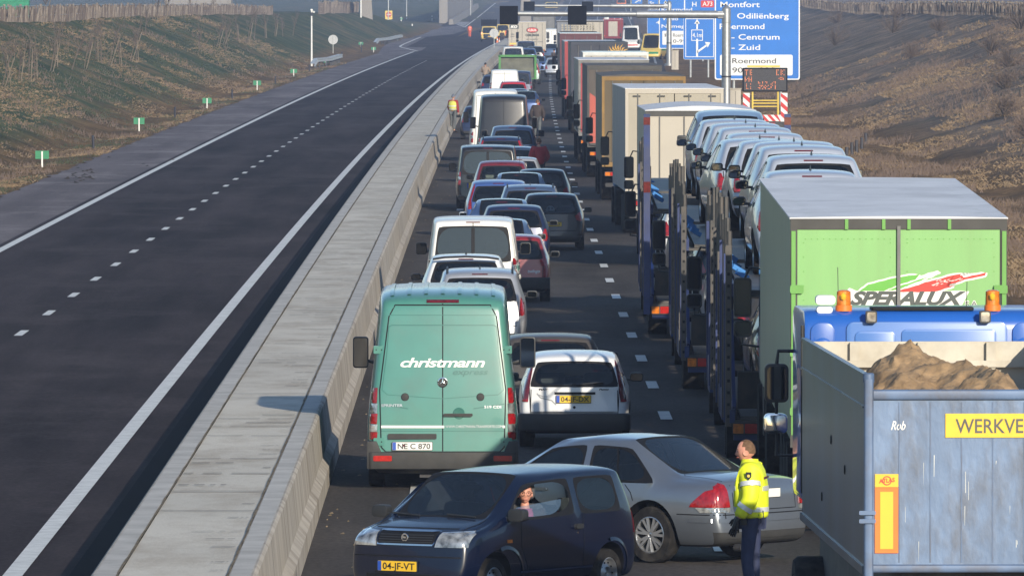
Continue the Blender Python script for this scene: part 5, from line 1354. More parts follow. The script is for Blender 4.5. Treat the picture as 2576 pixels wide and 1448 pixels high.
for j in range(n1 + 1):
    for i in range(n2 + 1):
        x = -1.2 + 2.4 * i / n2; y = .1 + (TL - .25) * j / n1
        h = 2.10 + .66 * max(0, 1 - math.hypot((x + .42) / 1.05, (y - 6.0) / 3.4)) ** 1.0 + .42 * max(0, 1 - math.hypot((x - .32) / .62, (y - 3.6) / 2.0)) + .16 * math.exp(-((x - .1) / .9) ** 2) + .14 * noise.noise(Vector((x * 2.2, y * 1.1, 0))) + .07 * noise.noise(Vector((x * 6, y * 3.5, 4))) + .035 * noise.noise(Vector((x * 16, y * 9, 8))) + .02 * noise.noise(Vector((x * 34, y * 20, 2)))
        b.v.append((x, y, h - .25 * max(0, 1 - y / 1.2)))
for j in range(n1):
    for i in range(n2): a = j * (n2 + 1) + i; b.f.append((a, a + 1, a + n2 + 2, a + n2 + 1)); b.m.append(0)
sn = b.build("sand_heap", "sand", None, 60); sn.data.transform(BAKE); sn.matrix_basis = tp.matrix_basis.copy(); tag(sn, "brown sand heaped up in the blue tipper truck", "sand")
b = MB(); b.box(-.9, .9, .1, TL + 1.5, .55, .90); b.box(-1.2, 1.2, .25, .35, .40, .52); b.build("chassis", "chassis", tp, 0)
tail_lamps(tp, -.02, .72, 2.5, .38, .13)
cx = .12; cy = TL + 1.15; b = MB(); b.rbox(cx - 1.285, cx + 1.285, cy, cy + 2.1, 1.0, 3.06, .20, 0, 'x', 4); cab_ = b.build("cab", "cab_blue", tp, 40, bevel=.05)
b = MB(); b.rbox(cx - .83, cx + .90, cy - .030, cy + .01, 1.3, 2.94, .08, 0, 'y', 4); b.rbox(cx - .74, cx - .30, cy - .05, cy - .028, 1.3, 2.84, .06, 0, 'y'); b.rbox(cx - .24, cx + .78, cy - .05, cy - .028, 1.3, 2.86, .05, 0, 'y'); b.build("rear_wall", "cab_light_blue", cab_, 40, bevel=.012)
for sg in (-1, 1):
    b = MB(); b.rbox(cx + sg * 1.085 - .13, cx + sg * 1.085 + .13, cy - .028, cy + .01, 2.5, 2.93, .10, 0, 'y', 5); b.lathe((cx + sg * 1.085, cy - .03, 2.66), [(0, .11), (-.012, .09), (-.02, .03), (-.02, 0)], 'y', 20); b.build("corner_panel", "cab_blue", cab_, 40, bevel=.01)
b = MB(); b.rbox(cx - .55, cx + .55, cy + .12, cy + .5, 3.06, 3.09, .02, 0, 'z'); b.build("roof_hatch", "trim", cab_, 40)
for x in (-.447, .775):
    b = MB(); b.rbox(x - .06, x + .06, cy - .12, cy - .03, 2.93, 3.06, .02, 0, 'y'); o = b.build("work_light", "black_plastic", tp, 40); MB().rbox(x - .045, x + .045, cy - .126, cy - .121, 2.945, 3.045, .015, 0, 'y').build("lens", "lamp_clear", o, 40)
for x in (-.725, .878):
    b = MB(); b.lathe((x, cy + .2, 3.05), [(0, .09), (.06, .088), (.065, .075)], 'z', 18); o = b.build("beacon", "scrap_orange", tp, 40)
    b = MB(); b.lathe((x, cy + .2, 3.11), [(0, .078), (.15, .074), (.165, .05), (.168, 0)], 'z', 18); b.build("dome", "lamp_amber", o, 50)
    b = MB(); b.lathe((x - .01, cy + .12, 3.20), [(-.04, 0), (-.02, .03), (.02, .035), (.05, 0)], 'z', 12); b.build("bulb", "scrap_yellow", o, 50)
b = MB(); b.rbox(-1.03, -.82, cy + .1, cy + .3, 3.12, 3.22, .04, 0, 'y', 4); b.rbox(-1.02, -.85, cy + .1, cy + .3, 3.03, 3.10, .03, 0, 'y'); b.build("lamp_box", "white_post", tp, 40)
b = MB(); b.tube([(-.78, cy + .2, 3.0), (-.79, cy + .2, 3.52)], .004, 5); b.tube([(.60, cy + .3, 2.9), (.61, cy + .3, 3.36)], .004, 5); b.tube([(cx - 1.30, cy + .03, 1.1), (cx - 1.30, cy + .02, 2.9)], .018, 6); b.build("aerial", "grey_plastic", tp, 0)
for sg in (-1, 1):
    x = cx + sg * 1.47; y = cy + 2.0; b = MB()
    b.rbox(x - .13, x + .13, y - .12, y, 2.0, 2.42, .06, 0, 'y', 5); b.tube([(cx + sg * 1.2, y - .1, 2.56), (x - sg * .02, y - .06, 2.56), (x, y - .06, 2.4)], .022, 8); b.tube([(cx + sg * 1.2, y - .1, 1.42), (x, y - .06, 1.42), (x, y - .06, 2.0)], .022, 8)
    o = b.build("wing_mirror", "black_plastic", tp, 40, bevel=.01); MB().rbox(x - .105, x + .105, y - .124, y - .121, 2.03, 2.39, .05, 0, 'y', 5).build("mirror_glass", "mirror_glass", o, 0)
    b = MB(); b.rbox(x - .14, x + .12, y - .14, y + .02, 1.66, 1.88, .06, 0, 'y', 5); b.build("wide_mirror", "chrome" if sg < 0 else "black_plastic", tp, 40, bevel=.02)

for c in tp.children:                                     # real size and height over the road
    if c.type == 'MESH': c.data.transform(BAKE)
    for q in c.children:
        if q.type == 'MESH': q.data.transform(BAKE)
truck_wheels(tp, (1.3, 2.6, 10.6), r=.50, W=2.3, det=True)
MB().box(-.85, .85, .4, 11, .55, 1.2).build("axle_frame", "chassis", tp, 0)

# ---- three car transporters, nose to tail
def carrier(d, X, label):
    t = empty("car_transporter", (X, d, 0), -.006, label, "car transporter"); hw = 1.27
    def deck(nm, y0, y1, z0, z1, m="carrier_steel"):
        b = MB(); n = int((y1 - y0) / .45)
        for sg in (-1, 1):
            b.bar((sg * .82, y0, z0), (sg * .82, y1, z1), .56, .05); b.bar((sg * (hw - .05), y0, z0 + .02), (sg * (hw - .05), y1, z1 + .02), .07, .18, 1)
        for k in range(n):
            f_ = k / n; z = z0 + (z1 - z0) * f_ - .02; b.box(-hw + .08, hw - .08, y0 + (y1 - y0) * f_, y0 + (y1 - y0) * f_ + .09, z - .05, z - .01)
        return b.build(nm, [m, "carrier_blue"], t, 0)
    deck("lower_deck", 0, 10.4, .72, .86); deck("lower_deck", 12.9, 17.2, .95, 1.05); deck("upper_deck", .1, 10.6, 2.42, 2.50); deck("upper_deck", 12.6, 20.3, 2.50, 2.62)
    b = MB(); b.box(-.5, .5, .3, 20, .5, .68); b.box(-1.2, 1.2, -.02, .16, .42, .66); b.box(-1.2, 1.2, 12.6, 12.78, .5, .72); b.bar((0, 10.3, .62), (0, 12.7, .62), .14); b.build("chassis", "carrier_blue", t, 0)
    rp = random.Random(int(d))
    for sg in (-1, 1):
        for y, zt, m in ((.12, 3.05, 'carrier_steel'), (1.5, 2.9, 'carrier_blue'), (3.0, 2.5, 'carrier_steel'), (4.9, 3.0, 'carrier_blue'), (6.6, 2.8, 'carrier_steel'), (8.2, 2.5, 'carrier_blue'), (10.2, 3.05, 'carrier_steel'), (12.8, 3.1, 'carrier_steel'), (14.3, 2.6, 'carrier_blue'), (16.6, 3.0, 'carrier_blue')):
            b = MB(); b.box(sg * hw - .04, sg * hw + .04, y - .06, y + .06, .6, zt)
            if m == 'carrier_steel':
                for k in range(int((zt - .7) / .16)): b.box(sg * hw - .018, sg * hw + .018, y - .0635, y - .0605, .72 + k * .16, .76 + k * .16, 1)
            b.build("post", [m, "trim"], t, 0)
        for y0, y1, z0, z1 in ((.3, 3.0, .8, 2.3), (5.0, 8.2, 2.4, .9), (13.0, 16.4, 1.1, 2.4), (1.6, 4.8, 2.45, 1.5), (8.4, 10.2, 1.0, 2.3)):
            MB().bar((sg * (hw - .08), y0, z0), (sg * (hw - .08), y1, z1), .05, .14).build("brace", "carrier_blue", t, 0)
        b = MB(); n = 16
        for k in range(n):
            y = .4 + k * 1.25
            if 10.6 < y < 12.6: continue
            b.tube([(sg * (hw - .02), y, 2.45), (sg * (hw - .02), y, 3.2 + .45 * rp.random())], .034, 6)
        b.tube([(sg * (hw - .02), .4, 2.98), (sg * (hw - .02), 10.4, 3.02)], .014, 6); b.tube([(sg * (hw - .02), 12.8, 3.05), (sg * (hw - .02), 20, 3.1)], .014, 6)
        b.build("guard_rail", "carrier_steel", t, 40)
        b = MB(); rs = random.Random(sg + int(d))
        for k in range(7):
            y = .8 + k * 2.8; z = 2.62 + .1 * rs.random(); b.bar((sg * (hw - .12), y, z), (sg * (hw - .28), y + .1, z - .1), .04, .07)
        b.build("lashing_strap", "strap_blue", t, 0)
        b = MB(); b.box(sg * hw - .03, sg * hw + .03, 3.4, 6.2, .55, .95); b.box(sg * hw - .03, sg * hw + .03, 14.2, 16.0, .5, 1.0); b.build("side_box", "carrier_blue", t, 0)
        b = MB(); x0, x1 = sorted((sg * 1.22, sg * .78)); b.rbox(x0, x1, -.07, -.02, .50, .66, .015, 0, 'y')
        o = b.build("tail_light", "black_plastic", t, 0); b = MB(); b.rbox(x0 + .17 if sg < 0 else x0 + .01, x1 - .01 if sg < 0 else x1 - .17, -.078, -.072, .515, .645, .01, 0, 'y'); b.rbox(x0 + .01 if sg < 0 else x1 - .15, x0 + .15 if sg < 0 else x1 - .01, -.078, -.072, .515, .645, .01, 1, 'y'); b.build("lamp_lens", ["lamp_bright_red", "lamp_amber"], o, 0)
        b = MB(); x0, x1 = sorted((sg * 1.20, sg * .86)); b.rbox(x0, x1, 12.54, 12.60, .55, .69, .015, 0, 'y'); b.build("tail_light", "lamp_amber", t, 0)
    b = MB(); b.bar((-.9, .1, .85), (-.9, -.05, 1.35), .5, .05); b.bar((.9, .1, .85), (.9, -.05, 1.35), .5, .05); b.build("ramp", "carrier_steel", t, 0)
    truck_wheels(t, (3.9, 5.0), r=.40); truck_wheels(t, (14.6, 18.9), r=.46)
    truck_cab(t, 17.9, "carrier_blue", z1=2.42, L_=2.1, W=2.45)
    return t
def at_x(px, d): return (px - VX) * d / F
c1 = carrier(137.2, 4.55, "nearest car transporter, its rear lamps beside the lime green lorry")
c2 = copy_tree(c1); c2.location = (4.42, 161.6, 0); c2['label'] = "middle one of the three car transporters"
c3 = copy_tree(c1); c3.location = (4.28, 188.0, 0); c3['label'] = "farthest car transporter, with tall blue rear pillars, behind the white roofed lorry"
for c in (c1, c2, c3): c['group'] = "car transporters in the truck lane"
for sg in (-1, 1):
    b = MB(); b.box(sg * 1.30 - .06, sg * 1.30 + .06, -.10, .04, .5, 4.2); b.box(sg * 1.30 - .062, sg * 1.30 + .062, -.104, -.101, 4.0, 4.14, 1); b.box(sg * 1.30 - .062, sg * 1.30 + .062, -.104, -.101, 2.75, 2.95, 1); b.build("rear_pillar", ["carrier_blue", "lamp_red_dark"], c3, 0)
# new cars riding on them
paint("new_silver", (.40, .44, .53), .2, .30, .08)
proto = vehicle("new_hatchback", "white hatchback on the top deck, nearest to the lime green lorry's roof", "car", 'hatch', "new_silver", 4.60, 142.6, .02, z=3.96 - 1.47, size=(3.9, 1.68, 1.47), arch=True, lev=2, det=1, rear='hatch', glassm="glass_blue", inter=True, mirm="black_plastic", group="new cars on the transporters")
antenna(proto, .9, 1.47, fin=True)
ups = [(4.80, 148.1, 4.09, .03, "white hatchback on the top deck, second from the lime lorry"),
       (4.84, 153.9, 4.14, .03, "third white hatchback from the lime green lorry on the top decks"),
       (4.86, 160.0, 4.11, -.02, "fourth white hatchback from the lime green lorry on the top decks"),
       (4.78, 164.2, 4.07, .02, "fifth white hatchback from the lime lorry, before the one showing its red lamp"),
       (4.62, 168.5, 4.03, .06, "white hatchback on the top deck showing its rear window and red lamp"),
       (4.84, 174.2, 4.05, .03, "white hatchback just ahead of the top deck car showing its red lamp"),
       (4.82, 179.9, 4.07, .03, "white hatchback on the top deck, third from the car that faces backwards"),
       (4.78, 185.3, 4.07, .02, "white hatchback on the top deck, second from the car that faces backwards"),
       (4.72, 191.4, 4.06, .02, "white hatchback on the top deck next to the car that faces backwards")]
for X_, d_, zt, ph, lab in ups:
    o = copy_tree(proto); o.location = (X_, d_, zt - 1.47); o.rotation_euler = (0, 0, ph); o['label'] = lab
lows = [(4.5, 139.5, .95, "navy"), (4.5, 150.2, 1.1, "graphite"), (4.4, 163.9, .95, "white_car"), (4.4, 175, 1.1, "navy"), (4.3, 190.3, .95, "graphite"), (4.3, 201.4, 1.1, "white_car")]
names_ = ["navy car in the shade of the nearest transporter's lower deck", "graphite car on the lower deck behind the nearest transporter's cab", "white car on the lower deck of the middle transporter's trailer", "navy car on the lower deck behind the middle transporter's cab", "graphite car low on the trailer with the tall blue pillars", "white car low behind the cab of the farthest transporter"]
for (X_, d_, z_, pm), lab in zip(lows, names_):
    o = copy_tree(proto); o.location = (X_, d_, z_ - .1); o['label'] = lab
    for c in o.children:
        if c.name.startswith("body"):
            c.data = c.data.copy(); c.data.materials[0] = M[pm]
vwc = vehicle("new_hatchback", "silver hatchback facing backwards on the top deck, headlights and badge showing", "car", 'hatch', "silver_blue", 4.85, 200.0, R(180), z=4.16 - 1.47, size=(3.95, 1.74, 1.47), lev=2, det=1, rear='hatch', anchor=(0, 3.9, 0), group="new cars on the transporters", tilt=R(-3))
root, sk, B, _ = FB[vwc.name]
for s_ in (-1, 1):
    b = MB(); sk.patch(b, 'front', [(s_ * x, z) for x, z in ((.78, .66), (.76, .80), (.52, .78), (.48, .68))], .012); b.build("headlight", "lamp_clear", root, 50)
b = MB(); sk.patch(b, 'front', [(-.46, .68), (-.48, .76), (.48, .76), (.46, .68)], .01); b.build("grille", "trim", root, 40)
b = MB(); p = sk.hit('front', 0, .73, .02); b.lathe(tuple(p), [(0, .07), (.01, .065), (.01, .055)], 'y', 18)
for x0, z0, x1, z1 in ((-.03, .05, 0, 0), (0, 0, .03, .05), (-.055, .01, -.03, -.05), (-.03, -.05, 0, -.01), (0, -.01, .03, -.05), (.03, -.05, .055, .01)): b.bar((p.x + x0, p.y + .006, p.z + z0), (p.x + x1, p.y + .006, p.z + z1), .012)
b.build("badge", "chrome", root, 0)

# ---- the other lorries, near to far
def lor(label, xl, s_, **k):
    W = k.get('W', 2.55); return box_truck(label, xl + W * s_ / 2, s_, **k)
lor("lorry with a white roof just beyond the farthest transporter", 1625, 107.5, z1=3.68, side="alu_side", door="cream_light", roof="tarp_grey", L_=10.5, curved=.10, W=2.56, cab="white_van")
t5 = lor("tall box lorry with a cream rear and a plain grey side", 1574, 95, z1=3.89, side="grey_side", door="cream", roof="tarp_grey", frame="cream_light", cab="light_blue_cab", W=2.58, phi=.013)
b = MB()
for k, x in enumerate((-1.0, -.35, .35, 1.0)): b.box(x - .10, x + .10, -.045, -.032, 3.66, 3.70)
b.build("hinge", "dark_frame", t5, 0)
b = MB(); b.box(-1.2, -.9, -.02, .1, .95, 1.08); b.box(-1.2, -.9, -.02, .1, .66, .76); b.build("marker_plate", "cream_light", t5, 0)
lor("ochre brown curtain-sided lorry with a dull olive roof", 1515, 82, z1=3.85, side="ochre", door="ochre", roof="brown_tarp", frame="ochre_edge", curved=.06, cab="ochre_edge")
t7 = lor("brown tarpaulin lorry with an orange red lower side", 1478, 73, z1=3.88, side="brown_tarp", door="orange_tarp", roof="brown_tarp", frame="dark_frame", cab="orange_tarp")
MB().add([(-1.2, -.018, 3.74), (1.2, -.018, 3.74), (1.2, -.018, 2.2), (-.6, -.018, 2.5), (-1.2, -.018, 2.95)], [(0, 1, 2, 3, 4)]).build('tarpaulin', 'brown_tarp', t7, 0)
t8 = lor("lorry with a grey rear frame and red doors", 1456, 67.7, z1=3.90, side="steel_frame", door="red_door", roof="tarp_grey", frame="steel_frame", cab="red", W=2.6)
lor("lorry with a pale ribbed roof and chrome trim", 1467, 63, z1=4.0, side="white_van", door="cream_light", roof="white_car", frame="galv", cab="cab_blue", W=2.6, L_=9, cabz=3.6)
t10 = lor("dark blue tarpaulin lorry painted with a golden sun", 1437, 55.7, z1=4.12, side="navy_tarp", door="navy_tarp", roof="dark_frame", frame="navy_tarp", cab="dark_blue", L_=12)
b = MB()                                                  # golden sun with flame-like rays
cxs, czs = .82, 3.50
n = 30; b.poly([(cxs + 0.26 * math.cos(2 * math.pi * i / n), -.042, czs + 0.26 * math.sin(2 * math.pi * i / n)) for i in range(n)])
for i in range(22):
    a = 2 * math.pi * i / 22; r1 = .52 if i % 2 else .60; bend = .10
    b.add([(cxs + .28 * math.cos(a - .10), -.042, czs + .28 * math.sin(a - .10)), (cxs + .28 * math.cos(a + .10), -.042, czs + .28 * math.sin(a + .10)), (cxs + .41 * math.cos(a + .10 + bend), -.042, czs + .41 * math.sin(a + .10 + bend)), (cxs + r1 * math.cos(a), -.042, czs + r1 * math.sin(a)), (cxs + .41 * math.cos(a - .04 + bend), -.042, czs + .41 * math.sin(a - .04 + bend))], [(0, 1, 2, 3, 4)])
bx_ = b.build("sun_emblem", "sun_yellow", t10, 0)
lor("lorry with a flat grey roof and red rear beyond the sun painted lorry", 1421, 50.5, z1=3.93, side="blue_grey_side", door="red_door", roof="tarp_grey", frame="red_door", cab="red", W=2.6)
lor("lorry with a broad pale roof and maroon rear below the gantry", 1409, 41.7, z1=3.86, side="maroon", door="maroon", roof="white_car", frame="maroon", cab="maroon", W=2.5)
t13 = lor("lorry carrying pale stacked timber under the right hand signal box", 1409, 36, z1=3.55, side="dark_frame", door="dark_frame", roof="brown_tarp", frame="dark_frame", cab="grey_green", L_=9)
b = MB(); rt = random.Random(8)
for k in range(11):
    for j in range(3): b.tube([(-1.1 + k * .22 + rt.uniform(-.02, .02), -.1 + rt.uniform(-.1, .1), 3.68 + j * .16), (-1.1 + k * .22, 8.6, 3.68 + j * .16)], .075, 7)
b.build("timber", "cream", t13, 40)
lor("distant lorry with a cream rear wall in line with the right hand signal box", 1440, 31, z1=4.0, side="cream_light", door="cream_light", roof="tarp_grey", cab="white_van", W=2.55)
lor("distant bluish lorry ahead of the timber lorry", 1400, 28, z1=3.7, side="blue_grey_side", door="grey_side", roof="tarp_grey", cab="white_van", L_=8)
tc_ = box_truck("cream box lorry with a red oval logo on its rear among the cars", 1339, 27.0, W=2.50, z1=3.50, L_=7.5, side="cream_light", door="cream_light", roof="tarp_grey", frame="cream_light", cab="white_van", X=None, cabz=2.9, z0=.9)
b = MB(); n = 32
b.poly([(.0 + .56 * math.cos(2 * math.pi * i / n), -.050, 2.72 + .27 * math.sin(2 * math.pi * i / n)) for i in range(n)], 1)
b.poly([(.0 + .50 * math.cos(2 * math.pi * i / n), -.053, 2.72 + .22 * math.sin(2 * math.pi * i / n)) for i in range(n)], 0)
text(b, "C.D.H.", (0, -.056, 2.62), (1, 0, 0), (0, 0, 1), 2, width=.8, height=.2, bold=.04); text(b, "CASSLEMANS", (0, -.050, 2.16), (1, 0, 0), (0, 0, 1), 1, width=1.25, height=.19, bold=.05)
text(b, "TEL / TRANSPORT", (0, -.05, 1.82), (1, 0, 0), (0, 0, 1), 1, width=1.1, height=.08); text(b, "VERHUIZINGEN - OPSLAG - LOGISTIEK", (0, -.05, 1.60), (1, 0, 0), (0, 0, 1), 1, width=2.0, height=.08)
b.build("logo", ["ink_red", "ink_grey", "ink_white"], tc_, 0)
b = MB(); 
for sg in (-1, 1): b.rbox(sg * 1.42 - .14, sg * 1.42 + .14, 7.9, 8.0, 1.9, 2.5, .05, 0, 'y'); b.rbox(sg * 1.42 - .13, sg * 1.42 + .13, 7.9, 8.0, 1.55, 1.8, .05, 0, 'y')
b.build("big_mirror", "black_plastic", tc_, 40)
tk = box_truck("cream lorry with dark slanted lettering left of the oval logo lorry", 1311, 25.0, W=2.5, z1=3.05, L_=6.5, side="cream_light", door="cream_light", roof="tarp_grey", frame="cream_light", cab="white_van", z0=.9)
b = MB(); b.box(-1.15, -.1, -.048, -.045, 2.55, 2.95, 0); text(b, "KO", (-.72, -.051, 2.63), (1, 0, 0), (0, 0, 1), 1, width=.7, height=.24, bold=.06, shear=.3)
text(b, "TEL", (-.85, -.048, 1.95), (1, 0, 0), (0, 0, 1), 0, width=.4, height=.10, bold=.02); text(b, "FAX", (-.85, -.048, 1.72), (1, 0, 0), (0, 0, 1), 0, width=.4, height=.10, bold=.02); b.box(-1.15, -.5, -.048, -.045, .96, 1.14, 2)
b.build("lettering", ["ink_grey", "ink_white", "sign_yellow"], tk, 0)
box_truck("grey slatted lorry ahead of the oval logo lorry", 1368, 22.6, W=2.5, z1=3.6, L_=8, side="galv", door="steel_frame", roof="tarp_grey", cab="white_van")
# emergency vehicles on the far right lane
fe = box_truck("red fire engine seen from behind with a pale roller shutter", 1542, 20.6, W=2.5, z1=2.85, L_=6.5, side="red", door="red", roof="galv", frame="red", cab="bright_red", name="fire_engine", cat="fire engine", z0=.6)
b = MB(); b.box(-.55, .55, -.06, -.045, .8, 2.6); b.build("roller_shutter", "cream_light", fe, 0)
b = MB(); b.rbox(-1.1, -.5, .3, .6, 2.87, 3.1, .04); b.tube([(.2, .2, 2.95), (.2, 6, 2.95)], .06, 6); b.tube([(.9, .2, 2.95), (.9, 6, 2.95)], .06, 6); b.build("roof_equipment", "galv", fe, 40)
wv_ = vehicle("high_roof_van", "white van facing the camera beside the fire engine with its headlights towards us", "van", 'bigvan', "white_van", at(1588, 23.4)[0], at(1588, 23.4)[1], R(180), size=(5.6, 2.0, 2.55), lev=1, det=0, rear='van', inter=False, anchor=(0, 5.6, 0))
root, sk, B, _ = FB[wv_.name]; b = MB(); b.rbox(-.8, .8, 4.3, 4.6, 2.45, 2.6, .04); b.build("light_bar", "galv", root, 40)
for s_ in (-1, 1):
    b = MB(); sk.patch(b, 'front', [(s_ * x, z) for x, z in ((.9, .75), (.88, .95), (.6, .92), (.6, .75))], .012); b.build("headlight", "lamp_clear", root, 50)
b = MB(); sk.patch(b, 'front', [(-.7, .45), (-.7, .6), (.7, .6), (.7, .45)], .01); b.build("stripe", "ink_red", root, 0)
am = vehicle("ambulance", "yellow ambulance with a green stripe half hidden by the blue arrow sign", "ambulance", 'bigvan', "van_yellow", at(1634, 27.0)[0], at(1634, 27.0)[1], R(172), size=(5.4, 2.0, 2.4), lev=1, det=0, rear='van', inter=False, anchor=(0, 5.4, 0))
root, sk, B, _ = FB[am.name]; b = MB(); sk.patch(b, 'right', [(1.0, .8), (1.0, 1.05), (5.0, 1.05), (5.0, .8)], .01); sk.patch(b, 'left', [(1.0, .8), (1.0, 1.05), (5.0, 1.05), (5.0, .8)], .01); sk.patch(b, 'front', [(-.8, .5), (-.8, .7), (.8, .7), (.8, .5)], .01); b.build("stripe", "marker_green", root, 0)
# yellow works van and its partner on the closed carriageway
yv = vehicle("works_van", "yellow works van with a raised dark arrow board on its roof", "van", 'van', "van_yellow", at(1230, 20.2)[0], at(1230, 20.2)[1], None, size=(4.9, 2.1, 1.95), lev=2, det=0, rear='none')
root, sk, B, _ = FB[yv.name]; b = MB(); b.box(-1.0, 1.0, .9, 1.0, 1.95, 2.75)
for k in range(6): b.box(-1.0 + k * .38, -.97 + k * .38, .86, .9, 1.95, 2.85)
b.build("arrow_board", "signal_black", root, 0)
b = MB(); sk.patch(b, 'rear', [(-1.0, .3), (-1.0, .95), (1.0, .95), (1.0, .3)], .012); b.build("lower_panel", "black", root, 40)
for s_ in (-1, 1): b = MB(); sk.patch(b, 'rear', [(s_ * .98, .95), (s_ * .98, 1.15), (s_ * .82, 1.15), (s_ * .82, .95)], .02); b.build("hazard_light", "lamp_lit_red", root, 0)
plate(root, sk, 'rear', .1, .65, "12-BG-LK", .55, .13)
yv2 = vehicle("works_van", "second yellow works van behind the man in dark clothes", "van", 'van', "van_yellow", at(1265, 19.0)[0], at(1265, 19.0)[1], None, size=(4.9, 1.9, 1.95), lev=1, det=0, rear='van')
far_ = vehicle("works_van", "distant yellow vehicle on the road under the second gantry", "van", 'van', "van_yellow", at_x(1387, 2300), 2300, None, z=hz(2300), size=(5.5, 3.2, 1.6), lev=1, det=0, rear='van')
far2 = vehicle("works_van", "distant orange vehicle at the top edge right of the far gantry signal", "van", 'van', "scrap_orange", at_x(1563, 2350), 2350, None, z=hz(2350), size=(5.5, 2.4, 2.0), lev=1, det=0, rear='van')

# ================================================================ SIGNS, GANTRIES, POSTS
def z_at(py, s_): return H - (py - VY) / s_
def gantry(px_pole, s_, boxes, y_arm, label, wd=.30, x_left=None, top=15):
    X_, d_ = at(px_pole, s_); t = empty("signal_gantry", (X_, d_, 0), 0, label, "gantry")
    za = z_at(y_arm, s_)
    b = MB(); r = wd / 2
    b.tube([(0, 0, 0), (0, 0, za - .35)], [r * 1.15, r], 18); b.tube([(0, 0, za - .35), (0, 0, za + .30)], r * 1.05, 18); b.lathe((0, 0, za + .30), [(0, r * 1.05), (.05, r * .9), (.22, .02), (.22, 0)], 'z', 16); b.lathe((0, 0, za - .42), [(0, r * 1.2), (.05, r * 1.2)], 'z', 16)
    b.lathe((0, 0, 1.9), [(0, r * 1.16), (.08, r * 1.16)], 'z', 16, 1); b.cyl((0, 0, .1), r * 2, .2)
    b.build("pole", ["steel", "black_post"], t, 40)
    xl = at(x_left, s_)[0] - X_; xm = xl * .42
    b = MB(); b.tube([(-.1, 0, za), (xm, 0, za + .02)], .12 * wd / .3 + .03, 14); b.tube([(xm, 0, za + .02), (xl, 0, za + .05)], .085 * wd / .3 + .01, 12); b.rbox(-.45, .16, -.16, .16, za - .22, za + .18, .05, 0, 'x')
    for q in (-.1, .1): b.cyl((q, -.17, za - .12), .03, .03, 'y', 6)
    b.build("arm", "steel", t, 40)
    for px, w_ in boxes:
        x = at(px, s_)[0] - X_; hgt = w_ / s_; z0, z1 = z_at(50 if s_ > 40 else 32, s_), 0
        zc = za + (-.05 if s_ > 40 else -.10); b = MB(); b.rbox(x - hgt / 2, x + hgt / 2, -.16, .14, zc - hgt * .50, zc + hgt * .52, .03, 0, 'y'); o = b.build("signal_box", "signal_black", t, 0)
        b = MB(); n = 9
        for i in range(n):
            for j in range(n):
                if (i == j or i + j == n - 1): b.cyl((x + (i - 4) * hgt * .075, -.165, zc + (j - 4) * hgt * .075), .018, .012, 'y', 6)
        b.build("signal_cross", "led_off", o, 0)
    return t
gantry(1827, 48, [(1280, 46), (1452, 47)], 37, "near steel gantry arm carrying two black signal boxes over the truck lane", .44, 1290)
gantry(1683, 29.5, [(1331, 28), (1478, 28)], 16, "farther steel gantry arm seen just above the near one", .40, 1335)

def board(name, label, cat, x0, x1, y0, y1, s_, m="sign_blue", edge="sign_white", legs=True, th=.08, rim=.07):
    X0, d_ = at(x0, s_); X1 = at(x1, s_)[0]; xc = (X0 + X1) / 2; za, zb = z_at(y1, s_), z_at(y0, s_)
    t = empty(name, (xc, d_, 0), 0, label, cat); hw = (X1 - X0) / 2
    b = MB(); b.rbox(-hw, hw, 0, th, za, zb, .12, 0, 'y', 4); p = b.build("panel", edge, t, 0)
    b = MB(); b.rbox(-hw + rim, hw - rim, -.012, -.002, za + rim, zb - rim, .10, 0, 'y', 4); b.build("face", m, p, 0)
    if legs:
        for q in (-.55, .55): MB().tube([(q * hw, .16, 0), (q * hw, .16, zb - .2)], .07, 8).build("post", "galv", t, 40)
    def L_(px, py): return ((px - VX) / s_ - xc, z_at(py, s_))
    return t, p, L_
def put(b, L_, s_, txt, x0, x1, base, hpx, mi=0, y=-.018, bold=.012):
    a, z = L_(x0, base); c, _ = L_(x1, base); text(b, txt, ((a + c) / 2, y, z), (1, 0, 0), (0, 0, 1), mi, width=abs(c - a), height=hpx / s_, bold=bold)
# big direction sign
t, p, L_ = board("direction_sign", "large blue direction sign listing Montfort, Roermond, Centrum and Zuid", "road sign", 1798, 2012, -90, 201, 45)
b = MB()
put(b, L_, 45, "Montfort", 1812, 1911, 18.5, 13.5); put(b, L_, 45, "St.", 1812, 1836, 47, 13.5); put(b, L_, 45, "Odiliënberg", 1854, 1984, 47, 13.5)
put(b, L_, 45, "Roermond", 1810, 1923, 73.5, 13.5); put(b, L_, 45, "- Centrum", 1840, 1961, 100, 13.5); put(b, L_, 45, "- Zuid", 1840, 1912, 126, 13.5); put(b, L_, 45, "Posterholt", 1812, 1930, -12, 13.5)
b.build("lettering", "sign_white", p, 0)
b = MB(); a, z0 = L_(1811, 190); c, z1 = L_(1994, 138); b.rbox(a, c, -.022, -.013, z0, z1, .10, 0, 'y', 4); q = b.build("white_panel", "sign_white", p, 0)
b = MB(); put(b, L_, 45, "Roermond", 1842, 1952, 159.5, 13, y=-.027, bold=.004); put(b, L_, 45, "900 - 999", 1842, 1950, 183, 13, y=-.027, bold=.004); b.build("lettering", "ink_black", q, 0)
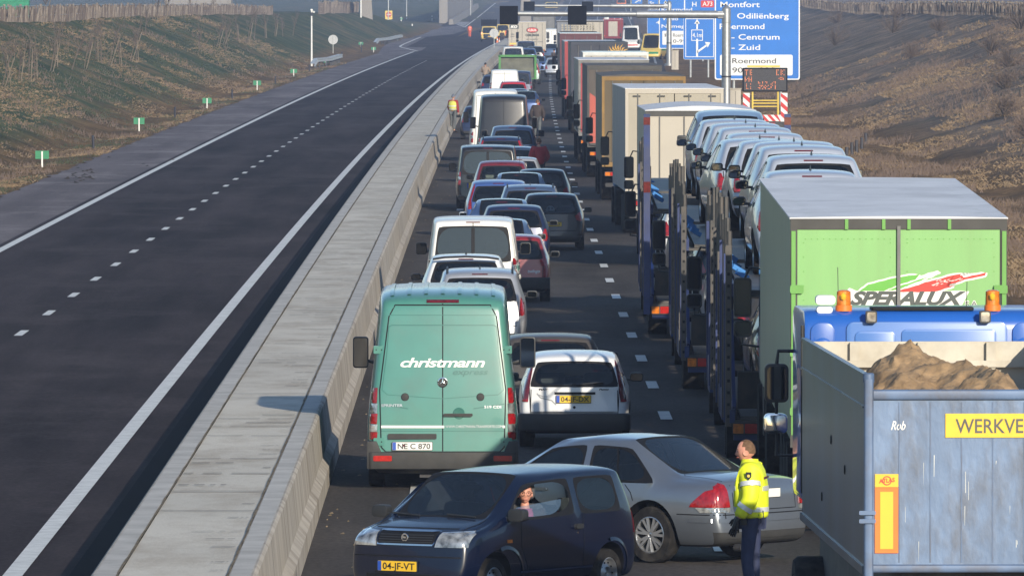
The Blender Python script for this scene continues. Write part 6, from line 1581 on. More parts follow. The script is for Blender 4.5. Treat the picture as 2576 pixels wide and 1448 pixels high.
# arrow sign
t, p, L_ = board("arrow_sign", "blue sign with an upright arrow, a 4.1m frame and a branch to the right", "road sign", 1719, 1800, 44, 150, 34, rim=.02)
b = MB(); a, z0 = L_(1724, 144); c, z1 = L_(1796, 47)
for (x0, x1, q0, q1) in ((a, c, z0, z0 + .05), (a, c, z1 - .05, z1), (a, a + .05, z0 + .05, z1 - .05), (c - .05, c, z0 + .05, z1 - .05)): b.box(x0, x1, -.020, -.014, q0, q1)
def arrow(b, L_, x, y0, y1, w_=3.5):
    (a, z0), (c, z1) = L_(x - w_ / 2, y0), L_(x + w_ / 2, y1); b.box(a, c, -.022, -.014, z0, z1)
def head(b, L_, pts): b.poly([(L_(*q)[0], -.022, L_(*q)[1]) for q in pts])
arrow(b, L_, 1753.5, 142, 98, 5); arrow(b, L_, 1753.5, 74, 56, 4); head(b, L_, [(1746.5, 60), (1753.5, 48.5), (1760.5, 60)])
head(b, L_, [(1754, 128), (1777, 112), (1779, 116), (1754, 134)]); head(b, L_, [(1773, 106), (1787, 107), (1780, 120)])
a, z0 = L_(1739, 103); c, z1 = L_(1768, 75)
for (x0, x1, q0, q1) in ((a, c, z0, z0 + .05), (a, c, z1 - .05, z1), (a, a + .05, z0 + .05, z1 - .05), (c - .05, c, z0 + .05, z1 - .05)): b.box(x0, x1, -.020, -.014, q0, q1)
put(b, L_, 34, "4.1m", 1742, 1766, 94, 11); b.build("symbols", "sign_white", p, 0)
# sign for Venlo and Nijmegen behind
t, p, L_ = board("direction_sign", "blue direction sign naming Venlo and Nijmegen behind the arrow sign", "road sign", 1658, 1800, -60, 123, 28)
b = MB(); put(b, L_, 28, "Roermond", 1664, 1741, 28.5, 8.5); put(b, L_, 28, "Venlo", 1665, 1706, 51.5, 8.5); put(b, L_, 28, "Nijmegen", 1664, 1742, 70.5, 8.5)
a, _ = L_(1722, 0); b.box(a - .05, a + .05, -.02, -.014, z_at(24, 28), z_at(-50, 28)); arrow(b, L_, 1674, 16, 4, 3); head(b, L_, [(1669, 9), (1674, 1), (1679, 9)])
put(b, L_, 28, "H", 1741, 1752, 17, 12); b.build("lettering", "sign_white", p, 0)
b = MB(); a, z0 = L_(1763, 19); c, z1 = L_(1796, 1.5); b.rbox(a, c, -.022, -.013, z0, z1, .08, 0, 'y', 4); q = b.build("route_panel", "sign_red", p, 0)
b = MB(); put(b, L_, 28, "A73", 1767, 1792, 15.5, 11, y=-.027); b.build("lettering", "sign_white", q, 0)
b = MB(); a, z0 = L_(1666, 113); c, z1 = L_(1742, 78); b.rbox(a, c, -.022, -.013, z0, z1, .08, 0, 'y', 4); q = b.build("white_panel", "sign_white", p, 0)
b = MB(); put(b, L_, 28, "Roermond", 1693, 1740, 93, 8.5, y=-.027, bold=.004); put(b, L_, 28, "0-999", 1693, 1735, 108, 8.5, y=-.027, bold=.004); put(b, L_, 28, "P", 1672, 1682, 93, 8, y=-.027, bold=.004); b.build("lettering", "ink_black", q, 0)
t, p, L_ = board("arrow_sign", "narrow blue lane arrow sign left of the Venlo sign, farther off", "road sign", 1628, 1682, 25, 103, 24, rim=.03)
b = MB(); arrow(b, L_, 1663, 95, 68, 3.5); put(b, L_, 24, "4.1", 1650, 1670, 61, 8); arrow(b, L_, 1660, 48, 38, 3); head(b, L_, [(1655, 41), (1660, 33), (1665, 41)]); a, z0 = L_(1631, 98); c, z1 = L_(1679, 97); b.box(a, c, -.02, -.014, z0, z1); b.build("symbols", "sign_white", p, 0)
t, p, L_ = board("direction_sign", "distant blue sign peeping over the narrow arrow sign at the top edge", "road sign", 1630, 1656, -30, 22, 20, rim=.03)
b = MB(); put(b, L_, 20, "St", 1634, 1646, 12, 8); put(b, L_, 20, "Roermond", 1633, 1654, -6, 6); b.build("lettering", "sign_white", p, 0)
X_, d_ = at(1587, 13); t = empty("exit_sign", (X_, d_, hz(d_)), 0, "small distant blue exit sign with a white arrow on a thin post", "road sign")
MB().tube([(0, .1, 0), (0, .1, 6.2)], .09, 6).build("post", "galv", t, 0)
b = MB(); b.rbox(.2, 2.2, 0, .06, 3.0, 5.2, .08, 0, 'y'); p = b.build("panel", "sign_blue", t, 0)
b = MB(); b.poly([(.7, -.01, 3.3), (.9, -.01, 3.2), (1.8, -.01, 3.7), (1.7, -.01, 3.9)]); b.poly([(1.5, -.01, 4.1), (2.05, -.01, 3.95), (1.8, -.01, 3.4)]); text(b, "Uit", (1.2, -.01, 4.3), (1, 0, 0), (0, 0, 1), 0, width=1.2, height=.6, bold=.02); b.build("symbols", "sign_white", p, 0)

# ---- mobile lane-closure trailer on the right shoulder
s_ = 54.0; X_, d_ = at(1924, s_); t = empty("warning_trailer", (X_, d_, 0), 0, "mobile warning trailer with a dark text board and red and white chevron panels", "warning trailer")
def Z(py): return z_at(py, s_)
def Xl(px): return (px - 1924) / s_
b = MB(); b.rbox(Xl(1868), Xl(1981), 0, .22, Z(231), Z(171), .03, 0, 'y'); bd = b.build("text_board", "signal_black", t, 0)
MB().box(Xl(1871), Xl(1978), -.006, -.002, Z(228), Z(174)).build("led_field", "led_board", bd, 0)
b = MB(); rr = random.Random(2)
def leds(x0, x1, y0, y1, pat):
    for j, row in enumerate(pat):
        for i, c in enumerate(row):
            if c == '#': x = Xl(x0 + (x1 - x0) * (i + .5) / len(row)); z = Z(y0 + (y1 - y0) * (j + .5) / len(pat)); b.box(x - .016, x + .016, -.012, -.008, z - .016, z + .016)
leds(1873, 1892, 175, 190, ["###.##", ".#..#.", ".#..##", ".#..#.", ".#..##"]); leds(1873, 1892, 193, 206, ["#..#.#", "#.##.#", "##.###", "#..#.#"]); leds(1876, 1890, 210, 225, ["#..#", "#...", "#..#", "##.#"])
leds(1952, 1974, 175, 190, ["##.#.#", "#..##.", "#..#..", "#..##.", "##.#.#"]); leds(1958, 1972, 194, 201, [".##.", "#..#", ".###"])
leds(1906, 1952, 205, 225, ["#..#.##....##", "##.#..#...#.#", ".........#...", ".###.#.#..#.#", "..#.#.#..#..#", "##..##...#..#", ".#.#.#.##...#"])
b.build("lit_text", "led_orange", bd, 0)
b = MB(); b.rbox(Xl(1880), Xl(1962), -.05, .12, Z(170), Z(165), .02, 0, 'x'); b.build("top_bar", "sign_yellow", t, 40); MB().rbox(Xl(1878), Xl(1965), -.06, .14, Z(164.5), Z(162.5), .01, 0, 'x').build("top_cover", "sign_white", t, 0)
b = MB()
for px in (1893, 1957): b.tube([(Xl(px), .05, Z(300)), (Xl(px), .05, Z(231))], .045, 8)
for py in (253, 260, 268): b.tube([(Xl(1893), .05, Z(py)), (Xl(1957), .05, Z(py))], .03, 8)
b.build("lift_frame", "sign_yellow", t, 40)
def chev(x0, x1, y0, y1, vert, nm="chevron_panel"):
    c = MB(); c.box(Xl(x0), Xl(x1), -.03, 0, Z(y1), Z(y0)); o = c.build(nm, "sign_white", t, 0); c = MB(); n = 3
    ax0, ax1, az0, az1 = Xl(x0), Xl(x1), Z(y1), Z(y0)
    if vert:
        h_ = (az1 - az0) / n
        for k in range(n):
            z = az0 + k * h_; z2 = z + h_ * .5; sl = (ax1 - ax0) * .9
            pts = [(ax0, z + sl), (ax1, z), (ax1, z2), (ax0, z2 + sl)]
            pts = [(x, min(zz, az1)) for x, zz in pts]; c.poly([(x, -.034, zz) for x, zz in pts])
    else:
        w_ = (ax1 - ax0) / n
        for k in range(n):
            x = ax0 + k * w_; sl = (az1 - az0) * .9
            pts = [(x + sl, az0), (x + w_ * .5 + sl, az0), (x + w_ * .5, az1), (x, az1)]; pts = [(min(xx, ax1), zz) for xx, zz in pts]; c.poly([(xx, -.034, zz) for xx, zz in pts])
    c.build("stripe", "sign_red", o, 0)
chev(1869, 1886, 234, 310, True); chev(1964, 1981, 234, 306, True); chev(1912, 1964, 289, 305, False)
b = MB(); b.box(-1.0, 1.0, 0, .25, Z(322), Z(306)); b.box(-.9, .9, .2, 2.6, .45, .6); b.build("chassis", "chassis", t, 0)
for sg in (-1, 1): wheel(t, sg * .95, .9, .30, sg, detail=False)
b = MB(); b.box(Xl(1914), Xl(1935), -.01, 0, Z(318), Z(308)); b.build("number_plate", "plate_white", t, 0); MB().box(Xl(1940), Xl(1950), -.02, 0, Z(317), Z(309)).build("tail_light", "lamp_bright_red", t, 0)

# ---- short black posts and green distance markers along the left verge
def post(px, base, h_, s_, label, nm="marker_post", m="black_post", r=.055, lean=0):
    X_, d_ = at(px, s_); n = X_ - off(d_); z = terr(n, d_); b = MB(); b.tube([(0, 0, -.3), (lean, 0, h_)], r, 8)
    o = b.build(nm, m, None, 40); o.location = (X_, d_, z); tag(o, label, "post", "black verge posts"); return o
for i, (px, s_, lab) in enumerate([(236, 61, "nearest black post on the left verge, leaning slightly"), (440, 49, "second black post on the left verge, after the nearest leaning one"), (584, 42, "third black post on the left verge, between the third and fourth green signs"), (693, 36.5, "fourth black post on the left verge before the tall camera mast"), (778, 31.6, "black post at the foot of the white camera mast"), (860, 25.8, "black post behind the near guardrail by the round sign"), (909, 24.2, "tall black post under the tall white lamp column")]):
    post(px, 0, .56 if i < 6 else 1.0, s_, lab, lean=-.04 if i == 0 else 0)
def marker(px, ytop, ybase, s_, label):
    X_, d_ = at(px, s_); z = terr(X_ - off(d_), d_) - .05; hh = (ybase - ytop) / s_; t = empty("distance_marker", (X_, d_, z), .05, label, "road sign", "green distance markers")
    b = MB(); b.box(-.028, .028, -.02, .02, -.2, hh - .02); b.build("post", "white_post", t, 0)
    w_ = .25; b = MB(); b.rbox(-w_, w_, .022, .035, hh - .30, hh, .02, 0, 'y'); b.box(-w_, w_, .018, .024, hh - .03, hh); b.build("panel", "marker_green", t, 0)
for px, y0, y1, s_, lab in [(106, 372, 420, 68.6, "nearest green hectometre sign with a white post on the left verge"), (350, 290, 328, 54.5, "second green hectometre sign on the left verge"), (521, 240, 268, 45.6, "third green hectometre sign on the left verge"), (647, 199, 225, 38.7, "fourth green hectometre sign on the left verge"), (739, 170, 192, 33.6, "fifth green hectometre sign, just before the white mast"), (820, 141, 158, 29, "green hectometre sign behind the near guardrail end"), (940, 116, 131, 24.3, "green hectometre sign alone on the verge past the black posts"), (908, 105, 120, 23, "green hectometre sign at the foot of the lamp column"), (1000, 84, 96, 20, "green hectometre sign above the far guardrail"), (1010, 52, 62, 14.3, "farthest green hectometre sign near the slip road bend")]:
    marker(px, y0, y1, s_, lab)
def pole(px, ybase, s_, h_, label, nm="lamp_post", cat="lamp post", r=.08, m="white_post", head=None, group=None):
    X_, d_ = at(px, s_); z = terr(X_ - off(d_), d_) - .1; t = empty(nm, (X_, d_, z), 0, label, cat, group)
    MB().tube([(0, 0, -.2), (0, 0, h_)], [r, r * .7], 10).build("pole", m, t, 40)
    if head == 'camera':
        b = MB(); b.rbox(-.10, .10, -.12, .12, h_, h_ + .14, .04); b.lathe((.18, 0, h_ - .12), [(-.08, 0), (-.06, .10), (.05, .12), (.09, .06), (.09, 0)], 'z', 12); b.tube([(0, 0, h_ - .05), (.18, 0, h_ - .05)], .03, 6); b.build("camera", "white_post", t, 40)
        MB().cyl((0, 0, h_ - .3), .09, .3).build("collar", "black_post", t, 40)
    if head == 'lamp':
        b = MB(); b.tube([(0, 0, h_), (.6, 0, h_ + .25), (1.6, 0, h_ + .3)], .05, 8); b.rbox(1.5, 2.2, -.12, .12, h_ + .22, h_ + .36, .05); b.build("lamp_head", m, t, 40)
    return t
pole(784, 164, 29.3, 4.9, "slim white camera mast standing on the left verge", "camera_mast", "mast", .09, head='camera')
pole(908, 98, 19.0, 11, "tall white lamp column beside the tapering concrete pier", r=.11, head='lamp')
pole(977, 66, 14.6, 11, "thin distant lamp column left of the no entry sign", r=.10, head='lamp', m="galv")
pole(1023, 58, 13.2, 11, "thin distant lamp column right of the no entry sign", r=.10, head='lamp', m="galv")
pole(1184, 52, 12.3, 11, "thin distant lamp column in front of the retaining wall", r=.10, head='lamp', m="galv")
pole(1149, 40, 9.5, 11, "farthest thin lamp column left of the retaining wall's end", r=.12, head='lamp', m="galv")
def bollard(px, py, s_, label, h_=1.0):
    X_, d_ = at(px, s_); z = hz(d_); b = MB(); b.rbox(-.09, .09, -.06, .06, -.2, h_, .04); b.box(-.092, .092, -.064, -.061, h_ * .6, h_ * .75, 1)
    o = b.build("bollard", ["white_post", "black_post"], None, 40); o.location = (X_, d_, z); tag(o, label, "bollard", "white reflector bollards")
for px, py, s_, lab in [(1037, 80, 16.4, "white bollard on the verge inside the slip road bend"), (1009, 62, 14, "white bollard left below the no entry sign"), (1023, 60, 13.4, "white bollard at the foot of a lamp column"), (1087, 61, 13.6, "white bollard alone on the outside of the slip road bend"), (985, 60, 13.2, "white bollard beside a pale box by the slip road")]:
    bollard(px, py, s_, lab, 1.2)
X_, d_ = at(978, 14); t = empty("no_entry_sign", (X_, d_, hz(d_)), 0, "yellow backed no entry sign by the distant slip road", "road sign")
MB().tube([(0, .1, 0), (0, .1, 2.2)], .05, 6).build("post", "galv", t, 0)
b = MB(); b.rbox(-.65, .65, 0, .06, .55, 2.35, .05, 0, 'y'); p = b.build("panel", "sign_yellow", t, 0)
b = MB(); b.lathe((0, 0, 1.65), [(-.01, .50), (-.02, .48), (-.02, 0)], 'y', 24, 0); b.box(-.38, .38, -.03, -.022, 1.57, 1.73, 1); b.build("disc", ["sign_red", "sign_white"], p, 0)
def round_sign(px, cy_, ybase, s_, r, label, zb=None):
    X_, d_ = at(px, s_); zb = terr(X_ - off(d_), d_) if zb is None else zb; zc = z_at(cy_, s_); t = empty("round_sign", (X_, d_, zb), 0, label, "road sign", "round signs seen from behind")
    MB().tube([(0, -.03, -.1), (0, -.03, zc - zb + r * .9)], .035, 6).build("post", "galv", t, 40)
    b = MB(); b.lathe((0, 0, zc - zb), [(0, 0), (0, r), (.03, r), (.03, 0)], 'y', 28); b.build("disc", "sign_back", t, 40)
round_sign(838, 100, 140, 25.6, .47, "back of a round sign on the verge behind the near guardrail")
round_sign(1243, 84, 118, 25.6, .45, "back of a round sign standing on the far concrete barrier", zb=.82)

def guardrail(pts, label):
    P_ = [Vector(p) for p in pts]; t = empty("guardrail", tuple(P_[0]), 0, label, "guardrail"); o = P_[0]
    Q = [p - o for p in P_]
    b = MB(); prof = [(0, .0), (-.04, .03), (-.04, .10), (0, .14), (0, .18), (-.04, .22), (-.04, .28), (0, .31)]
    for i, q in enumerate(Q):
        drop = -.42 if i == 0 else 0
        for a, c in prof: b.v.append((q.x - a + 0, q.y, .45 + c + drop))
        if i:
            for j in range(len(prof) - 1): b.f.append(((i - 1) * 8 + j, (i - 1) * 8 + j + 1, i * 8 + j + 1, i * 8 + j)); b.m.append(0)
    b.build("rail", "galv", t, 40)
    b = MB(); b.add([(q.x - e, q.y, .78 + (-.42 if i == 0 else 0)) for i, q in enumerate(Q) for e in (0, .35)], [(2 * i, 2 * i + 1, 2 * i + 3, 2 * i + 2) for i in range(len(Q) - 1)]); b.build("top_plate", "galv", t, 0)
    for i, q in enumerate(Q[1:-1]):
        MB().box(q.x - .18, q.x - .08, q.y - .05, q.y + .05, -.1, .74).build("post", "chassis", t, 0)  # posts coloured dark for the shade behind the rail
def gr_pts(n, y0, y1, st, y_in): return [(n + off(y) - (1.0 * (1 - (y - y0) / (y_in - y0)) if y < y_in else 0), y, 0) for y in [y0 + st * k for k in range(int((y1 - y0) / st) + 1)]]
guardrail(gr_pts(-15.9, 842, 902, 4, 862), "near guardrail with a turned down end on the left verge")
guardrail(gr_pts(-17.8, 1185, 1290, 7, 1215), "far guardrail with a turned down end below the concrete pier")

# ---- paling fences on top of the cuttings
P("paling", (.10, .076, .062), .9, var=.45, scale=3, stretch=(1, 1, .2)); P("paling_pale", (.20, .165, .135), .9, var=.35, scale=3)
def fence(pts, label, h_=1.3, pale=0, gap=.33, seed=1, mult=1.):
    P_ = [Vector(p) for p in pts]; t = empty("paling_fence", tuple(P_[0]), 0, label, "fence"); o = P_[0]; rr = random.Random(seed); b = MB(); acc = 0; top = []
    for a, c in zip(P_, P_[1:]):
        l = (c - a).length; n = max(1, int(l / (gap * (1 + (a.y - 600) / 600 if a.y > 600 else 1))))
        for k in range(n):
            p = a + (c - a) * (k + rr.uniform(-.2, .2)) / n; z = terr(p.x - off(p.y), p.y) - .15; hh = h_ * rr.uniform(.72, 1.1); w_ = rr.uniform(.022, .05) * (1 + p.y / 900); ln = rr.gauss(0, .07)
            big = rr.random() < .07
            if big: w_ *= 1.8; hh *= 1.06
            b.bar((p.x - o.x, p.y - o.y, z - o.z), (p.x + ln - o.x, p.y - o.y, z + hh + .15 - o.z), w_ * mult, w_, 1 if (big or rr.random() < .35) else 0)
        top.append((a, terr(a.x - off(a.y), a.y)))
    b.build("stakes", ["paling", "paling_pale"], t, 0)
    for q in (.35, .95): MB().tube([(a.x - o.x, a.y - o.y, z + q - o.z) for a, z in top], .012 + .01, 4).build("wire", "steel", t, 0)
fpt = lambda n, y: (n + off(y), y, terr(n, y))
fence([fpt(-29.0 + .2 * math.sin(y * .03), y) for y in range(540, 1010, 10)] + [fpt(topX(y) - .4, y) for y in range(1010, 1130, 15)], "weathered paling fence along the top of the left slope", .95, seed=3)
fence([fpt(topX(y) - .8, y) for y in range(1235, 1520, 15)], "second paling fence on the left slope, right of the concrete block", 1.5, seed=4)
fence([fpt(31.3 + .2 * math.sin(y * .02), y) for y in range(480, 1300, 10)], "paling fence along the top of the right slope", .98, seed=5, gap=.27)
P("reed", (.42, .26, .13), .95, var=.35, scale=.8)
b = MB(); rr = random.Random(11)
for k in range(14000):
    d = rr.uniform(520, 900); n = rr.uniform(33, 55); X = n + off(d); px = VX + X * F / d
    if not 2200 < px < 2640: continue
    z = terr(n, d); hh = rr.uniform(.4, 1.0); w_ = .035
    b.add([(X - w_, d, z), (X + w_, d, z), (X + rr.gauss(0, .2), d, z + hh)], [(0, 1, 2)])
tag(b.build("reeds", "reed", smooth=0), kind='stuff')

# ---- young bare trees tied to stakes on the left slope
P("bark", (.11, .085, .065), .9, var=.3); P("stake_wood", (.19, .15, .11), .9, var=.3)
ORD = ["first", "second", "third", "fourth", "fifth", "sixth", "seventh", "eighth", "ninth", "tenth", "eleventh", "twelfth", "thirteenth", "fourteenth", "fifteenth", "sixteenth", "seventeenth", "eighteenth", "nineteenth", "twentieth"]
def TL_(k):
    return ("thin bare young tree, %s from the left edge on the slope" % ORD[k]) if k < 14 else ("thin bare young tree on the slope, %s left of the white camera mast" % ORD[max(0, 28 - k)]) if k < 29 else ("thin bare young tree high on the left slope, %s from the left" % ORD[k - 29])
def sapling(X, d, h_, lean, seed, staked=True):
    z = terr(X - off(d), d) - .05; rr = random.Random(seed); t = empty("young_tree", (X, d, z), 0, TL_(seed), "tree", "young trees on the left slope")
    k = 1 + d / 900
    MB().tube([(0, 0, -.2), (lean * .5, 0, h_ * .5), (lean * .9, 0, h_ * .8)], [.020 * k, .015 * k, .010 * k], 6).build("trunk", "bark", t, 0)
    b = MB()
    for i in range(16):
        f = rr.uniform(.35, .95); a = rr.random() * 6.28; l = h_ * rr.uniform(.15, .35); p0 = (lean * f, 0, h_ * f * .85); p1 = (p0[0] + math.cos(a) * l * .5, math.sin(a) * l * .5, p0[2] + l * .8)
        b.tube([p0, p1], [.007 * k, .004 * k], 3, cap=False)
        for j in range(2):
            g_ = rr.uniform(.4, .9); q0 = [p0[m] + (p1[m] - p0[m]) * g_ for m in range(3)]; b.tube([q0, (q0[0] + rr.gauss(0, .12), q0[1], q0[2] + rr.uniform(.1, .3))], [.008 * k, .004 * k], 3, cap=False)
    b.build("crown", "bark", t, 0)
    if staked: MB().tube([(.12, 0, -.2), (.12 + lean * .8, 0, h_ * .62)], .016 * k, 5).build("stake", "stake_wood", t, 0)
rr = random.Random(21); sp = 0
for px, py, s_ in [(4, 212, 43), (22, 208, 43), (46, 205, 42), (72, 200, 41), (88, 198, 41), (125, 182, 39), (140, 172, 38), (178, 176, 38), (210, 172, 37.5), (242, 157, 36), (256, 166, 36.5), (272, 164, 36), (302, 160, 35), (326, 152, 34), (344, 150, 34), (366, 130, 32), (390, 120, 31), (410, 118, 30.5), (500, 134, 31), (545, 118, 29), (560, 112, 28), (572, 116, 28), (600, 104, 27), (622, 108, 27), (640, 96, 26), (668, 98, 25.5), (690, 92, 25), (712, 95, 24.5), (736, 90, 24), (105, 128, 37), (420, 88, 29), (480, 84, 28), (530, 78, 27)]:
    # the ground height there fixes the distance
    d = F / s_
    for _ in range(30):
        X = (px - VX) * d / F; zz = terr(X - off(d), d); d2 = F * (H - zz) / (py - VY); d = .5 * d + .5 * max(240, min(1500, d2))
    X = (px - VX) * d / F
    sapling(X, d, rr.uniform(2.0, 2.9), rr.uniform(.05, .9) * (1 if rr.random() < .8 else -.3), sp, rr.random() < .8); sp += 1
def shrub(n, d, r, seed, label):
    X = n + off(d); z = terr(n, d); rr = random.Random(seed); t = empty("bare_shrub", (X, d, z - .05), 0, label, "shrub", "bare shrubs on the right slope"); b = MB(); tw = MB()
    for i in range(60):
        a = rr.random() * 6.28; el = rr.uniform(.3, 1.4); l = r * rr.uniform(.6, 1.2); p1 = (math.cos(a) * math.cos(el) * l, math.sin(a) * math.cos(el) * l, math.sin(el) * l)
        b.tube([(0, 0, 0), (p1[0] * .5, p1[1] * .5, p1[2] * .6), p1], [.018, .012, .005], 3, cap=False)
        for j in range(5):
            f = rr.uniform(.4, 1); q = [c * f for c in p1]; tw.tube([q, (q[0] + rr.gauss(0, .15), q[1] + rr.gauss(0, .15), q[2] + rr.uniform(.05, .3))], [.009, .004], 3, cap=False)
    b.build("branches", "bark", t, 0); tw.build("twigs", "weed_brown", t, 0)
for i, (n, d) in enumerate([(28, 660), (30, 800), (26, 540), (24, 600), (23, 460), (27, 720), (21, 420), (25, 500), (29.5, 580), (20, 380), (28, 900), (24, 760)]):
    shrub(n, d, .9 + .3 * (i % 3), 50 + i, "dark bare shrub, right slope, " + ["just under the fence right of the big sign", "highest and farthest but one", "half way up, left of the middle", "low behind the warning trailer", "near the foot beside the chevrons", "in the upper middle", "lowest but one, near the dark stakes", "middle height, right part", "under the fence, right part", "lowest and nearest", "farthest of all, by the blue sign", "far, low beside the big blue sign"][i])

# ---- row of stakes on the right verge
for i, (px, top_, s_) in enumerate([(2130, 397, 66), (2143, 385, 64), (2155, 405, 63), (2168, 421, 62), (2178, 436, 60)]):
    X_, d_ = at(px, s_); zt = z_at(top_, s_); zt = max(zt, .5); b = MB(); b.tube([(0, 0, -.2), (0, 0, zt)], .065, 7); o = b.build("stake", "black_post", None, 40); o.location = (X_, d_, 0)
    tag(o, ["leftmost and lower of the dark stakes right of the new cars", "tallest dark stake right of the new cars", "middle dark stake in the row right of the new cars", "short dark stake, fourth in the row right of the new cars", "shortest dark stake at the right end of the row"][i], "post", "dark stakes on the right verge")
# ---- beige roadside cabinets
for px, py0, py1, s_, w_, lab in [(1643, 104, 138, 26, 34, "wide beige roadside cabinet below the narrow arrow sign"), (1698, 126, 150, 31, 18, "slim beige cabinet beside the far gantry pole"), (1850, 222, 262, 50, 28, "beige cabinet beside the near gantry pole")]:
    X_, d_ = at(px, s_); z0, z1 = z_at(py1, s_), z_at(py0, s_); t = empty("roadside_cabinet", (X_, d_, 0), 0, lab, "cabinet", "beige roadside cabinets"); hw = w_ / s_ / 2
    MB().rbox(-hw, hw, 0, .5, .0, z1 - .06, .03).build("housing", "cream_light", t, 40); MB().rbox(-hw - .03, hw + .03, -.03, .53, z1 - .06, z1, .03).build("lid", "cream", t, 40)
    b = MB(); b.box(-.008, .008, -.006, -.001, .15, z1 - .15); b.build("door_seam", "trim", t, 0)

# ================================================================ VIADUCT FAR AWAY (its deck passes above the frame)
def pier(px, ybase, s_, label, w0=1.6, w1=.95, h_=9.0):
    X_, d_ = at(px, s_); b = MB(); n = 8
    b.add([(-w0 * .68, -.6, -1.5), (w0 * .68, -.6, -1.5), (w0 * .68, .6, -1.5), (-w0 * .68, .6, -1.5), (-w1 / 2, -.45, h_), (w1 / 2, -.45, h_), (w1 / 2, .45, h_), (-w1 / 2, .45, h_)], [(0, 3, 2, 1), (4, 5, 6, 7), (0, 1, 5, 4), (1, 2, 6, 5), (2, 3, 7, 6), (3, 0, 4, 7)])
    o = b.build("column", "concrete_far", None, 0, bevel=.08); return o, (X_, d_, 0)
vi = empty("viaduct", at(922, 18.6) + (0,), 0, "pale concrete viaduct whose tapering piers stand beside the distant road", "viaduct")
vx, vy, _ = vi.location
for px, yb, s_ in ((922, 95, 18.6), (1322, 75, 16.6)):
    o, loc = pier(px, yb, s_, ""); o.parent = vi; o.location = (loc[0] - vx, loc[1] - vy, 0)
b = MB(); b.box(-28, 62, -3.5, 5.5, 8.6, 10.0); b.box(-28, 62, -3.7, -3.4, 9.9, 11.0); b.box(-28, 62, 5.4, 5.7, 9.9, 11.0)
b.build("deck", "concrete_far", vi, 0)
X_, d_ = at(498, 18.2)
b = MB(); b.box(X_ - 4.6, X_ + 4.6, d_, d_ + 9, 2.6, 9.0)
for k in range(9): b.box(X_ - 4.6 + k * 1.1, X_ - 4.5 + k * 1.1, d_ - .06, d_ + .02, 2.2, 9.0)
t = b.build("abutment", "concrete_far", None, 0); tag(t, "beige panelled concrete abutment cut off by the top edge, left slope", "abutment")
# retaining wall beside the far slip road
A = G(1112, 61); B2 = G(1190, 30)
t = empty("retaining_wall", (A[0], A[1], A[2]), 0, "beige retaining wall rising beyond the slip road bend", "wall")
dx, dy = B2[0] - A[0], B2[1] - A[1]
b = MB(); b.add([(0, 0, -.5), (dx, dy, hz(B2[1]) - A[2] - .5), (dx, dy, 8), (0, 0, 8), (-.6, .6, -.5), (dx - .6, dy + .6, -.5), (dx - .6, dy + .6, 8), (-.6, .6, 8)], [(0, 1, 2, 3), (4, 7, 6, 5), (3, 2, 6, 7), (0, 3, 7, 4), (1, 5, 6, 2)])
b.build("wall", "concrete_far", t, 0)
b = MB(); b.box(-.5, 1.0, -.6, 0, -.5, 8.1); b.build("end_column", "concrete_far", t, 0)
A = G(1135, 63); B2 = G(1200, 20)
t = empty("concrete_step_barrier", (A[0], A[1], A[2]), 0, "low concrete barrier between the slip road and the far main road", "barrier"); dx, dy = B2[0] - A[0], B2[1] - A[1]
b = MB(); b.add([(-.5, 0, -.3), (.5, 0, -.3), (.3, 0, 1.0), (-.3, 0, 1.0), (dx - .5, dy, B2[2] - A[2] - .3), (dx + .5, dy, B2[2] - A[2] - .3), (dx + .3, dy, B2[2] - A[2] + 1), (dx - .3, dy, B2[2] - A[2] + 1)], [(0, 1, 2, 3), (0, 4, 5, 1), (1, 5, 6, 2), (2, 6, 7, 3), (3, 7, 4, 0)]); b.build("wall", "concrete_far", t, 0)
# a white lorry on the field road behind the right fence and a green tarpaulin at the far left
dq = 1500.; Xq = (2253 - VX) * dq / F
wl = vehicle("white_van", "white van cut off by the top edge beyond the right hand fence", "van", 'van', "white_van", Xq + 2.7, dq, R(90), z=z_at(3.5, F / dq), size=(5.6, 2.0, 2.0), lev=2, det=0, rear='none')
P("bush_green", (.03, .22, .12), .8, var=.3)
dq = 700.; b = MB(); Xq = (18 - VX) * dq / F; b.rbox(Xq - 1.3, Xq + 1.5, dq, dq + 2, 4.2, z_at(-8, F / dq), .2, 0, 'y'); tag(b.build("green_container", "bush_green", None, 40), "green container cut off at the top left corner behind the fence", "container")
# two red and white cones by the works van
for px, s_ in ((1256, 21.2), (1251, 20.6)):
    X_, d_ = at(px, s_); b = MB(); b.lathe((0, 0, 0), [(0, .2, 0), (.04, .2, 0), (.05, .15, 0), (.3, .11, 0), (.3, .11, 1), (.5, .07, 1), (.5, .07, 0), (.75, .03, 0), (.75, 0, 0)], 'z', 12)
    o = b.build("traffic_cone", ["scrap_orange", "sign_white"], None, 40); o.location = (X_, d_, 0); tag(o, "orange traffic cone at the works vans, " + ("the one nearer the barrier" if px == 1256 else "the one farther from the barrier"), "cone", "traffic cones by the works vans")

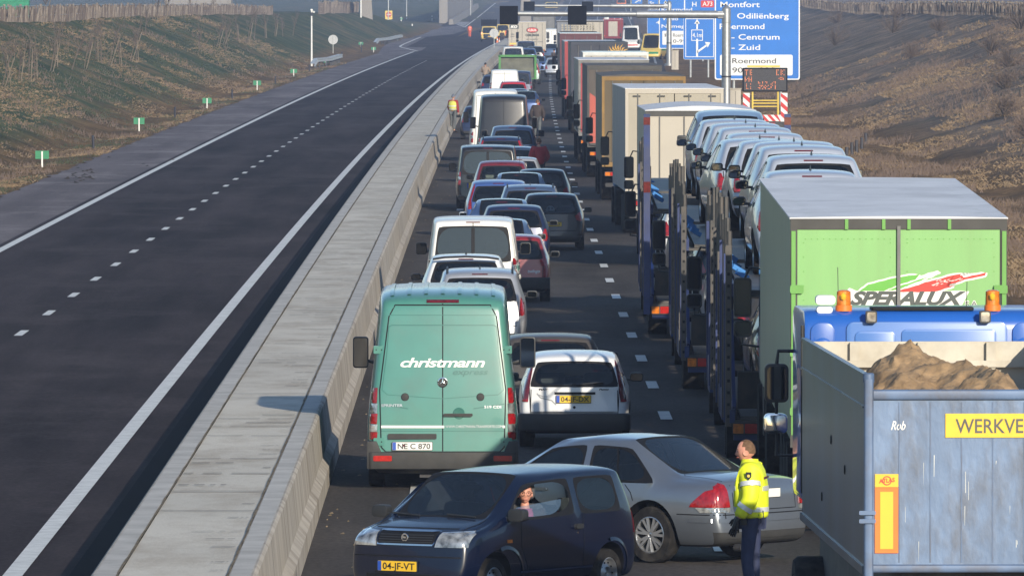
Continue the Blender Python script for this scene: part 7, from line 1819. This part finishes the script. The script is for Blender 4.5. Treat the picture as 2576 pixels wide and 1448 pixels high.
# ================================================================ PEOPLE
P("skin", (.52, .30, .22), .55, var=.08, scale=20); P("skin_pink", (.60, .28, .20), .55, var=.10, scale=20)
P("skin_lip", (.40, .12, .10), .5); P("hivis", (.72, .80, .02), .6, var=.06, scale=6); P("hivis_old", (.62, .60, .10), .7, var=.08, scale=6)
P("reflective", (.66, .68, .68), .35, .2, .06)
P("trouser_navy", (.022, .030, .075), .8, var=.25, scale=8); P("hair_brown", (.13, .07, .035), .8, var=.35, scale=40); P("hair_blond", (.55, .33, .15), .7, var=.4, scale=40); P("hair_dark", (.02, .017, .015), .8, var=.3, scale=40)
P("wool_grey", (.12, .14, .18), .9, var=.2, scale=20); P("red_coat", (.30, .02, .02), .8, var=.15, scale=6); P("red_coat_dark", (.42, .022, .030), .8, var=.15, scale=6); P("brown_coat", (.045, .032, .03), .8, var=.2, scale=6)
P("grey_trouser", (.10, .11, .115), .85, var=.2, scale=8); P("dark_trouser", (.030, .025, .032), .85, var=.2, scale=8); P("tan_jumper", (.30, .23, .18), .85, var=.12, scale=6); P("orange_suit", (.75, .13, .05), .6, var=.08, scale=4)
P("glove_black", (.012, .012, .014), .5, var=.2); P("scarf_pink", (.42, .09, .18), .8, var=.15, scale=12); P("shoe_black", (.015, .015, .015), .4)
def skin_mesh(name, chains, m, parent, lev=1, root=0):
    """one continuous skinned surface; chains: lists of (point key or coords, radius) sharing points by identical coordinates"""
    idx = {}; vs = []; rs = []; es = set()
    def add(p, r):
        k = tuple(round(c, 4) for c in p)
        if k not in idx: idx[k] = len(vs); vs.append(k); rs.append(r if isinstance(r, tuple) else (r, r))
        return idx[k]
    for ch in chains:
        a = None
        for p, r in ch:
            c = add(p, r)
            if a is not None and a != c: es.add((min(a, c), max(a, c)))
            a = c
    me = bpy.data.meshes.new("k"); me.from_pydata(vs, list(es), []); o = bpy.data.objects.new("k", me); COL.objects.link(o)
    sk = o.modifiers.new("k", 'SKIN'); sk.use_smooth_shade = True
    for i, r in enumerate(rs): me.skin_vertices[0].data[i].radius = r
    me.skin_vertices[0].data[root].use_root = True
    if lev: s2 = o.modifiers.new("s", 'SUBSURF'); s2.levels = lev; s2.render_levels = lev
    out = evaluated(o); bpy.data.objects.remove(o); out.name = name; out.materials.clear(); out.materials.append(M[m]); shade(out, 70)
    ob = bpy.data.objects.new(name, out); return link(ob, parent)
def head_mesh(c, k, tilt=0.):
    vs, fs = [], []; n, m_ = 28, 22
    for a in range(m_ + 1):
        th = math.pi * a / m_; cz = math.cos(th)
        for q in range(n):
            ph = 2 * math.pi * q / n; fw = math.sin(ph); sx_ = math.cos(ph); st = math.sin(th)
            x, y, z = .076 * st * sx_, .094 * st * fw, .116 * cz
            if z < -.02: x *= 1 - .28 * min(1, (-z - .02) / .09); y *= 1 - (.20 if fw < 0 else .02) * min(1, (-z - .02) / .09)
            if fw > .3:
                g_ = lambda cx_, cz_, wx, wz: math.exp(-((x - cx_) / wx) ** 2 - ((z - cz_) / wz) ** 2)
                y += .024 * g_(0, -.024, .011, .016) + .010 * g_(0, -.004, .008, .020) + .007 * g_(0, -.072, .018, .010) + .010 * g_(0, -.100, .022, .014) + .006 * g_(0, .026, .05, .010) - .008 * g_(.031, .004, .014, .010) - .008 * g_(-.031, .004, .014, .010) - .004 * g_(0, -.060, .02, .004)
            if fw < 0 and z < -.05: y += .02
            y2 = y * math.cos(tilt) - z * math.sin(tilt); z2 = y * math.sin(tilt) + z * math.cos(tilt)
            vs.append((c[0] + x * k, c[1] + y2 * k, c[2] + z2 * k))
    for a in range(m_):
        for q in range(n): fs.append((a * n + q, a * n + (q + 1) % n, (a + 1) * n + (q + 1) % n, (a + 1) * n + q))
    return vs, fs
def person(label, X, d, phi, top="tan_jumper", bottom="dark_trouser", hair="hair_dark", z=0., h=1.78, vest=None, hat=None, pose=None, near=False, skin="skin", shoes="shoe_black", gloves=None, group=None, seated=False, lower=True, bulk=1., tilt_head=0.):
    """faces local -y... built facing +y; right hand at +x"""
    k = h / 1.78; P_ = dict(hipL=(-.095, 0, .93), hipR=(.095, 0, .93), kneeL=(-.10, .02, .50), kneeR=(.10, .02, .50), ankL=(-.105, -.02, .09), ankR=(.105, -.02, .09), toeL=(-.125, .14, .035), toeR=(.125, .14, .035),
              pel=(0, 0, .97), waist=(0, 0, 1.12), chest=(0, .01, 1.32), neck=(0, .005, 1.48), head0=(0, .02, 1.57), head1=(0, .025, 1.68),
              shL=(-.185, 0, 1.42), shR=(.185, 0, 1.42), elL=(-.235, -.03, 1.14), elR=(.235, -.03, 1.14), wrL=(-.235, .06, .90), wrR=(.235, .06, .90), haL=(-.235, .09, .82), haR=(.235, .09, .82))
    if pose: P_.update(pose)
    P_ = {a: tuple(c * k for c in b) for a, b in P_.items()}; g_ = P_.get
    t = empty("person", (X, d, z), phi, label, "person", group); lev = 2 if near else 1
    r = lambda *v: tuple(q * k for q in v) if len(v) > 1 else v[0] * k
    mid = lambda a, b, f=.5: tuple(g_(a)[i] + (g_(b)[i] - g_(a)[i]) * f for i in range(3))
    body = [[(g_('pel'), r(.125, .095)), (g_('waist'), r(.115, .085)), (g_('chest'), r(.135, .095)), (g_('neck'), r(.052)), (g_('head0'), r(.050, .055))]]
    for s_ in 'LR':
        if lower: body.append([(g_('pel'), r(.125, .095)), (g_('hip' + s_), r(.085)), (g_('knee' + s_), r(.052)), (g_('ank' + s_), r(.034)), (g_('toe' + s_), r(.032, .024))])
        body.append([(g_('chest'), r(.135, .095)), (g_('sh' + s_), r(.050)), (g_('el' + s_), r(.038)), (g_('wr' + s_), r(.026)), (g_('ha' + s_), r(.034, .018))])
        if near and not gloves:
            ha = Vector(g_('ha' + s_)); wr = Vector(g_('wr' + s_)); dr = (ha - wr).normalized(); sd = Vector((0, 1, 0)).cross(dr).normalized() if abs(dr.y) < .9 else Vector((1, 0, 0)); fw = dr.cross(sd).normalized()
            for q, ln in ((-1.5, .062), (-.5, .074), (.5, .078), (1.5, .068)):
                a = ha + fw * q * .019 * k; body.append([(tuple(g_('ha' + s_)), r(.034, .018)), (tuple(a + dr * .045 * k), r(.010)), (tuple(a + dr * (.045 + ln * .5) * k + sd * .010 * k), r(.009)), (tuple(a + dr * (.045 + ln * .85) * k + sd * .032 * k), r(.0075))])
            a = ha - dr * .01 * k; body.append([(tuple(g_('ha' + s_)), r(.034, .018)), (tuple(a - fw * .036 * k + dr * .01 * k), r(.011)), (tuple(a - fw * .05 * k + dr * .045 * k + sd * .012 * k), r(.009))])
    bo = skin_mesh("body", body, skin, t, lev)
    B_ = bulk
    hcn = Vector(g_('head0')).lerp(Vector(g_('head1')), .55)
    hv, hf = head_mesh((hcn.x, hcn.y, hcn.z + .004 * k), k, tilt_head); bm = bmesh.new(); bm.from_mesh(bo.data); nv_ = [bm.verts.new(v) for v in hv]
    for q in hf:
        try: bm.faces.new([nv_[x] for x in q]).smooth = True
        except ValueError: pass
    bmesh.ops.remove_doubles(bm, verts=nv_, dist=.0004); bm.to_mesh(bo.data); bm.free()
    J = []; J.append([((g_('pel')[0], g_('pel')[1], g_('pel')[2] - .05 * k), r(.150 * B_, .125 * B_)), (g_('pel'), r(.152 * B_, .128 * B_)), (g_('waist'), r(.158 * B_, .135 * B_)), (g_('chest'), r(.172 * B_, .140 * B_)), (mid('chest', 'neck', .75), r(.080))])
    for s_ in 'LR': J.append([(g_('chest'), r(.172 * B_, .140 * B_)), (g_('sh' + s_), r(.082 * B_)), (g_('el' + s_), r(.066 * B_)), (mid('el' + s_, 'wr' + s_, .93), r(.050 * B_))])
    j = skin_mesh("jacket", J, top, t, lev)
    if lower:
        T_ = []
        for s_ in 'LR': T_.append([(g_('pel'), r(.142, .108)), (g_('hip' + s_), r(.098)), (g_('knee' + s_), r(.070)), (mid('knee' + s_, 'ank' + s_, .92), r(.060))])
        skin_mesh("trousers", T_, bottom, t, lev)
        for s_ in 'LR':
            a = g_('ank' + s_); c = g_('toe' + s_); skin_mesh("shoe", [[((a[0], a[1] - .04 * k, a[2] - .03 * k), r(.042)), (((a[0] + c[0]) / 2, (a[1] + c[1]) / 2, a[2] - .035 * k), r(.046, .04)), ((c[0], c[1] + .02 * k, c[2]), r(.040, .030))]], shoes, t, 1)
    hc = Vector(g_('head0')).lerp(Vector(g_('head1')), .55); up = (Vector(g_('head1')) - Vector(g_('head0'))).normalized()
    hm = MB(); n, m_ = 16, 9
    for a in range(m_ + 1):
        th = math.pi * .56 * a / m_
        for q in range(n):
            ph = 2 * math.pi * q / n; fwd = math.sin(ph); rx, ry, rz = .081, .100, .121
            jit = 1 + (.02 * noise.noise(Vector((q * .9, a * .9, 3))) if near else 0)
            hm.v.append((hc.x + math.sin(th) * math.cos(ph) * rx * k * jit, hc.y - .004 + math.sin(th) * fwd * ry * k * jit, hc.z + .006 * k + math.cos(th) * rz * k * jit))
    for a in range(m_):
        for q in range(n):
            sn_ = math.sin(2 * math.pi * (q + .5) / n)
            if (a >= 3 and sn_ > .55) or (a >= 6 and sn_ > -.05) or (a >= 5 and sn_ > .2): continue
            hm.f.append((a * n + q, a * n + (q + 1) % n, (a + 1) * n + (q + 1) % n, (a + 1) * n + q)); hm.m.append(0)
    hm.build("hat" if hat else "hair", hat or hair, t, 80)
    f = MB(); fy = hc.y + .088 * k                       # face
    for q in (-1, 1): f.lathe((hc.x + q * .030 * k, fy - .010 * k, hc.z + .006 * k), [(0, .010 * k), (.004 * k, .008 * k), (.006 * k, 0)], 'y', 10)
    f.build("eyes", "ink_black", t, 60)
    if near:
        f = MB()
        for q in (-1, 1): f.bar((hc.x + q * .014 * k, fy + .004, hc.z + .026 * k), (hc.x + q * .045 * k, fy - .010, hc.z + .027 * k), .008, .006)
        f.build("eyebrows", hair, t, 0)
        f = MB(); f.rbox(hc.x - .022 * k, hc.x + .022 * k, fy - .02 * k, fy + .006 * k, hc.z - .064 * k, hc.z - .057 * k, .003 * k, 0, 'y'); f.build("mouth", "skin_lip", t, 60)
    for q in (-1, 1): f = MB(); f.lathe((hc.x + q * .076 * k, hc.y - .01 * k, hc.z - .012 * k), [(-.006, 0), (-.008, .030 * k), (.008, .030 * k), (.010, 0)], 'x', 12); f.build("ear", skin, t, 60)
    if gloves:
        for s_ in 'LR':
            ha, wr = Vector(g_('ha' + s_)), Vector(g_('wr' + s_)); dr = (ha - wr).normalized(); G_ = [[(mid('el' + s_, 'wr' + s_, .88), r(.040)), (tuple(wr), r(.036)), (tuple(ha), r(.042, .024))]]
            sd = Vector((1, 0, 0)) if abs(dr.x) < .8 else Vector((0, 1, 0)); fw = dr.cross(sd).normalized(); sd = fw.cross(dr)
            for q, ln in ((-1.5, .060), (-.5, .072), (.5, .075), (1.5, .065)):
                a = ha + fw * q * .021 * k; G_.append([(tuple(ha), r(.042, .024)), (tuple(a + dr * .045 * k), r(.012)), (tuple(a + dr * (.045 + ln * .5) * k), r(.011)), (tuple(a + dr * (.045 + ln * .8) * k + sd * .02 * k), r(.009))])
            a = ha + fw * .044 * k; G_.append([(tuple(ha), r(.042, .024)), (tuple(a + dr * .01 * k), r(.013)), (tuple(a + fw * .012 + dr * .045 * k), r(.010))])
            skin_mesh("glove", G_, gloves, t, 1)
    if vest:
        V = [[(g_('pel'), r(.20, .17)), (g_('waist'), r(.23, .20)), (g_('chest'), r(.27, .21)), (mid('chest', 'neck', .55), r(.22, .17)), (mid('chest', 'neck', .88), r(.12, .11))]]
        v_ = skin_mesh("safety_vest", V, vest, t, lev)
    return t, P_, k
def band(root, parent, z, rx, ry, h_, cx=0, cy=0, m="reflective", name="reflective_band", tilt=0):
    b = MB(); n = 28
    tgt = [q for q in parent.children if q.name.startswith(("safety_vest", "jacket"))]
    if tgt and name == "reflective_band":
        tr = BVHTree.FromPolygons([v.co[:] for v in tgt[-1].data.vertices], [tuple(p.vertices) for p in tgt[-1].data.polygons]); vs = []
        for zz in (z - h_ / 2, z + h_ / 2):
            for i in range(n):
                dv = Vector((math.cos(2 * math.pi * i / n), math.sin(2 * math.pi * i / n), 0)); p_, _, _, ds = tr.ray_cast(Vector((cx, cy, zz)), dv); lim = max(rx, ry) * 1.25
                if p_ is None: p_ = Vector((cx, cy, zz)) + dv * rx
                if (p_ - Vector((cx, cy, zz))).length > lim: p_ = Vector((cx, cy, zz)) + dv * lim
                vs.append(tuple(p_ + dv * .006))
        b.v = vs; b.f = [(i, (i + 1) % n, n + (i + 1) % n, n + i) for i in range(n)]; b.m = [0] * n
        return b.build(name, m, parent, 60)
    for zz in (z - h_ / 2, z + h_ / 2): b.v += [(cx + rx * math.cos(2 * math.pi * i / n), cy + ry * math.sin(2 * math.pi * i / n), zz + tilt * math.cos(2 * math.pi * i / n)) for i in range(n)]
    b.f = [(i, (i + 1) % n, n + (i + 1) % n, n + i) for i in range(n)]; b.m = [0] * n
    return b.build(name, m, parent, 60)
def cuff(parent, a, c, f, r, w_, m="reflective", name="reflective_band"):
    a, c = Vector(a), Vector(c); p = a + (c - a) * f; d = (c - a).normalized(); b = MB(); b.tube([p - d * w_ / 2, p + d * w_ / 2], r, 16, cap=False); return b.build(name, m, parent, 60)

# policeman, seen from his left side
cop, PP, k = person("policeman in a bright yellow reflective jacket and navy trousers standing by the tipper truck", 2.80, 106.9, R(82), "hivis", "trouser_navy", "hair_brown", h=1.80, near=True, gloves="glove_black", skin="skin_pink", bulk=1.5, tilt_head=-.12,
    pose=dict(elL=(-.245, -.02, 1.14), wrL=(-.245, .12, .93), haL=(-.24, .15, .85), elR=(.24, -.02, 1.14), wrR=(.23, .14, .98), haR=(.22, .18, .92), head0=(0, .045, 1.57), head1=(-.012, .075, 1.67), chest=(0, .0, 1.32), waist=(0, .01, 1.12), kneeL=(-.10, .04, .5), kneeR=(.11, -.01, .5)))
for z, rx, ry in ((1.03, .21, .19), (1.25, .22, .20)): band(cop, cop, z * k, rx * k, ry * k, .05, cy=.005)
for f, nm_a, nm_b, r_ in ((.45, 'sh', 'el', .112), (.98, 'sh', 'el', .0), (.40, 'el', 'wr', .090)):
    if r_: cuff(cop, PP[nm_a + 'L'], PP[nm_b + 'L'], f, r_, .05); cuff(cop, PP[nm_a + 'R'], PP[nm_b + 'R'], f, r_, .05)
b = MB(); b.lathe((0, .02, 1.44 * k), [(0, .120), (.05, .100), (.11, .088), (.11, .078), (.04, .088)], 'z', 20); b.build("collar", "hivis", cop, 50)
b = MB(); c_ = Vector(PP['shL']).lerp(Vector(PP['elL']), .12)
b.prism([(-.030, .04), (.030, .04), (.030, -.01), (0, -.045), (-.030, -.01)], -.004, .004, 'x'); o = b.build("badge", "ink_black", cop, 0); o.location = (c_.x - .118, c_.y, c_.z); b = MB(); b.cyl((-.006, 0, 0), .016, .004, 'x', 8); b.build("emblem", "sign_yellow", o, 0)
b = MB(); b.box(-.035, .035, -.03, .03, -.004, .012); o = b.build("epaulette", "ink_black", cop, 0); o.location = (-.15 * k, 0, 1.475 * k)
b = MB(); b.bar((-.17 * k, -.155, 1.36 * k), (.17 * k, -.155, 1.36 * k), .012, .02); b.build("piping", "maroon", cop, 0)
b = MB(); b.rbox(-.20, -.15, .03, .10, .88, .98, .01); b.build("pouch", "glove_black", cop, 40); o = MB().rbox(-.04, .04, .10, .17, .885, .935, .01).build("belt_buckle", "glove_black", cop, 0)
# driver of the navy hatchback leaning to the open window
mm = Matrix.Translation(mini.location) @ Matrix.Rotation(mini.rotation_euler.z, 4, 'Z')
wp = mm @ Vector((-.45, 1.88, 0))
drv, PP2, k2 = person("smiling driver with short blond hair, glasses and a pink scarf in the navy hatchback", wp.x, wp.y, mini.rotation_euler.z + R(38), "brown_coat", "dark_trouser", "hair_blond", z=-.42, h=1.72, near=True, skin="skin_pink", lower=False, tilt_head=.05,
    pose=dict(elL=(-.22, .0, 1.16), wrL=(-.20, .06, .95), haL=(-.18, .10, .90), elR=(.22, .0, 1.16), wrR=(.16, .10, .98), haR=(.12, .14, .94), head0=(0, .02, 1.575), head1=(0, .035, 1.685)))
b = MB(); b.lathe((0, .015, 1.36), [(-.02, .11), (.02, .105), (.05, .09), (.065, .075)], 'z', 18); b.build("scarf", "scarf_pink", drv, 60)
b = MB(); hc = Vector(PP2['head0']).lerp(Vector(PP2['head1']), .55)
for q in (-1, 1): b.lathe((hc.x + q * .032, hc.y + .094, hc.z + .004), [(0, .024), (.003, .026), (.003, .022), (0, .021)], 'y', 16)
b.bar((hc.x - .01, hc.y + .098, hc.z + .006), (hc.x + .01, hc.y + .098, hc.z + .006), .004); b.bar((hc.x - .056, hc.y + .10, hc.z + .004), (hc.x - .085, hc.y - .01, hc.z + .006), .004); b.build("glasses", "trim", drv, 0)
# people further up the queue
def pp(px, s_): return at(px, s_)
X_, d_ = pp(1140, 55.5)
q, pq, kq = person("man in a yellow safety vest and red coat with a grey woollen hat", X_, d_, R(-25), "red_coat", "grey_trouser", hat="wool_grey", vest="hivis_old", h=1.80, pose=dict(elL=(-.24, .02, 1.14), wrL=(-.22, .16, .95), haL=(-.20, .22, .9), kneeL=(-.10, .08, .5), ankR=(.105, -.12, .12), kneeR=(.1, -.02, .5)))
for z in (1.08, 1.22): band(q, q, z, .168, .132, .045)
X_, d_ = pp(1221, 38.8); person("man in a tan jumper, hands raised in front, standing by the barrier", X_, d_, R(-15), "tan_jumper", "dark_trouser", bulk=1.15, h=1.80, pose=dict(elR=(.30, .05, 1.15), wrR=(.20, .26, 1.25), haR=(.14, .30, 1.28), elL=(-.26, .05, 1.15), wrL=(-.16, .26, 1.2), haL=(-.10, .3, 1.22)))
X_, d_ = pp(1182, 18.6); q, _, _ = person("worker in an orange suit with pale bands standing on the empty carriageway", X_, d_, R(10), "orange_suit", "orange_suit", h=1.82); band(q, q, 1.12, .165, .13, .05); band(q, q, 1.3, .18, .14, .04)
X_, d_ = pp(1263, 21.8); person("man in dark clothes standing at the far end of the barrier", X_, d_, R(-10), "brown_coat", "dark_trouser", h=1.84)
X_, d_ = pp(1276, 20.8); q, _, _ = person("worker in orange beside the cream lorry with slanted lettering", X_, d_, 0, "orange_suit", "dark_trouser", h=1.84)
X_, d_ = pp(1352, 58.2); person("man in a brown coat walking between the lanes of traffic", X_, d_, R(-8), "brown_coat", "grey_trouser", "hair_brown", bulk=1.3, h=1.80, pose=dict(kneeL=(-.10, .12, .52), ankL=(-.105, .10, .10), toeL=(-.12, .26, .04), kneeR=(.1, -.04, .5), ankR=(.105, -.22, .14), toeR=(.12, -.10, .04), elL=(-.27, -.05, 1.14), elR=(.27, .03, 1.14)))
X_, d_ = pp(1356, 79.5); person("man in a dark red coat standing between the lanes behind the black hatchback", X_, d_, R(25), "red_coat_dark", "dark_trouser", "hair_brown", bulk=1.45, h=1.84, pose=dict(elL=(-.29, -.03, 1.16), wrL=(-.20, .12, 1.0), haL=(-.14, .18, .98), elR=(.29, -.03, 1.16), wrR=(.20, .12, 1.0), haR=(.14, .18, .98)))
X_, d_ = pp(1394, 31.5); person("dark figure standing beside the distant lorries in the truck lane", X_, d_, R(20), "brown_coat", "dark_trouser", h=1.8)

# ================================================================ HAZE
bz = MB(); bz.box(-460, 480, -60, 8950, -1.6, 200.)
hm_ = bpy.data.materials.new("haze"); hm_.use_nodes = True; n = hm_.node_tree; n.nodes.remove(n.nodes["Principled BSDF"])
pv = n.nodes.new("ShaderNodeVolumePrincipled"); pv.inputs["Color"].default_value = (.52, .66, 1.0, 1); pv.inputs["Density"].default_value = .00021; pv.inputs["Anisotropy"].default_value = 0.0
n.links.new(pv.outputs[0], n.nodes["Material Output"].inputs["Volume"]); M["haze"] = hm_
hzo = tag(bz.build("haze", "haze", None, 0), kind='stuff')

# ---- repeated pieces of one part become parts of their own
def islands(o):
    me = o.data; par = list(range(len(me.vertices)))
    def find(a):
        while par[a] != a: par[a] = par[par[a]]; a = par[a]
        return a
    for e in me.edges:
        a, b = find(e.vertices[0]), find(e.vertices[1])
        if a != b: par[a] = b
    gr = {}
    for p in me.polygons: gr.setdefault(find(p.vertices[0]), []).append(p)
    return list(gr.values())
def by_side(o):
    gr = {}
    for p in o.data.polygons: gr.setdefault(p.center.x > 0, []).append(p)
    return list(gr.values())
def part_out(o, groups):
    if not 2 <= len(groups) <= 60: return
    me = o.data
    for k, ps in enumerate(groups):
        mp = {}; vs = []; fs = []; ms = []
        for p in ps:
            f = []
            for i in p.vertices:
                if i not in mp: mp[i] = len(vs); vs.append(me.vertices[i].co[:])
                f.append(mp[i])
            fs.append(f); ms.append(p.material_index)
        m2 = bpy.data.meshes.new(o.name.split('.')[0]); m2.from_pydata(vs, [], fs)
        for m in me.materials: m2.materials.append(m)
        m2.polygons.foreach_set("material_index", ms); shade(m2, 38)
        c = o.copy(); c.data = m2; COL.objects.link(c)
        if k == 0:
            for q in list(o.children): q.parent = c
    bpy.data.objects.remove(o)
for o in list(SC.objects):
    if o.type != 'MESH' or not o.parent: continue
    nm_ = o.name.split('.')[0]
    if nm_ in ("wheel_arch", "arch_lip", "window_frame", "expansion_gap", "ramp", "tailgate_rail", "roof_rib", "rivet_row", "big_mirror"): part_out(o, islands(o))
    elif nm_ in ("hinge_post", "stripe", "corner_cladding", "sill_strip", "side_rib", "axle_cap"): part_out(o, by_side(o))
